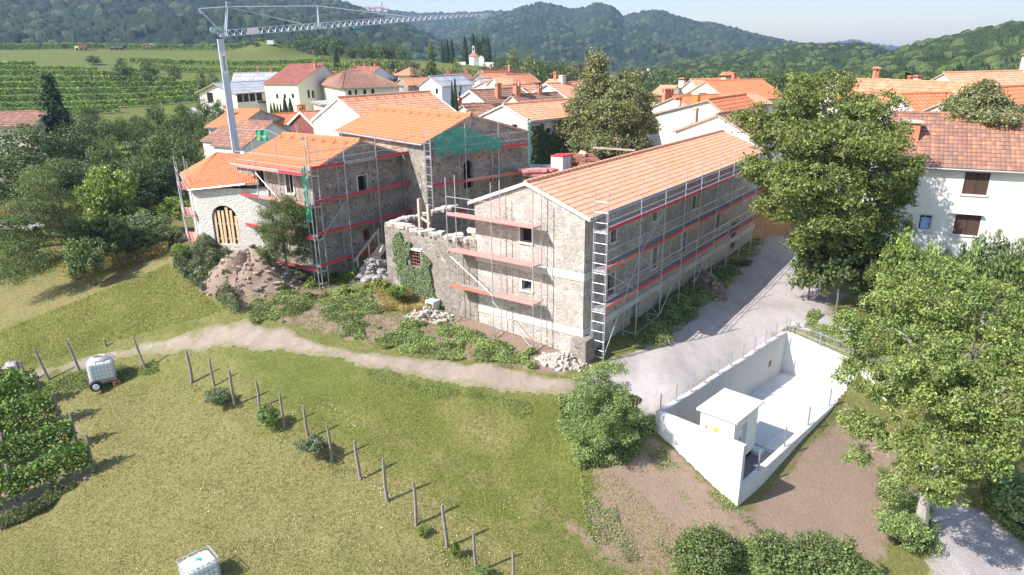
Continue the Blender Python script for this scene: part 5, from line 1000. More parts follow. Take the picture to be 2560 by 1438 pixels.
vh('orange-roofed house with two capped brick chimneys behind the long white gable', 1745, 277, 74, 30, 1850, 1690, 1.2, 'u', M_beige, M_to, [], [(.05, .75, 1.3, .75, BK, 0), (.2, .8, 1.4, .85, BK, 0)], W=7)
vh('small low house with orange roof just above the skylight roof', 1835, 262, 82, 20, 1930, 1800, .9, 'u', M_white, M_tp, [('u', 1880, 268, .5, .5, 'dark')], [], W=6)
vh('tiny orange roof among the trees far behind the linden', 1606, 189, 220, 15, 1634, 1600, .9, 'u', M_white, M_tp, [], [(.9, .5, 1.3, .7, M_white, 2)], W=6)
# right group
vh('wide house with terracotta roof, cream clipped gable and two white chimneys', 2441, 238, 92, 20, 2700, 2329, 2.2, 'u', M_beige, M_tp, [('v', 2384, 226, .5, 1.0, 'dark')], [(.0, .9, 1.4, .9, M_white, 0), (.55, .5, 2.0, 1.3, M_white, 0)], L=24, W=8.5, over=.3, hip=0)
vh('old house with long fluted orange roof and small dark gable', 2375, 262, 69, 18, 2380, 2140, 1.6, 'v', M_grey, M_tm, [], [], L=5, W=13, over=.4, tile=.4, samp=4)
vh('lower house with bright fluted orange roof beside the pale linden', 2304, 291, 63, 12, 2392, 2290, 1.5, 'u', M_house, M_to, [('u', 2350, 302, .5, .6, 'dark')], [], L=4.5, W=5, tile=.4, samp=4)
vh('low terracotta roofs on the skyline with a capped brick chimney', 2120, 224, 92, 5, 2256, 2100, .9, 'u', M_beige, M_tp, [], [(.75, .5, 1.3, .7, BK, 1)], W=6)
vh('low pink-tiled house behind the fluted orange roof', 2245, 230, 88, 5, 2335, 2230, .6, 'u', M_beige, M_tp, [], [(.7, .5, .8, .6, BK, 0)], W=5)
vh('orange-roofed building at the right edge behind the pale linden', 2536, 284, 60, 30, 2640, 2520, 1.5, 'u', M_beige, M_to, [], [], W=6, L=7)
# middle left group
vh('house with orange roof and grey rendered gable behind the crane mast', 591, 316, 86, 68, 662, 520, 1.5, 'v', M_grey, M_to, [], [(.25, .75, 1.2, .6, BK, 0)], L=9, rf=.45, over=.5)
vh('low white shed with an old brown roof left of the crane foot', 542, 353, 79, 55, 575, 506, 1.1, 'v', M_white, M_tb, [], [], L=5, over=.25)
vh('broken-looking brown roof just right of the crane foot', 608, 366, 74, 60, 655, 590, 2.0, 'v', M_white, M_tb, [], [], L=8, W=4.5, over=.3)
vh('house with red panelled gable, white fascia and pale red roof', 790, 318, 77, 40, 830, 678, 1.35, 'u', flat('red_brown_panelling', (.22, .07, .055), .7, 0, .25, 3), M_tm, [('v', 741, 315, .9, 1.2, 'frame')], [(.1, .85, 1.6, 1.0, BK, 0)], L=10, W=6.6, coping=.2, over=.4)
vh('low cream building with a flat grey roof and an air conditioner', 812, 262, 101, 25, 840, 722, .12, 'v', M_cream, M_tg, [('v', 740, 272, .7, .5, 'dark')], [], L=9, W=9, over=.5, tile=1.2, course=2.5)
vh('small orange-roofed house between the crane and the panelled gable', 690, 312, 90, 35, 725, 655, 1., 'u', M_white, M_to, [], [], L=7)
vh('old tiled roof at the far left edge behind the dark trees', -60, 316, 96, 6, 80, -60, 1.2, 'u', M_beige, M_tb, [], [], W=7)
# foreground right house
PH = atd(2222, 402, 50.); uh, vhh = DV(-26)
RH, rhf = building('white_house', 'large white house with old clay tile roof and brown shuttered windows at right', 'house', PH, -26., 17., 8., 7.9, 2.2, 2.6, 'u', M_house, M_tb, .45, .2,
    [('u', 2440, 459, 1.3, 1.35, 'shutter'), ('u', 2417, 562, 1.35, 1.3, 'shutter'), ('u', 2312, 557, .72, 1.0, 'frame'), ('u', 2275, 452, .9, 1.1, 'dark')], [(1.0, 2.0, .9, 1.1, M_brick, 2)], samp=6, tile=.25, course=.38, depth=.25, cap=True)
pq = onpl(2417, 533, PH, vhh); g = MB(); cw = pq*[1, 1, 0]; g.bar(pq-uh*.85-vhh*.15, pq+uh*.85-vhh*.15, .35, .05); obj('window_canopy', g, M_whitep, RH)
for o in KIDS(RH):
    pass
# low stone ruin and white garden walls half hidden by the near walnut
gw = atd(1890, 500, 57.)*[1, 1, 0]; g = MB(); g.box(gw+np.array([1.6, .8, .2]), 4.2, .5, 5.2, uh*[1, -1, 1]); o = obj('gate_wall', g, flat('ochre_render', (.46, .27, .14), .9, 0, .3, 2)); props(o, 'ochre rendered wall closing the lane between the long building and the large walnut', 'wall')
for o in RH.children:
    if o.name.startswith('window') and o.data.materials[0] == M_glass: g = MB(); q_ = onpl(2312, 557, PH+vhh*.17, vhh); g.bar(q_-uh*.24, q_+uh*.24, .02, .72); obj('paper', g, M_blue, RH); break
bz = gpt(2520, 790); g = MB(); 
SR = thing('garden_shed', bz, 'small white garden shed with a grey stone slab roof, half hidden behind the near walnut', 'shed'); g.box(bz+UPV*-.8, 3.6, 3.2, 2.7, uh); obj('wall', g, M_house, SR); g = MB(); g.box(bz+UPV*1.9, 4.2, 3.8, .22, uh); g.box(bz+UPV*2.1, 3.2, 2.8, .14, uh); obj('roof', g, M_rock, SR)
bz = gpt(2410, 800); g = MB(); g.box(bz-UPV*.3, 4.5, .25, 1.5, uh); o = obj('garden_wall', g, M_white); props(o, 'low white garden wall glimpsed through the near walnut', 'wall')
bz = gpt(2440, 640, dmax=60); g = MB(); g.box(bz, 1.4, .3, .8, uh); o = obj('brick_wall', g, M_brick); props(o, 'short orange brick wall among the weeds under the white house', 'wall')
# chapel of the hill cemetery
def ground_pt(px, d): q = atd(px, 150, d); return np.array([q[0], q[1], zg(q[0], q[1])])
cb_ = ground_pt(1185, 262); CH = thing('chapel', cb_, 'small white cemetery chapel with red roof and open bell gable', 'chapel'); u0 = np.array([1., 0, 0]); wz_ = hgt(cb_, 141); wx = 1.75
g = MB(); g.lathe(cb_-UPV*1, [(wx, 0), (wx, wz_-cb_[2]+1)], 8); obj('wall', g, M_white, CH)
g = MB(); g.lathe([cb_[0], cb_[1], wz_], [(wx+.35, 0), (.3, 1.5)], 8); obj('roof', g, flat('red_chapel_roof', (.55, .18, .11), .8), CH)
g = MB(); b = np.array([cb_[0]-.1, cb_[1], wz_+.8]); g.box(b, .95, .7, 1.1); g.box(b+UPV*1.1-u0*.36, .24, .6, 1.1); g.box(b+UPV*1.1+u0*.36, .24, .6, 1.1); g.box(b+UPV*2.2, 1.1, .75, .2); g.lathe(b+UPV*2.4, [(.45, 0), (.08, .5)], 4); obj('bell_gable', g, M_concw, CH)
g = MB(); zq = wz_-cb_[2]; g.box(np.array([cb_[0]+2.7, cb_[1]-.8, cb_[2]-1]), 2, 2, zq+.4); g.add([cb_+np.array(x) for x in ((1.7, -1.8, zq-.6), (3.7, -1.8, zq-.6), (3.7, .2, zq-.6), (1.7, .2, zq-.6), (2.7, -1.8, zq+.3), (2.7, .2, zq+.3))], [(0, 1, 4), (1, 2, 5, 4), (2, 3, 5), (3, 0, 4, 5)]); obj('porch', g, M_white, CH)
g = MB(); q = ground_pt(1225, 255); g.box(ground_pt(1160, 262)-UPV*1, 9, .4, 2.6); g.box(q-UPV*1, 9, .4, 3.0); o = None
for i, (px, dx, h) in enumerate(((1155, 2.6, 2.0), (1222, 3, 2.6), (1275, 3, 2.0))):
    g = MB(); g.box(ground_pt(px, 258)-UPV*1, dx, .4, h); o = obj('cemetery_wall', g, M_white); props(o, ['low white cemetery wall left of the chapel', 'white cemetery wall right of the chapel under the cypresses', 'low white wall under the pale round tree on the hill'][i], 'wall', 'white walls of the cemetery')
# village on the far hill
HL = ['tiny pale house with red roof, leftmost on the far hilltop', 'second tiny red-roofed house from the left on the far hilltop', 'tiny red-roofed house just left of the far hilltop church tower', '', 'tiny pale house with red roof right of the far church tower']
for i, (px, py, w_, h_, tower) in enumerate(((915, 24, 18, 7, 0), (928, 25, 16, 6, 0), (944, 25, 20, 9, 0), (953, 24, 6, 24, 1), (962, 27, 14, 6, 0))):
    q = atd(px, py, 2030.); g = MB(); g.box(q-UPV*h_*.6, w_, 10, h_*1.2, None)
    if tower: g.lathe(q+UPV*h_*.6, [(4.5, 0), (.3, 8)], 4)
    else: A_ = [q+np.array([x*w_/2, y*6, h_*.6]) for x, y in ((-1, -1), (1, -1), (1, 1), (-1, 1))]; B_ = [q+np.array([x*w_/2, 0, h_*.6+4]) for x in (-1, 1)]; g.add(A_+B_, [(0, 1, 5, 4), (2, 3, 4, 5), (1, 2, 5), (3, 0, 4)], 1)
    o = obj('church_tower' if tower else 'hilltop_house', g, [M_beige, M_tm if False else flat('faded_red_roof', (.5, .2, .15), .8)]); props(o, 'tall brown church tower in the village on the far hilltop' if tower else HL[i], 'church' if tower else 'house', None if tower else 'houses on the far hilltop')
# farm vehicles
def tractor(px, d, rz, label):
    b = ground_pt(px, d); t = thing('tractor', b, label, 'tractor', None, rz); 
    g = MB(); g.box((1.0, 0, .75), 1.7, .75, .65); g.box((-.1, 0, .7), .9, .9, .5); obj('body', g, M_orange, t, world=False)
    g = MB(); g.box((-.2, 0, 1.2), 1.1, 1.2, 1.25); c = obj('cab', g, flat('blue_tinted_glass', (.10, .18, .32), .15), t, world=False); g = MB(); g.box((-.2, 0, 2.45), 1.3, 1.4, .1); obj('cab_roof', g, M_black, c, world=False)
    for x, y, r in ((-.5, .75, .75), (-.5, -.75, .75), (1.4, .65, .45), (1.4, -.65, .45)):
        g = MB(); g.lathe((x, y-.18, r), [(r*.8, 0), (r, .05), (r, .31), (r*.8, .36)], 16, (0, 1, 0)); w2 = obj('wheel', g, M_black, t, world=False); g = MB(); g.lathe((x, y-.2, r), [(r*.5, 0), (r*.5, .4)], 12, (0, 1, 0)); obj('rim', g, M_whitep, w2, world=False)
def cart(px, d, rz, label, m, L=3.6, h=.7, name='cart', load=None):
    b = ground_pt(px, d); t = thing(name, b, label, name.replace('_', ' '), None, rz); g = MB()
    g.box((0, 0, .7), L, 1.8, .1)
    for y in (-.88, .88): g.box((0, y, .8), L, .05, h)
    for x in (-L/2, L/2): g.box((x, 0, .8), .05, 1.8, h)
    obj('body', g, m, t, world=False); g = MB(); g.bar((L/2, 0, .7), (L/2+1.2, 0, .55), .1); obj('drawbar', g, M_rust, t, world=False)
    if load: g = MB(); g.box((0, 0, .8), L*.9, 1.7, h*1.2); obj('load', g, load, t, world=False)
    for x in (-.8, .6):
        for y in (-.8, .8): g = MB(); g.lathe((x, y-.1, .38), [(.3, 0), (.38, .03), (.38, .17), (.3, .2)], 14, (0, 1, 0)); obj('wheel', g, M_black, t, world=False)
tractor(629, 146, math.pi, 'orange tractor with blue-tinted cab parked under the farm canopy'); cart(604, 146, 0, 'yellow-sided farm trailer parked behind the orange tractor', M_gold, 3.4, .8, 'farm_trailer')
b = ground_pt(664, 143); g = MB(); g.lathe(b+np.array([-.6, 0, .8]), [(.55, 0), (.8, .1), (.8, 1.2), (.55, 1.3)], 16, (1, 0, 0)); o = obj('silage_bale', g, flat('pale_green_wrap', (.50, .62, .55), .4)); props(o, 'pale green wrapped silage bale at the edge of the farmyard', 'bale')
cp = ground_pt(606, 146); g = MB(); z_ = hgt(cp, 257); CN = thing('canopy', cp, 'dark flat canopy over the parked tractor', 'canopy'); g.box(np.array([cp[0]+1, cp[1]+1.5, z_]), 11.5, 7, .35); obj('roof', g, flat('dark_grey_canopy', (.10, .10, .13), .6), CN)
for x in (-4.4, -1, 2.5, 6.2): g = MB(); g.box(np.array([cp[0]+x, cp[1]-1.7, cp[2]-.3]), .18, .18, z_-cp[2]+.3); obj('post', g, M_gutter, CN)
g = MB(); g.box(np.array([cp[0]+1, cp[1]+4.8, cp[2]-.5]), 11, .3, z_-cp[2]+.5); obj('back_wall', g, flat('dark_back_wall', (.06, .055, .06), .9), CN)
def wagon(px, py, label, m, m2, w_, h_):
    b = gpt(px, py, dmin=150); t = thing('farm_wagon', b, label, 'wagon', 'farm wagons parked below the top vineyard'); g = MB(); g.box((0, 0, .7), w_, 2., h_); obj('body', g, m, t, world=False)
    g = MB(); g.box((-w_/2-.8, 0, .6), 1.6, 1.9, h_*.8); obj('cab', g, m2, t, world=False)
    for x in (-w_/2-.7, -w_*.2, w_*.35): g = MB(); g.lathe((x, -1.1, .45), [(.35, 0), (.45, .05), (.45, .2), (.35, .25)], 12, (0, 1, 0)); obj('wheel', g, M_black, t, world=False)
    g = MB()
    for k in range(7): g.bar((-w_/2+w_*k/6, -1.02, .7), (-w_/2+w_*k/6, -1.02, .7+h_+.3), .07)
    obj('side_rails', g, M_rust, t, world=False)
wagon(212, 126, 'brown farm wagon with pale front, leftmost below the top vineyard', M_rust, M_pine, 3.2, 1.3)
wagon(300, 125, 'low blue-grey farm wagon in the middle below the top vineyard', flat('blue_grey_paint', (.12, .14, .24), .5), M_blind, 3.8, .9)
wagon(378, 121, 'small truck with a red cab and grey load below the top vineyard', M_rock, flat('faded_red_cab', (.5, .12, .10), .5), 3.6, 1.5)
# ------------------------------------------------------------------ site materials and clutter
def pile(label, name, px, py, d, n_, sx, sy, h, m, cat, flatness=1., kind=None):
    b = atd(px, py, d); g = MB(); rr = np.random.RandomState(int(px))
    for k in range(n_):
        yaw = rr.rand()*.5-.25; u = np.array([math.cos(yaw), math.sin(yaw), 0]); g.box(b+np.array([(rr.rand()-.5)*sx, (rr.rand()-.5)*sy, rr.rand()*h-h*.3]), .5+rr.rand()*.8*flatness, .25+.2*rr.rand(), .12+.1*rr.rand(), u)
    o = obj(name, g, m); return props(o, label, cat, None, kind)
b = atd(1404, 415, 50.); zb_ = 1.2; SK = thing('skip', b*[1, 1, 0]+UPV*zb_, 'green skip holding a wrapped stack of grey tiles behind the long roof', 'skip'); g = MB(); g.box(b*[1, 1, 0]+UPV*(b[2]-1.0), 1.9, 1.2, .75, ua); g.box(b*[1, 1, 0]+UPV*zb_, 1.6, 1.0, b[2]-1.0-zb_, ua); obj('body', g, M_grn, SK)
for i in range(2): g = MB(); g.box(b*[1, 1, 0]+ua*(.35-.7*i)+UPV*(b[2]-.24), .62, 1.0, .95, ua); g.box(b*[1, 1, 0]+ua*(.35-.7*i)+UPV*(b[2]+.72), .64, 1.04, .1, ua, mi=1); o = obj('tile_pallet', g, [M_concw, M_red]); props(o, ['grey wrapped tile stack with a red top, right one in the green skip', 'grey wrapped tile stack with a red top, left one in the green skip'][i], 'tile stack', 'wrapped tile stacks behind the long roof')
pile('heap of loose salvaged roof tiles beside the wrapped stacks', 'tile_heap', 1440, 414, 51, 130, 2.6, 1.6, 1.0, M_tb if False else flat('salvaged_tile_clay', (.36, .17, .12), .9, 0, .4, 5), 'tiles', kind='stuff')
b = atd(1448, 400, 51.); g = MB(); g.bar(b+np.array([-.4, 0, -.4]), b+np.array([.35, .2, .6]), 1.2, .08); o = obj('leaning_sheet', g, flat('tan_board', (.50, .34, .24), .8)); props(o, 'tan sheet leaning on the heap of salvaged tiles', 'board')
for i, (px, py, h, d) in enumerate(((1464, 360, 3.2, 52), (1488, 365, 3.2, 52.5), (1543, 345, 4.2, 53), (1551, 365, 3.4, 53.5))):
    b = atd(px, py, d); g = MB(); g.bar(b-UPV*h, b, .05); o = obj('steel_prop', g, M_rust); props(o, ['rusty steel prop nearest the tile heap', 'rusty steel prop, second from the tile heap', 'tallest rusty steel prop under the linden', 'rusty steel prop at the right end under the linden'][i], 'prop', 'rusty steel props behind the long roof')
g = MB(); g.bar(atd(1482, 369, 51.8), atd(1588, 376, 51.8), .08, .12); o = obj('timber_beam', g, M_wood); props(o, 'long timber beam lying level across the rusty props', 'beam')
pile('stack of faded red scaffold boards beside the tall stone gable', 'board_stack', 1352, 437, 48, 26, 1.6, 1.0, .5, M_redp, 'boards', 1.6)
pile('stack of grey scaffold boards against the ivy-covered wall', 'board_stack', 1338, 425, 50.5, 22, 2.2, .8, .4, M_steel, 'boards', 1.8)
# material yard among the trees on the left
for i, (px, py, L_) in enumerate(((378, 487, 1.4), (402, 483, 1.4), (352, 496, 1.2))):
    b = gpt(px, py, dmin=50); g = MB(); g.box(b, L_, .9, .7); g.tube([b+np.array([-L_/2, 0, .7]), b+np.array([L_/2, 0, .72])], .3, 8); o = obj('bulk_bag', g, M_whitep); props(o, ['white bulk bag in the material yard, middle of three', 'white bulk bag in the material yard, nearest the scaffold', 'white bulk bag in the material yard, farthest left of three'][i], 'bag', 'white bulk bags in the material yard')
b = gpt(380, 512, dmin=50)
for k in range(1): g = MB(); [g.box(b+np.array([(j % 4)*.5-.8, (j//4)*.35, .0]), .48, .3, .55+.1*(j % 3)) for j in range(12)]; o = obj('tile_stack', g, flat('red_brown_tiles', (.28, .10, .06), .85, 0, .3, 6)); props(o, 'stack of red-brown tiles before the white bulk bags', 'tiles')
b = gpt(40, 548, dmin=50); g = MB(); [g.box(b+np.array([(j % 8)*.55-2.2, (j//8)*.4, .0]), .5, .35, .5+.15*(j % 4)) for j in range(24)]; o = obj('tile_stack', g, MATS['red_brown_tiles']); props(o, 'long stack of red-brown tiles behind the feathery tree at left', 'tiles')
for i, (x0, y0, x1, y1) in enumerate(((-5, 541, 80, 530), (-5, 553, 70, 535))): g = MB(); a_ = gpt(x0, y0, dmin=50); b_ = gpt(x1, y1, dmin=50); g.bar(a_+UPV*.7, b_+UPV*.7, .16, .12); o = obj('timber_beam', g, M_wood); props(o, ['upper long timber beam behind the feathery tree', 'lower long timber beam behind the feathery tree'][i], 'beam', 'timber beams in the material yard')
b = gpt(78, 548, dmin=50); g = MB(); g.box(b, 1.4, .8, .5); o = obj('white_box', g, M_whitep); props(o, 'white box beside the timber beams behind the feathery tree', 'box')
b = gpt(60, 565, dmin=45); pile('scattered pale stone blocks in the material yard at far left', 'stone_blocks', 30, 568, float(np.hypot(b[0], b[1])), 26, 5, 3, .4, M_rock, 'stones', kind='stuff')
# rubble heaps
def heap(label, px, py, rx, ry, h, n_, m, name='rubble_heap', smax=.35, seed=1, soil=None):
    c = gpt(px, py); rr = np.random.RandomState(seed); t = thing(name, c, label, 'rubble'); V = []; N1, N2 = 44, 12
    for i in range(N2+1):
        for j in range(N1):
            r = i/N2; a = 2*math.pi*j/N1; x = c[0]+rx*r*math.cos(a); y = c[1]+ry*r*math.sin(a); hh = h*max(0, math.cos(r*math.pi/2))**.9*(1+.25*math.sin(a*3+seed)+.15*math.sin(a*7)); V.append((x, y, zg(x, y)-.12*r+hh*(1-r**3)+rr.randn()*.05))
    F = [(i*N1+j, i*N1+(j+1) % N1, (i+1)*N1+(j+1) % N1, (i+1)*N1+j) for i in range(N2) for j in range(N1)]; g = MB(); g.add(V, F); obj('soil_mound', g, soil or M_soil0, t, smooth=True); g = MB()
    for k in range(n_):
        r = math.sqrt(rr.rand()); a = rr.rand()*6.283; i = int(r*N2); j = int(a/6.283*N1) % N1; p = np.array(V[i*N1+j])+np.array([rr.randn()*.1, rr.randn()*.1, .0]); s = .06+smax*rr.rand()**2.5; q = rockmesh(p, (s, s*(.5+.4*rr.rand()), s*(.4+.3*rr.rand())), k) if s > .16 else MB().box(p, s*1.6, s*1.1, s*.9, np.array([math.cos(k), math.sin(k), 0])); g.add(q.v, q.f)
    o = obj('stones', g, m, t); o['kind'] = 'stuff'; return t
heap('big heap of brown earth and rubble left of the round dark tree', 632, 700, 3.4, 2.3, 1.55, 520, flat('brown_rubble', (.36, .28, .22), .95, 0, .4, 3), smax=.13, seed=4, soil=M_soil0)
heap('pile of grey stones between the plank ramp and the ruined wall', 935, 690, 1.3, 1.0, .9, 160, flat('grey_rubble_stone', (.34, .32, .31), .95, 0, .35, 4), smax=.33, seed=7)
heap('spill of pale rubble below the concrete block at the ivy wall', 1075, 795, 1.5, .7, .35, 200, M_rock, smax=.14, seed=9)
heap('pale rubble spread at the foot of the sunlit building corner', 1405, 905, 1.5, .9, .35, 260, M_rock, smax=.09, seed=11, soil=M_path0)
heap('low strip of stones and dark soil along the shaded foot of the long building', 1770, 715, 1.2, 3.6, .5, 260, flat('brown_rubble', (1, 1, 1)), smax=.14, seed=12)
heap('pale rubble on the slope in front of the arched house', 545, 612, 1.6, .8, .5, 140, M_rock, smax=.12, seed=14, soil=M_path0)
# ------------------------------------------------------------------ foliage
def leafquads(C, size, N, rng, col, asp=.62, curl=.15):
    n = len(C); T = rng.randn(n, 3); T -= (T*N).sum(1, keepdims=True)*N; T /= np.linalg.norm(T, axis=1, keepdims=True)+1e-9; B = np.cross(N, T); s = (size*(.65+.7*rng.rand(n)))[:, None]
    V = np.stack([C-T*s*.5, C+B*s*asp*.5+N*s*curl*.2, C+T*s*.5-N*s*curl, C-B*s*asp*.5+N*s*curl*.2], 1).reshape(-1, 3)
    Q = np.arange(4*n).reshape(-1, 4); return V, Q, np.repeat(col, 4, axis=0)
def unit(v): return v/(np.linalg.norm(v, axis=-1, keepdims=True)+1e-9)
def sublobes(L, n, seed, f=.52):
    rng = np.random.RandomState(seed); out = []
    for l in L:
        out.append((l[0], l[1], l[2], l[3]*.72, l[4]*.72, l[5]*.72))
        for k in range(n): d = unit(rng.randn(3)); d[2] = abs(d[2])*.9-.15; rr_ = f*(.6+.6*rng.rand()); out.append((l[0]+d[0]*l[3]*.78, l[1]+d[1]*l[4]*.78, l[2]+d[2]*l[5]*.8, l[3]*rr_, l[4]*rr_, l[5]*rr_*.8))
    return out
def crown_mesh(name, lobes, ncl, npc, cr, leaf, seed=0, shell=.62, flat_=.6, var=.35, asp=.62, up=.5, droop=0.):
    rng = np.random.RandomState(seed); lobes = np.array(lobes, float); wgt = (lobes[:, 3]*lobes[:, 4]*lobes[:, 5])**.7; li = rng.choice(len(lobes), ncl, p=wgt/wgt.sum())
    D = unit(rng.randn(ncl, 3)); r = shell+(1-shell)*rng.rand(ncl)**.6; Cc = lobes[li, :3]+D*r[:, None]*lobes[li, 3:6]
    # drop clumps buried deep inside other lobes
    keep = np.ones(ncl, bool)
    for L in lobes: keep &= (((Cc-L[:3])/L[3:6])**2).sum(1) > .30
    Cc = Cc[keep]; D = D[keep]; m = len(Cc); cc = (1+var*(rng.rand(m)-.5)*1.4)[:, None]*np.stack([1+.22*(rng.rand(m)-.4), np.ones(m), 1+.3*(rng.rand(m)-.5)], 1)
    crr = cr*(.6+.8*rng.rand(m)); off = unit(rng.randn(m, npc, 3))*(rng.rand(m, npc, 1)**.45)*crr[:, None, None]; off[..., 2] *= flat_
    P = (Cc[:, None]+off); P[..., 2] -= droop*((off[..., :2]**2).sum(-1))/cr; P = P.reshape(-1, 3)
    Nn = unit(rng.randn(len(P), 3)*.9+np.repeat(D, npc, 0)*.5+np.array([0, 0, up])); col = np.repeat(cc, npc, 0)*(1+.9*(rng.rand(len(P), 1)-.5))
    V, Q, K = leafquads(P, np.full(len(P), leaf), Nn, rng, np.clip(col, .15, 2.5), asp); return raw_mesh(name, V, Q, K)
def trunk_mesh(name, h, r, lobes, seed=0, bare=.35, m=None, nb=7, lean=(0, 0)):
    rr = random.Random(seed); g = MB(); top = np.array([lean[0], lean[1], h*.82]); mid = np.array([lean[0]*.35+rr.uniform(-.02, .02)*h, lean[1]*.35, h*bare])
    g.tube([(0, 0, -.5), (0, 0, .0), mid*[.5, .5, .5], mid, (mid+top)/2+np.array([rr.uniform(-.03, .03)*h, 0, 0]), top], [r*1.5, r*1.25, r, r*.85, r*.5, r*.15], 8)
    for L in sorted(lobes, key=lambda L: -L[3])[:nb]:
        e = np.array(L[:3])+np.array([0, 0, L[5]*.2]); f = min(.9, max(0, (e[2]-h*bare)/(h*.9)))*.6; s = mid*(1-f)+top*f; q = (s+e)/2+np.array([0, 0, -.05*h]); g.tube([s, q, e], [r*.5, r*.32, r*.1], 6)
        for k in range(3): e2 = e+np.array([rr.uniform(-1, 1)*L[3], rr.uniform(-1, 1)*L[4], rr.uniform(-.3, .8)*L[5]])*.75; g.tube([q*.4+e*.6, (e+e2)/2, e2], [r*.22, r*.14, r*.05], 5)
    me = bpy.data.meshes.new(name); me.from_pydata(g.v, [], g.f); return me
def mk_tree(name, loc, label, cat, crown, trunk, lm, tm, scale=(1, 1, 1), rz=0., group=None):
    t = thing(name, loc, label, cat, group, rz); t.scale = scale
    if not crown.materials: crown.materials.append(lm)
    o = bpy.data.objects.new('crown', crown); COL.objects.link(o); o.parent = t
    if trunk is not None:
        if not trunk.materials: trunk.materials.append(tm)
        o = bpy.data.objects.new('trunk', trunk); COL.objects.link(o); o.parent = t
    return t
def rnd_lobes(n, R, h0, h1, seed, taper=.5, sz=.42):
    rr = random.Random(seed); L = []
    for k in range(n):
        z = h0+(h1-h0)*(k+.5)/n; f = (z-h0)/(h1-h0); rad = R*(math.sin(math.pi*min(1, .18+f*.82))**.6)*(1-taper*f*.3); a = k*2.4+rr.random(); rl = R*sz*(.8+.5*rr.random()); d = max(0, rad-rl*.7); L.append((d*math.cos(a), d*math.sin(a), z, rl, rl, rl*.8))
    return L
TPL = {}
def tpl(key, fn):
    if key not in TPL: TPL[key] = fn()
    return TPL[key]
def T_broad(k, R=.42, h0=.30, n=11, ncl=300, npc=26, leaf=.030, cr=.085, bare=.25, lm=None, taper=.5, flat_=.7, sz=.42):
    def f():
        L = rnd_lobes(n, R, h0, .9, k, taper, sz); return crown_mesh('broadleaf_crown', L, ncl, npc, cr, leaf, k, flat_=flat_), trunk_mesh('trunk', 1., .022, L, k, bare)
    return tpl(('b', k, lm.name), f)
def T_spruce(k, R=.24, lm=None):
    def f():
        rng = np.random.RandomState(k); P = []; Nn = []; K = []
        for i in range(26):
            z = .08+.90*i/26; rad = R*(1-(z-.08)/.93)**.85+.01; nb = int(6+10*rad/R)
            for j in range(nb):
                a = rng.rand()*6.283; ln = rad*(.75+.35*rng.rand()); m = int(22*ln/R)+5; s = rng.rand(m)**.7; w_ = .045*(1-s*.6); x = s*ln*math.cos(a)+rng.randn(m)*w_*.6; y = s*ln*math.sin(a)+rng.randn(m)*w_*.6; zz = z-s*ln*.35+rng.randn(m)*.008; P.append(np.stack([x, y, zz], 1)); Nn.append(unit(rng.randn(m, 3)*.5+[0, 0, 1])); K.append(np.full((m, 1), .75+.5*rng.rand()))
        P = np.concatenate(P); Nn = np.concatenate(Nn); K = np.concatenate(K)*np.ones((1, 3))*(1+.3*(rng.rand(len(P), 1)-.5)); V, Q, C = leafquads(P, np.full(len(P), .036), Nn, rng, K, .5); g = MB(); g.tube([(0, 0, -.03), (0, 0, .5), (0, 0, .98)], [.02, .012, .002], 6); tm = bpy.data.meshes.new('trunk'); tm.from_pydata(g.v, [], g.f); return raw_mesh('conifer_crown', V, Q, C), tm
    return tpl(('s', k), f)
def T_cyp(k, lm=None):
    def f():
        rng = np.random.RandomState(k); n = 4200; z = rng.rand(n); a = rng.rand(n)*6.283; prof = np.sin(np.pi*np.clip(z*.93+.05, 0, 1)**.62)**.75; r = .085*prof*(.72+.34*rng.rand(n)+.12*np.sin(a*4+z*30)); P = np.stack([r*np.cos(a), r*np.sin(a), .02+z*.98], 1)
        Nn = unit(np.stack([np.cos(a), np.sin(a), np.full(n, .3)], 1)+rng.randn(n, 3)*.4); K = (np.ones((n, 3))*(.7+.6*rng.rand(n, 1))); V, Q, C = leafquads(P, np.full(n, .028), Nn, rng, K, .5); g = MB(); g.tube([(0, 0, -.05), (0, 0, .3)], [.02, .015], 6); tm = bpy.data.meshes.new('trunk'); tm.from_pydata(g.v, [], g.f); return raw_mesh('cypress_crown', V, Q, C), tm
    return tpl(('c', k), f)
def T_shrub(k, ncl=420, npc=26, leaf=.045, lm=None):
    def f():
        rr = random.Random(k); L = [(rr.uniform(-.25, .25), rr.uniform(-.25, .25), .35+rr.random()*.3, .28+.12*rr.random(), .28+.12*rr.random(), .3) for _ in range(5)]; return crown_mesh('shrub_foliage', sublobes(L, 3, k), ncl*(2 if k > 55 else 1), npc, .09, leaf*(.7 if k > 55 else 1), k, shell=.4, flat_=.8, var=.6), trunk_mesh('stem', .8, .02, L, k, .1)
    return tpl(('h', k), f)
KS = [0]
def py_near(d): return d < 25
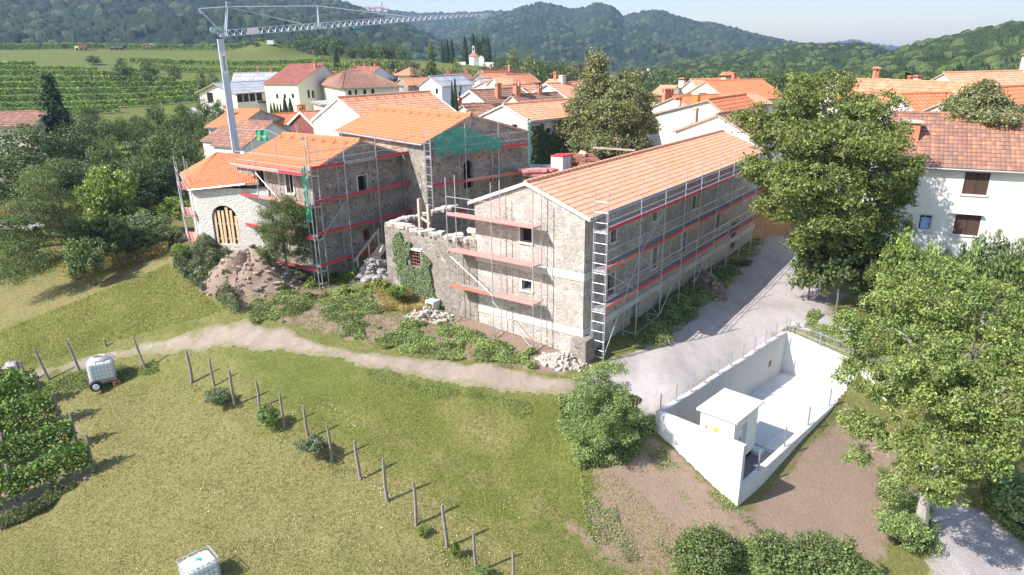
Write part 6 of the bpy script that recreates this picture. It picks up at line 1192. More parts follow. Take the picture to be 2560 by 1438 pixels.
def tree(kind, px, pyt, wpx, d, label, lm, group=None, name='broadleaf_tree', cat='tree', k=None, pyb=None, hmin=1.2, grow=1., var=0):
    KS[0] += 1; k = (KS[0] % 3) if k is None else k
    if d < 0:
        b_ = gpt(px, -d); d = float(np.hypot(b_[0], b_[1])); q = np.array([b_[0], b_[1], hgt(b_, pyt)])
    else: q = atd(px, pyt, d)
    z = zg(q[0], q[1]); h = max(hmin, q[2]-z); r = wpx*d/FP/2
    if kind == 'broad': c, t = T_broad(10+k, lm=lm); s = (r/.44, r/.44, h/.98)
    elif kind == 'far': c, t = T_broad(30+k, ncl=130, npc=13, leaf=.062, cr=.11, lm=lm, h0=.2, bare=.15); s = (r/.44, r/.44, h/.98)
    elif kind == 'spruce': c, t = T_spruce(5, lm=lm); s = (r/.24, r/.24, h)
    elif kind == 'cyp': c, t = T_cyp(6+k % 2, lm=lm); s = (r/.088, r/.088, h)
    else: c, t = T_shrub((60 if wpx > 150 and py_near(d) else 50)+k, lm=lm); s = (r/.5, r/.5, h/.85); 
    if kind in ('spruce', 'cyp', 'shrub'):
        key = (kind, k if kind != 'spruce' else 5, lm.name, wpx > 150 and py_near(d))
        if key not in TPL: TPL[key] = (c.copy(), t)
        c = TPL[key][0]; 
    return mk_tree(name, (q[0], q[1], z-.05), label, cat, c, t, lm, M_bark, s, (px*7.3+d) % 6.28, group)
L_wal2 = leafmat('bright_walnut_leaves', (.15, .195, .055))  # lighter yellow-green leaf colour of the near walnut
# --- the two big walnuts, the linden, the round tree, the bush
def lobes_px(base, spec, d0):
    out = []
    for px, py, dd, rpx, zr in spec: q = atd(px, py, d0+dd); r = rpx*(d0+dd)/FP; out.append((q[0]-base[0], q[1]-base[1], q[2]-base[2], r, r, r*zr))
    return out
def big(name, label, base, spec, d0, h, tr, lm, tm, ncl, npc, cr, leaf, seed, bare=.2, nb=9, flat_=.55, droop=.35, shell=.55, cat='tree', ns=3, **k):
    L = sublobes(lobes_px(base, spec, d0), ns, seed); return mk_tree(name, tuple(base), label, cat, crown_mesh(name+'_crown', L, ncl, npc, cr, leaf, seed, shell, flat_, .4, .45, .55, droop), trunk_mesh('trunk', h, tr, L, seed, bare, nb=nb), lm, tm)
b = atd(2085, 640, 45.)*[1, 1, 0]; b[2] = zg(b[0], b[1])
big('walnut_tree', 'large spreading walnut tree with pale limbs between the long building and the white house', b, [(2060, 270, 0, 95, .8), (1975, 250, -2, 60, .7), (2150, 290, 1, 80, .8), (1930, 330, -3, 75, .8), (2010, 350, -4, 90, .8), (2120, 360, -4, 90, .8), (2210, 350, 0, 70, .8), (1915, 420, -3, 65, .8), (1990, 450, -5, 80, .8), (2080, 460, -5, 90, .8), (2190, 440, -3, 80, .8), (2240, 480, -1, 50, .8),
    (1960, 520, -4, 55, .8), (2040, 540, -5, 75, .8), (2130, 540, -4, 80, .7), (2020, 210, 1, 45, .7), (2090, 215, 2, 50, .7), (1880, 290, -3, 40, .7), (2000, 600, -4, 45, .7), (2060, 610, -4, 50, .6), (1930, 490, -3, 35, .6), (2190, 540, -2, 60, .8), (2240, 555, -1, 42, .8), (2130, 610, -3, 60, .7), (2265, 420, -1, 45, .8), (2200, 600, -2, 50, .6)], 45., 11.5, .32, L_wal, M_barkp, 1700, 58, .52, .18, 3, .25)
b = atd(2350, 1100, 27.8)*[1, 1, 0]; b[2] = zg(b[0], b[1])
big('walnut_tree', 'near walnut tree with loose bright foliage reaching the ground at the right edge', b, [(2360, 740, 1.5, 120, .7), (2230, 770, 1, 90, .7), (2470, 760, 2, 110, .7), (2180, 850, -.5, 75, .7), (2300, 870, -.6, 120, .7), (2440, 880, 0, 120, .7), (2560, 860, 1, 110, .7), (2160, 940, -1, 70, .7), (2260, 980, -1.4, 110, .7), (2390, 1000, -1.5, 120, .7), (2520, 1000, -1, 120, .7),
    (2220, 1080, -1.4, 80, .7), (2320, 1110, -1.8, 90, .7), (2440, 1120, -1.8, 100, .7), (2560, 1090, -1.5, 80, .7), (2310, 1200, -1.8, 65, .7), (2400, 1190, -2, 60, .6), (2480, 1160, -2, 45, .6), (2340, 1240, -1.8, 42, .6), (2270, 1180, -1.6, 42, .6), (2125, 800, -.5, 42, .7), (2118, 930, -.8, 42, .7), (2135, 1040, -1, 40, .7), (2650, 1000, 0, 120, .7), (2640, 820, 1.5, 100, .7), (2150, 1140, -1.2, 35, .6)], 26.5, 8.2, .24, L_wal2, M_barkp, 1900, 52, .31, .12, 8, .18)
b = atd(1500, 430, 60.)*[1, 1, 0]; b[2] = zg(b[0], b[1])
big('linden_tree', 'tall dense two-topped linden in flower standing in the middle of the village', b, [(1490, 175, 0, 32, 1.1), (1480, 225, 0, 50, 1), (1530, 235, -1, 50, 1), (1575, 205, 1, 34, 1), (1580, 260, 0, 50, 1), (1450, 280, -1, 55, 1), (1520, 300, -3, 65, 1), (1590, 320, -1, 50, 1), (1420, 335, -1, 45, .9), (1470, 360, -3, 60, .9), (1545, 365, -3, 65, .9), (1605, 370, 0, 35, .8), (1500, 395, -3, 50, .6), (1430, 375, -1, 35, .7), (1490, 140, 0, 16, 1)],
    60., 12.8, .4, L_pale, M_bark, 2100, 34, .5, .22, 5, .12, flat_=.8, droop=.1, shell=.7)
b = gpt(722, 703); big('round_tree', 'small round dark-leaved tree with a thin pale trunk before the left stone house', b, [(700, 535, 0, 48, .9), (745, 535, 0, 46, .9), (680, 580, -.2, 42, .9), (722, 590, -.4, 50, .9), (765, 590, 0, 34, .9), (665, 625, 0, 30, .8), (705, 640, -.2, 38, .8), (755, 640, 0, 34, .8), (720, 518, 0, 36, .9), (770, 560, 0, 34, .9)], float(np.hypot(b[0], b[1])), 4.6, .085, L_mid, M_barkp, 900, 70, .30, .075, 12, .32, nb=6, flat_=.8, droop=.1, shell=.3)
b = gpt(1505, 1140); big('elder_bush', 'big green elder bush at the road edge left of the concrete enclosure', b, [(1490, 960, .3, 60, .8), (1545, 985, .3, 45, .8), (1450, 1010, 0, 50, .8), (1510, 1030, -.3, 65, .8), (1570, 1040, .2, 40, .8), (1435, 1075, -.2, 42, .8), (1500, 1090, -.5, 55, .8), (1555, 1090, -.2, 40, .8), (1460, 1130, -.4, 40, .7), (1505, 925, .3, 32, .8), (1540, 920, .3, 26, .8)],
    float(np.hypot(b[0], b[1])), 3.6, .07, L_weed, M_bark, 1300, 34, .2, .07, 15, .1, flat_=.7, droop=.15, shell=.35, cat='bush')
# feathery acacia with an ivy-wrapped trunk at the left
b = gpt(190, 700, dmin=30); TA_ = big('acacia_tree', 'light feathery acacia with a reddish ivy-wrapped leaning trunk in the left foreground', b, [(90, 450, 0, 60, .7), (60, 520, 0, 55, .6), (125, 500, 0, 45, .7), (150, 570, 0, 50, .9), (30, 600, -.5, 55, .7), (60, 660, -1, 60, .6), (140, 640, .2, 40, .8), (20, 690, -1, 45, .7), (230, 600, .5, 40, .8), (-10, 560, 0, 50, .8)],
    float(np.hypot(b[0], b[1])), 7.5, .16, L_thin, flat('reddish_bark', (.26, .15, .10), .95, 0, .35, 5), 1300, 34, .5, .11, 23, .25, nb=7, flat_=.5, droop=.3, shell=.3)
# --- trees on the left valley side and around the yard
G_L = 'trees below the terraced vineyard'
tree('spruce', 112, 172, 118, 96, 'tall dark spruce standing left before the terraced vineyard', L_con, name='spruce_tree', k=5)
for px, pyt, w_, d, lm, lab in ((60, 318, 210, 80, L_dark, 'wide dark tree at the left edge below the spruce'), (175, 322, 170, 84, L_dark, 'dark spreading tree right of the spruce foot'), (20, 380, 190, 66, L_dark, 'dark tree filling the left edge above the material yard'), (150, 400, 190, 68, L_dark, 'dark tree behind the feathery acacia'),
    (255, 355, 120, 76, L_mid, 'grey-green tree above the small bright orchard meadow'), (285, 405, 150, 70, L_dark, 'deep green tree right of the acacia'), (350, 300, 85, 96, L_dark, 'rounded dark tree at the right side of the orchard meadow'), (385, 262, 70, 104, L_dark, 'slim dark tree beside the orchard meadow'), (425, 290, 100, 98, L_mid, 'mid green tree under the lowest vine row'),
    (400, 335, 130, 84, L_mid, 'large mid green tree left of the white brown-roofed shed'), (465, 350, 110, 78, L_dark, 'dense tree touching the left scaffold in view'), (430, 395, 130, 72, L_dark, 'dark tree directly behind the left scaffold platforms'), (350, 400, 130, 72, L_dark, 'dark tree behind the white bulk bags'), (505, 250, 62, 108, L_mid, 'round olive tree before the farmyard, left one'), (545, 252, 62, 106, L_olive, 'round olive tree before the farmyard, right one'), (215, 305, 55, 98, L_dark, 'small dark tree at the left side of the orchard meadow')):
    tree('broad', px, pyt, w_, d, lab, lm, G_L)
for px, pyt, w_, d, lm, lab in ((232, 430, 120, 58, L_bright, 'bright green bush right of the acacia trunk'), (290, 500, 110, 56, L_mid, 'green bush in the middle of the left thicket'), (335, 530, 110, 54, L_olive, 'grey-green bush draped over the left thicket'), (410, 500, 90, 58, L_bright, 'bright bush left of the lower scaffold platform'), (425, 560, 80, 52, L_ivy, 'ivy-covered bush left of the scaffold foot'),
    (300, 560, 60, 51, L_dark, 'dark columnar bush at the field edge'), (260, 540, 110, 52, L_mid, 'leafy bush behind the mown field edge'), (370, 570, 90, 51, L_mid, 'low green bush beside the mown field corner'), (200, 590, 90, 49, L_thin, 'feathery bush next to the acacia foot'), (440, 612, 40, 47, flat('x', (1, 1, 1)) if False else L_bright, 'yellow-green bush at the corner of the weeds')):
    tree('shrub', px, pyt, w_, d, lab, lm, 'bushes along the left field edge', name='bush', cat='bush')
for px, pyt, w_, d, lm, lab in ((215, 268, 80, 126, L_dark, 'dark tree right beside the tall spruce, under the lowest vine row'), (262, 300, 70, 118, L_mid, 'rounded tree in the small orchard meadow, left one'), (300, 296, 44, 128, L_dark, 'small tree in the orchard meadow, middle one'), (340, 290, 52, 126, L_mid, 'small tree at the top of the orchard meadow'), (35, 275, 90, 118, L_dark, 'dark tree just above the roof at the far left edge'), (160, 286, 70, 110, L_mid, 'green tree at the right foot of the tall spruce'),
    (450, 262, 60, 122, L_mid, 'tree at the lower right end of the vine terraces'), (475, 275, 60, 112, L_dark, 'dark tree just left of the farmyard')):
    tree('broad', px, pyt, w_, d, lab, lm, G_L)
for px, pyt, w_, d, lab in ((640, 112, 16, 312, 'dark shrub low on the left side of the grassy knoll'), (655, 108, 14, 316, 'small shrub on the grassy knoll'), (700, 108, 16, 316, 'small shrub on the right side of the grassy knoll')): tree('shrub', px, pyt, w_, d, lab, L_dark, None, 'bush', 'bush')
b = atd(677, 102, 312.); b[2] = zg(b[0], b[1]); g = MB(); g.box(b, 2.6, 2., 1.6); o = obj('concrete_block', g, M_conc); props(o, 'small grey concrete block on top of the grassy knoll', 'block')
# --- cypresses of the cemetery and by the white house
for i, (px, pt_, w_, d, lab) in enumerate(((1104, 104, 5, 268, 'thin cypress, first of the four left of the cemetery'), (1111, 108, 5, 268, 'thin cypress, second of the four left of the cemetery'), (1117, 98, 7, 268, 'thin cypress, third of the four left of the cemetery'), (1128, 96, 8, 268, 'thin cypress, fourth of the four left of the cemetery'), (1161, 90, 10, 264, 'lone cypress standing just left of the chapel'),
    (1182, 84, 12, 276, 'tallest cypress, right behind the chapel bell gable'), (1192, 93, 8, 268, 'slender cypress at the left of the dark group behind the chapel'), (1199, 99, 9, 268, 'shorter cypress inside the group right of the chapel'), (1206, 91, 9, 268, 'cypress in the middle of the group right of the chapel'), (1212, 95, 9, 266, 'cypress second from the right of the chapel group'), (1219, 92, 12, 264, 'broad cypress at the right end of the chapel group'))):
    tree('cyp', px, pt_, w_*1.5, d, lab, L_cyp, 'cypresses around the cemetery', 'cypress', k=i % 2)
tree('cyp', 1129, 204, 17, 73, 'shorter cypress of the pair beside the tall cool white house', L_cyp, 'cypresses between the roofs', 'cypress', k=0); tree('cyp', 1137, 197, 18, 74, 'taller cypress of the pair beside the tall cool white house', L_cyp, 'cypresses between the roofs', 'cypress', k=1)
tree('spruce', 1075, 100, 52, 155, 'light green fir below the thin cypresses', L_mid, name='fir_tree', k=5); tree('spruce', 838, 116, 24, 240, 'dark conifer at the foot of the knoll woodland', L_con, name='spruce_tree', k=5)
tree('far', 1283, 118, 44, 236, 'pale round linden on the skyline right of the cemetery', L_pale); tree('far', 1140, 147, 34, 190, 'bright yellow-green round tree below the cemetery', L_bright)
tree('far', 1322, 138, 58, 150, 'tall pale tree right of the dark-trimmed house', L_pale); tree('far', 1245, 138, 40, 215, 'dark green tree at the right end of the cemetery', L_mid)
# --- woodland bands
ORD = 'first second third fourth fifth sixth seventh eighth ninth tenth eleventh twelfth thirteenth fourteenth fifteenth sixteenth seventeenth eighteenth nineteenth twentieth'.split()
ORD += ['twenty-'+x for x in ORD[:9]]+['thirtieth']
def band(label, group, pts, n_, wpx, lms, seed, jit=10, kind='far'):
    rr = random.Random(seed); P = np.array(pts, float); label0 = label
    for i in range(n_):
        label = ORD[i]+' from the left, '+label0
        f = (i+.5)/n_*(len(P)-1); j = min(int(f), len(P)-2); q = P[j]*(1-(f-j))+P[j+1]*(f-j); tree(kind, q[0], q[1]+rr.uniform(-1, 1)*jit*.5, wpx*(.75+.55*rr.random()), q[2]*(1+rr.uniform(-.06, .06)), label, lms[rr.randrange(len(lms))], group, k=i % 3)
band('dark tree in the skyline wood beside the grassy knoll', 'trees of the skyline wood', [(738, 88, 322), (790, 94, 318), (830, 92, 310), (850, 98, 300)], 8, 40, [L_dark, L_dark, L_mid], 1)
band('dark tree in the skyline meadow hedge', 'trees of the skyline hedge', [(868, 106, 285), (930, 108, 275), (1010, 108, 262)], 10, 30, [L_dark, L_mid], 2)
band('tree on the slope behind the village roofs', 'trees on the slope behind the village', [(855, 150, 200), (930, 150, 190), (1000, 148, 185), (1040, 155, 180)], 14, 44, [L_dark, L_mid, L_dark, L_bright], 3, 16)
band('tree just behind the blue-gabled and tower houses', 'trees just above the village roofs', [(880, 168, 186), (960, 168, 182), (1050, 170, 172), (1100, 178, 160)], 14, 36, [L_mid, L_dark, L_olive], 4, 14)
band('tree in the gardens below the cemetery', 'garden trees below the cemetery', [(1060, 165, 175), (1120, 170, 170), (1180, 172, 165), (1230, 165, 180)], 13, 34, [L_mid, L_olive, L_dark, L_bright], 5, 14)
band('tree in the wood right of the cemetery hill', 'trees between the cemetery and the linden', [(1265, 150, 195), (1300, 160, 180), (1370, 152, 190), (1420, 160, 200), (1480, 165, 210)], 20, 46, [L_dark, L_mid, L_mid, L_pale], 6, 16)
band('tree behind the orange roofs left of the linden', 'trees behind the centre roofs', [(1255, 180, 160), (1330, 182, 150), (1400, 185, 150)], 9, 40, [L_mid, L_dark], 7, 12)
band('tree in the wood behind the roofs right of the linden', 'trees behind the right roofs', [(1560, 172, 190), (1640, 180, 185), (1720, 185, 180), (1800, 182, 190), (1900, 180, 190), (2000, 178, 190)], 30, 50, [L_dark, L_mid, L_mid, L_dark], 8, 18)
band('tree before the wooded hill, close above the right roofs', 'trees close above the right roofs', [(1590, 205, 150), (1680, 208, 140), (1740, 208, 140)], 9, 44, [L_mid, L_dark], 9, 14)
band('tree on the lower slope behind the terracotta roofs', 'trees behind the terracotta roofs', [(2080, 185, 170), (2200, 190, 160), (2290, 190, 150), (2380, 182, 160), (2480, 182, 170), (2600, 180, 170)], 24, 50, [L_dark, L_mid, L_mid, L_bright], 10, 16)
band('small tree on the terraces left of the crane', 'small trees between the vine terraces', [(195, 134, 262), (300, 146, 240), (395, 152, 232), (500, 174, 200), (545, 184, 190)], 6, 32, [L_mid, L_dark], 11, 8)
band('pale green tree under the mountain behind the skyline meadow', 'trees beyond the skyline meadow', [(600, 98, 365), (690, 94, 370), (760, 100, 370)], 5, 30, [L_mid, L_bright], 12, 6)
# pale linden behind the old roof at the right, small garden trees
b = atd(2440, 300, 56)*[1, 1, 0]; b[2] = zg(b[0], b[1]); big('linden_tree', 'pale flowering linden rising behind the old clay roof at right', b, [(2455, 235, 0, 28, 1), (2425, 265, 0, 42, .8), (2470, 265, 0, 42, .8), (2395, 275, 0, 28, .8), (2510, 280, 0, 36, .8), (2545, 290, 0, 34, .8), (2450, 290, -1, 60, .5), (2385, 300, 0, 26, .6)], 56., 8.5, .25, L_pale, M_bark, 1100, 34, .42, .2, 33, .3, flat_=.8, droop=.1)
for i, (px, w_) in enumerate(((676, 9), (684, 9), (692, 8), (700, 8), (710, 14), (724, 14))): tree('cyp', px, (257, 255, 258, 258, 243, 245)[i], w_*1.3, 128-i, ['clipped thuja nearest the silage bale', 'second clipped thuja from the silage bale', 'third clipped thuja from the silage bale', 'fourth clipped thuja from the silage bale', 'taller thuja before the tall cream house, left one', 'taller thuja before the tall cream house, right one'][i], L_mid if i < 4 else L_cyp, 'thujas by the farmyard', 'thuja', k=i % 2)
for px, pyt, w_, d, lm, lab, g_ in ((2265, 575, 130, 41, L_bright, 'bright leafy bush under the blue-papered window of the white house', None), (2350, 600, 90, 42, L_weed, 'green bush at the foot of the white house, left of the brick wall', None), (2500, 600, 120, 43, L_olive, 'tangled grey-green bush right of the orange brick wall', None), (2420, 610, 70, 42, L_weed, 'weedy bush around the orange brick wall', None), (2560, 620, 110, 42, L_mid, 'green bush at the right edge under the white house', None),
    (2120, 580, 170, 42, L_dark, 'dark undergrowth bush beneath the large walnut', None), (2200, 590, 130, 43, L_dark, 'dark bush between the large walnut and the white house', None), (2040, 600, 120, 43, L_mid, 'low green bush under the road side of the large walnut', None),
    (1000, 712, 56, -758, L_bright, 'bright small shrub at the foot of the ivy-covered ruined wall', None), (680, 1010, 66, -1078, L_weed, 'leafy pink-flowered bush beside the fence post', None), (552, 968, 62, -1014, L_olive, 'tall grassy bush between two fence posts', None), (795, 1092, 84, -1152, L_olive, 'iris clump with strap leaves at the fence', None),
    (1760, 1325, 240, -1445, L_mid, 'grey-green shrub at the bottom edge, left one', None), (2010, 1350, 270, -1470, L_mid, 'grey-green shrub at the bottom edge, right one', None), (1880, 1385, 170, -1440, L_weed, 'low green shrub between the two bottom edge shrubs', None), (2560, 1200, 200, -1330, L_weed, 'green shrub at the right edge below the near walnut', None), (2255, 1290, 110, -1370, L_weed, 'weedy shrub at the foot of the near walnut', None),
    (1055, 1312, 34, -1340, L_bright, 'small yellow-green plant at the foot of a fence post', None), (1140, 1345, 36, -1395, L_bright, 'small yellow-green plant leaning on the fence wire', None), (1205, 1410, 50, -1450, L_weed, 'small leafy plant at the lowest visible fence post', None)):
    tree('shrub', px, pyt, w_, d, lab, lm, g_, name='bush', cat='bush', hmin=.3)
# --- hillside vine rows
L_vineh = leafmat('bright_vine_leaves', (.20, .285, .07), .02, .35)  # brighter green leaf colour for the hillside rows
def vine_row(a, b, label, h=1.9, group='vine rows on the terraced hillside', leaf=.42, den=16, lm=None, posts=True, w_=.38, gap0=.55, wav=.3, upn=.6):
    rng = np.random.RandomState(int(abs(a[0]*7+a[1]*3)) % 9999); L = np.linalg.norm((b-a)[:2]); n = int(L*den); s = rng.rand(n); zf = rng.rand(n)
    P = a[None]*(1-s[:, None])+b[None]*s[:, None]; nx = (b-a)[:2]/L; nrm = np.array([-nx[1], nx[0]]); top = 1+wav*(fbm(s*L*.6, s*0+a[0], 3, 4)-.45)
    o = rng.randn(n)*w_*.5*(1-.4*zf); P[:, 0] += nrm[0]*o; P[:, 1] += nrm[1]*o; P[:, 2] = zt(P[:, 0], P[:, 1], False)+gap0+(h-gap0)*zf*top; ox = P[:, :2].copy()
    col = (.55+.9*rng.rand(n, 1))*np.ones((1, 3))*(.75+.5*vnoise(s*L*.9, s*0, 2)[:, None]); Nn = unit(rng.randn(n, 3)*.7+[0, 0, upn]); V, Q, C = leafquads(P, np.full(n, leaf), Nn, rng, col, .75)
    base = a.copy(); t = thing('vine_row', base, label, 'vines', group); me = raw_mesh('vine_foliage', V-base, Q, C); me.materials.append(lm or L_vine); o_ = bpy.data.objects.new('foliage', me); COL.objects.link(o_); o_.parent = t
    k = max(2, int(L/(9. if leaf > .3 else 2.2)))
    for i in range(k+1): g = MB(); q = a*(1-i/k)+b*(i/k); z = zg(q[0], q[1]); g.bar((q[0], q[1], z-.1), (q[0], q[1], z+h*.98), .09); obj('post', g, M_post, t)
    return t
rows = [((-120, 176), (245, 184)), ((-120, 192), (350, 197)), ((-120, 209), (440, 209)), ((-120, 226), (505, 217)), ((-120, 243), (525, 228)), ((-120, 260), (530, 240)), ((-120, 277), (500, 256)), ((-120, 294), (300, 282)), ((-120, 124), (622, 116)), ((325, 158), (840, 157)), ((350, 172), (900, 172)), ((560, 180), (860, 185)), ((575, 191), (720, 196)), ((-120, 168), (90, 168)), ((310, 184), (400, 186)), ((560, 204), (640, 206))]
rl = ['vine row ending below the lone terrace tree, third above the spruce tip', 'vine row reaching past the small terrace tree', 'vine row level with the middle of the spruce', 'vine row ending beside the farm hall roof', 'vine row just below the middle of the spruce', 'vine row pointing at the farm hall wall', 'vine row next above the lowest one', 'lowest vine row above the orchard meadow', 'long vine row along the very skyline behind the wagons', 'upper vine row crossing behind the crane mast', 'second vine row crossing behind the crane mast', 'third vine row above the long grey roof', 'lowest short vine row above the long grey roof', 'topmost short vine row at the left edge of the terraces', 'short vine row between two terrace trees', 'short vine row right above the farm hall roof']
for (p, q), lab in zip(rows, rl):
    a_ = gpt(*p, dmin=110, dmax=345); b_ = gpt(*q, dmin=110, dmax=345); hh = 2.4 if 'skyline' in lab else 1.9; n_seg = 1; vine_row(a_, b_, lab, hh, leaf=.5, den=70, gap0=.35, lm=L_vineh, upn=1.3)
# --- near vines at the left
fr_ = [((235, 1175), (0, 1268)), ((195, 1118), (0, 1178)), ((152, 1062), (0, 1098)), ((108, 1012), (0, 1040)), ((60, 985), (0, 996))]
fl = ['near vine row closest to the camera with bare soil beneath', 'near vine row, second from the camera', 'near vine row, third from the camera', 'near vine row, fourth from the camera', 'near vine row farthest from the camera beside the fence']
for (p, q), lab in zip(fr_, fl):
    a_ = gpt(*p); b_ = gpt(*q); d_ = (b_-a_)/np.linalg.norm(b_-a_); b2_ = b_+d_*2.5; b2_[2] = zg(b2_[0], b2_[1]); vine_row(a_, b2_, lab, 1.85, 'vine rows in the near vineyard', .15, 620, w_=.5, gap0=.35, wav=1.1)
# --- ivy
def ivy(label, poly, P, n, cnt, leaf, lm, out=.12, name='ivy', par=None, dens=None):
    rng = np.random.RandomState(len(poly)*7+cnt); Pp = np.array(poly, float); lo, hi = Pp.min(0), Pp.max(0); X = rng.rand(cnt*2)*(hi[0]-lo[0])+lo[0]; Y = rng.rand(cnt*2)*(hi[1]-lo[1])+lo[1]
    d = polyd(X, Y, poly)+(fbm(X/12, Y/12, 3, 5)-.5)*22; k = d > 0; X, Y = X[k], Y[k]; n3 = np.array([n[0], n[1], 0.]); D = FW[None]+CX[None]*((X-1280)/FP)[:, None]-CU[None]*((Y-719)/FP)[:, None]; t = ((np.array(P)-C0)@n3)/(D@n3); W = C0+D*t[:, None]
    W = W-n3*(out*rng.rand(len(W), 1)*(1+.8*fbm(X/9, Y/9, 2, 3))[:, None]); Nn = unit(-n3[None]+rng.randn(len(W), 3)*.45+[0, 0, .35]); K = (.75+.5*rng.rand(len(W), 1))*np.ones((1, 3)); V, Q, C = leafquads(W, np.full(len(W), leaf), Nn, rng, K, .8)
    o = link(name, raw_mesh(name, V, Q, C), lm, par)
    if label: props(o, label, 'ivy')
    return o
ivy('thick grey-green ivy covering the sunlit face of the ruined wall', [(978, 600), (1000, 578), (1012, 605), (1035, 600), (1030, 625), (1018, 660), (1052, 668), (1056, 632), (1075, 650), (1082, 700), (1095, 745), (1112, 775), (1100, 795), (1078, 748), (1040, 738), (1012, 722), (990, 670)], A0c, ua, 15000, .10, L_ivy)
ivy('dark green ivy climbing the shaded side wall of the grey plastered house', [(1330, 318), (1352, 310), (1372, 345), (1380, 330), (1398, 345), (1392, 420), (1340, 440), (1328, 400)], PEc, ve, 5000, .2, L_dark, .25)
# --- ground vegetation
def cover(label, poly, n, h, leaf, lm, seed, name='weeds', thr=.42, fs=.8, asp=.6, upb=.7, soft_=.4, cat='weeds', dmin=12., zup=.0):
    rng = np.random.RandomState(seed); Pw = np.array(gpoly(poly, dmin=dmin)); lo, hi = Pw.min(0), Pw.max(0); X = rng.rand(n*4)*(hi[0]-lo[0])+lo[0]; Y = rng.rand(n*4)*(hi[1]-lo[1])+lo[1]; nz = fbm(X*fs, Y*fs, 3, seed)
    k = (polyd(X, Y, Pw)+(nz-.5)*soft_*4 > 0) & (nz > thr-.1*rng.rand(len(X))); X, Y, nz = X[k][:n], Y[k][:n], nz[k][:n]; hh = h*np.clip((nz-thr+.12)*3.2, .15, 1.3); Z = zt(X, Y)+hh*rng.rand(len(X))**.7+zup; P = np.stack([X, Y, Z], 1)
    K = (.45+1.0*rng.rand(len(X), 1))*np.array([[1.1, 1, 1]])*(.6+.8*vnoise(X*1.7, Y*1.7, seed)[:, None]); V, Q, C = leafquads(P, np.full(len(X), leaf), unit(rng.randn(len(X), 3)+[0, 0, upb]), rng, K, asp)
    o = link(name, raw_mesh(name, V, Q, C), lm); return props(o, label, None, None, 'stuff')
cover('', [(940, 815), (1100, 812), (1200, 840), (1330, 885), (1345, 925), (1150, 905), (1000, 890), (930, 860)], 30000, .30, .09, L_weed, 1, thr=.40, fs=.9, upb=1.6, soft_=.8)
cover('', [(540, 640), (640, 650), (760, 690), (900, 720), (960, 780), (900, 850), (750, 820), (600, 790), (560, 750), (520, 700)], 34000, .28, .09, L_weed, 2, thr=.44, fs=.9, upb=1.6, soft_=.8)
cover('', [(425, 640), (470, 618), (560, 625), (600, 650), (560, 720), (600, 790), (500, 740), (440, 690)], 22000, 1.0, .16, L_olive, 3, thr=.36, asp=.25)
cover('', [(640, 670), (780, 660), (960, 690), (960, 740), (760, 740), (650, 720)], 9000, .8, .14, L_bright, 4, thr=.5)
cover('', [(560, 690), (700, 660), (960, 690), (1100, 800), (1340, 880), (1345, 925), (1000, 890), (700, 800), (590, 780)], 16000, .16, .07, L_bright, 31, thr=.36, fs=1.6, upb=1.4)
cover('', [(1560, 868), (1620, 800), (1730, 720), (1850, 640), (1880, 660), (1790, 740), (1700, 830), (1640, 880)], 26000, .4, .11, L_weed, 5, thr=.40, fs=1., upb=1.3)
cover('', [(1390, 1010), (1440, 980), (1620, 990), (1640, 1090), (1560, 1180), (1440, 1190), (1400, 1100)], 24000, .55, .09, L_weed, 6, thr=.36)
cover('', [(1980, 610), (2060, 640), (2200, 650), (2330, 640), (2330, 680), (2150, 690), (2040, 665)], 14000, .6, .13, L_weed, 7, thr=.4)
cover('', [(2200, 600), (2560, 600), (2620, 660), (2450, 700), (2200, 660)], 22000, 1.1, .16, L_weed, 8, thr=.34)
cover('', [(1980, 830), (2040, 790), (2090, 840), (2110, 870), (2020, 850)], 5000, .4, .1, L_weed, 9, thr=.38)
cover('', [(2200, 1180), (2330, 1230), (2330, 1400), (2250, 1360), (2210, 1260)], 9000, .45, .08, L_weed, 10, thr=.4); cover('', [(2450, 1180), (2600, 1200), (2640, 1400), (2560, 1360), (2470, 1290)], 12000, .5, .08, L_weed, 11, thr=.38)
cover('', [(0, 1270), (235, 1190), (300, 1170), (240, 1210), (0, 1330)], 9000, .3, .07, L_dark, 12, thr=.36)
cover('', [(860, 900), (1040, 960), (1300, 1000), (1400, 995), (1400, 1060), (1200, 1010), (950, 960)], 16000, .28, .06, L_weed, 13, 'grass', thr=.4, asp=.3)
cover('', [(1600, 1100), (1830, 1265), (1980, 1400), (1500, 1400), (1450, 1200)], 7000, .22, .06, L_weed, 14, thr=.56)
cover('', [(200, 600), (420, 590), (425, 640), (240, 690), (150, 700), (120, 640)], 16000, .7, .16, L_dry, 15, 'grass', thr=.3, asp=.16, dmin=30)
cover('', [(0, 560), (330, 540), (420, 600), (200, 650), (0, 700)], 16000, .6, .18, L_thin, 16, thr=.38, dmin=40); cover('', [(940, 735), (1070, 740), (1080, 790), (960, 780)], 7000, .45, .12, L_dry, 17, 'grass', thr=.4, asp=.16)
cover('', [(480, 950), (600, 1000), (830, 1140), (1000, 1270), (1190, 1420), (1150, 1420), (960, 1290), (800, 1170), (560, 1020), (470, 965)], 12000, .3, .06, L_weed, 18, thr=.48)
cover('', [(100, 960), (230, 935), (380, 905), (400, 930), (250, 965), (110, 990)], 7000, .28, .07, L_weed, 19, thr=.44)
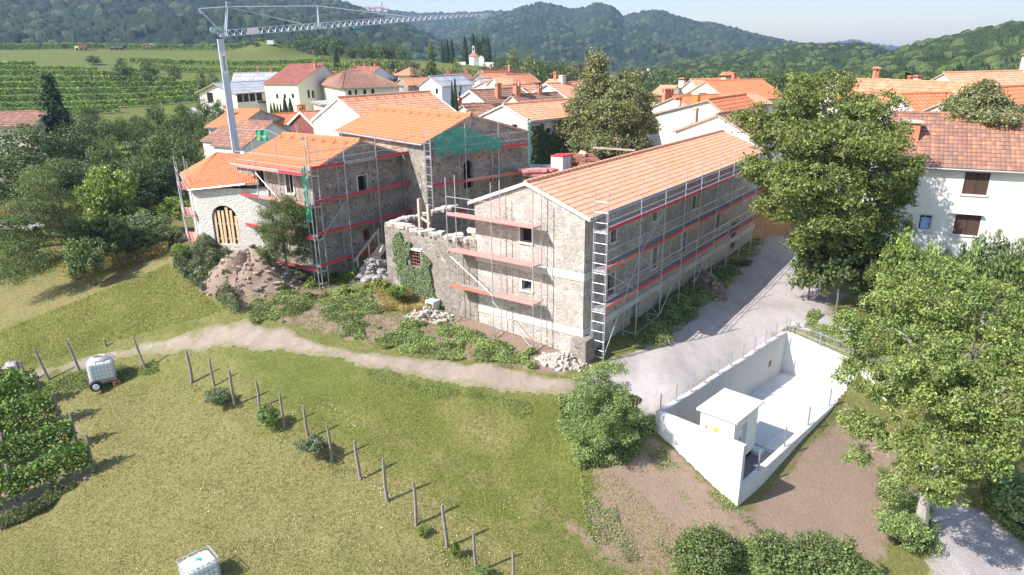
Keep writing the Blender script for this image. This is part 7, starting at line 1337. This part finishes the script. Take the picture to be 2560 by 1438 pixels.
cover('', [(640, 1000), (830, 1010), (900, 1080), (700, 1040)], 90, .1, .05, L_flow, 20, 'flowers', thr=.4); cover('', [(900, 1180), (980, 1250), (960, 1260), (890, 1200)], 60, .35, .05, L_flow, 21, 'flowers', thr=.3); cover('', [(500, 1150), (1300, 1300), (1200, 1438), (300, 1438)], 420, .08, .04, L_flow, 22, 'flowers', thr=.5)
# mown lawn: short tufts
L_tan = leafmat('tan_mown_grass', (.28, .23, .11), .02, .4)
L_lawn = leafmat('mown_grass', (.23, .24, .07), .02, .4)
def lawn(n, poly, lm, seed, h=.05, s=.075, name='grass', thr=.0):
    rng = np.random.RandomState(seed); Pw = np.array(gpoly(poly)); lo, hi = Pw.min(0), Pw.max(0); X = rng.rand(n*3)*(hi[0]-lo[0])+lo[0]; Y = rng.rand(n*3)*(hi[1]-lo[1])+lo[1]; wgt = 25./np.hypot(X, Y); nz = fbm(X*.9, Y*.9, 4, seed+2)
    k = (polyd(X, Y, Pw) > 0) & (rng.rand(len(X)) < wgt) & (nz > thr); X, Y = X[k][:n], Y[k][:n]; m = len(X); Z = zt(X, Y); a = rng.rand(m)*6.283; dx = np.cos(a)*s*.35; dy = np.sin(a)*s*.35; hh = h*(.5+rng.rand(m)); lx = rng.randn(m)*.03; ly = rng.randn(m)*.03
    V = np.stack([np.stack([X-dx, Y-dy, Z-.01], 1), np.stack([X+dx, Y+dy, Z-.01], 1), np.stack([X+dx*.5+lx, Y+dy*.5+ly, Z+hh], 1), np.stack([X-dx*.5+lx, Y-dy*.5+ly, Z+hh], 1)], 1).reshape(-1, 3); Q = np.arange(4*m).reshape(-1, 4)
    K = (.6+.8*rng.rand(m, 1))*np.array([[1, 1, 1]])*(.75+.5*vnoise(X*.8, Y*.8, 3)[:, None]); o = link(name, raw_mesh(name, V, Q, np.repeat(K, 4, 0)), lm); props(o, None, None, None, 'stuff')
LP = [(0, 1290), (240, 1190), (210, 960), (480, 960), (700, 1010), (900, 960), (1400, 1010), (1560, 1200), (1700, 1320), (1900, 1438), (1900, 1500), (0, 1500)]
lawn(60000, LP, L_lawn, 41, .03, .05); lawn(26000, LP, L_tan, 42, .03, .05, thr=.42)
lawn(24000, [(0, 830), (420, 660), (560, 780), (300, 850), (0, 930)], L_lawn, 43, .04, .07)
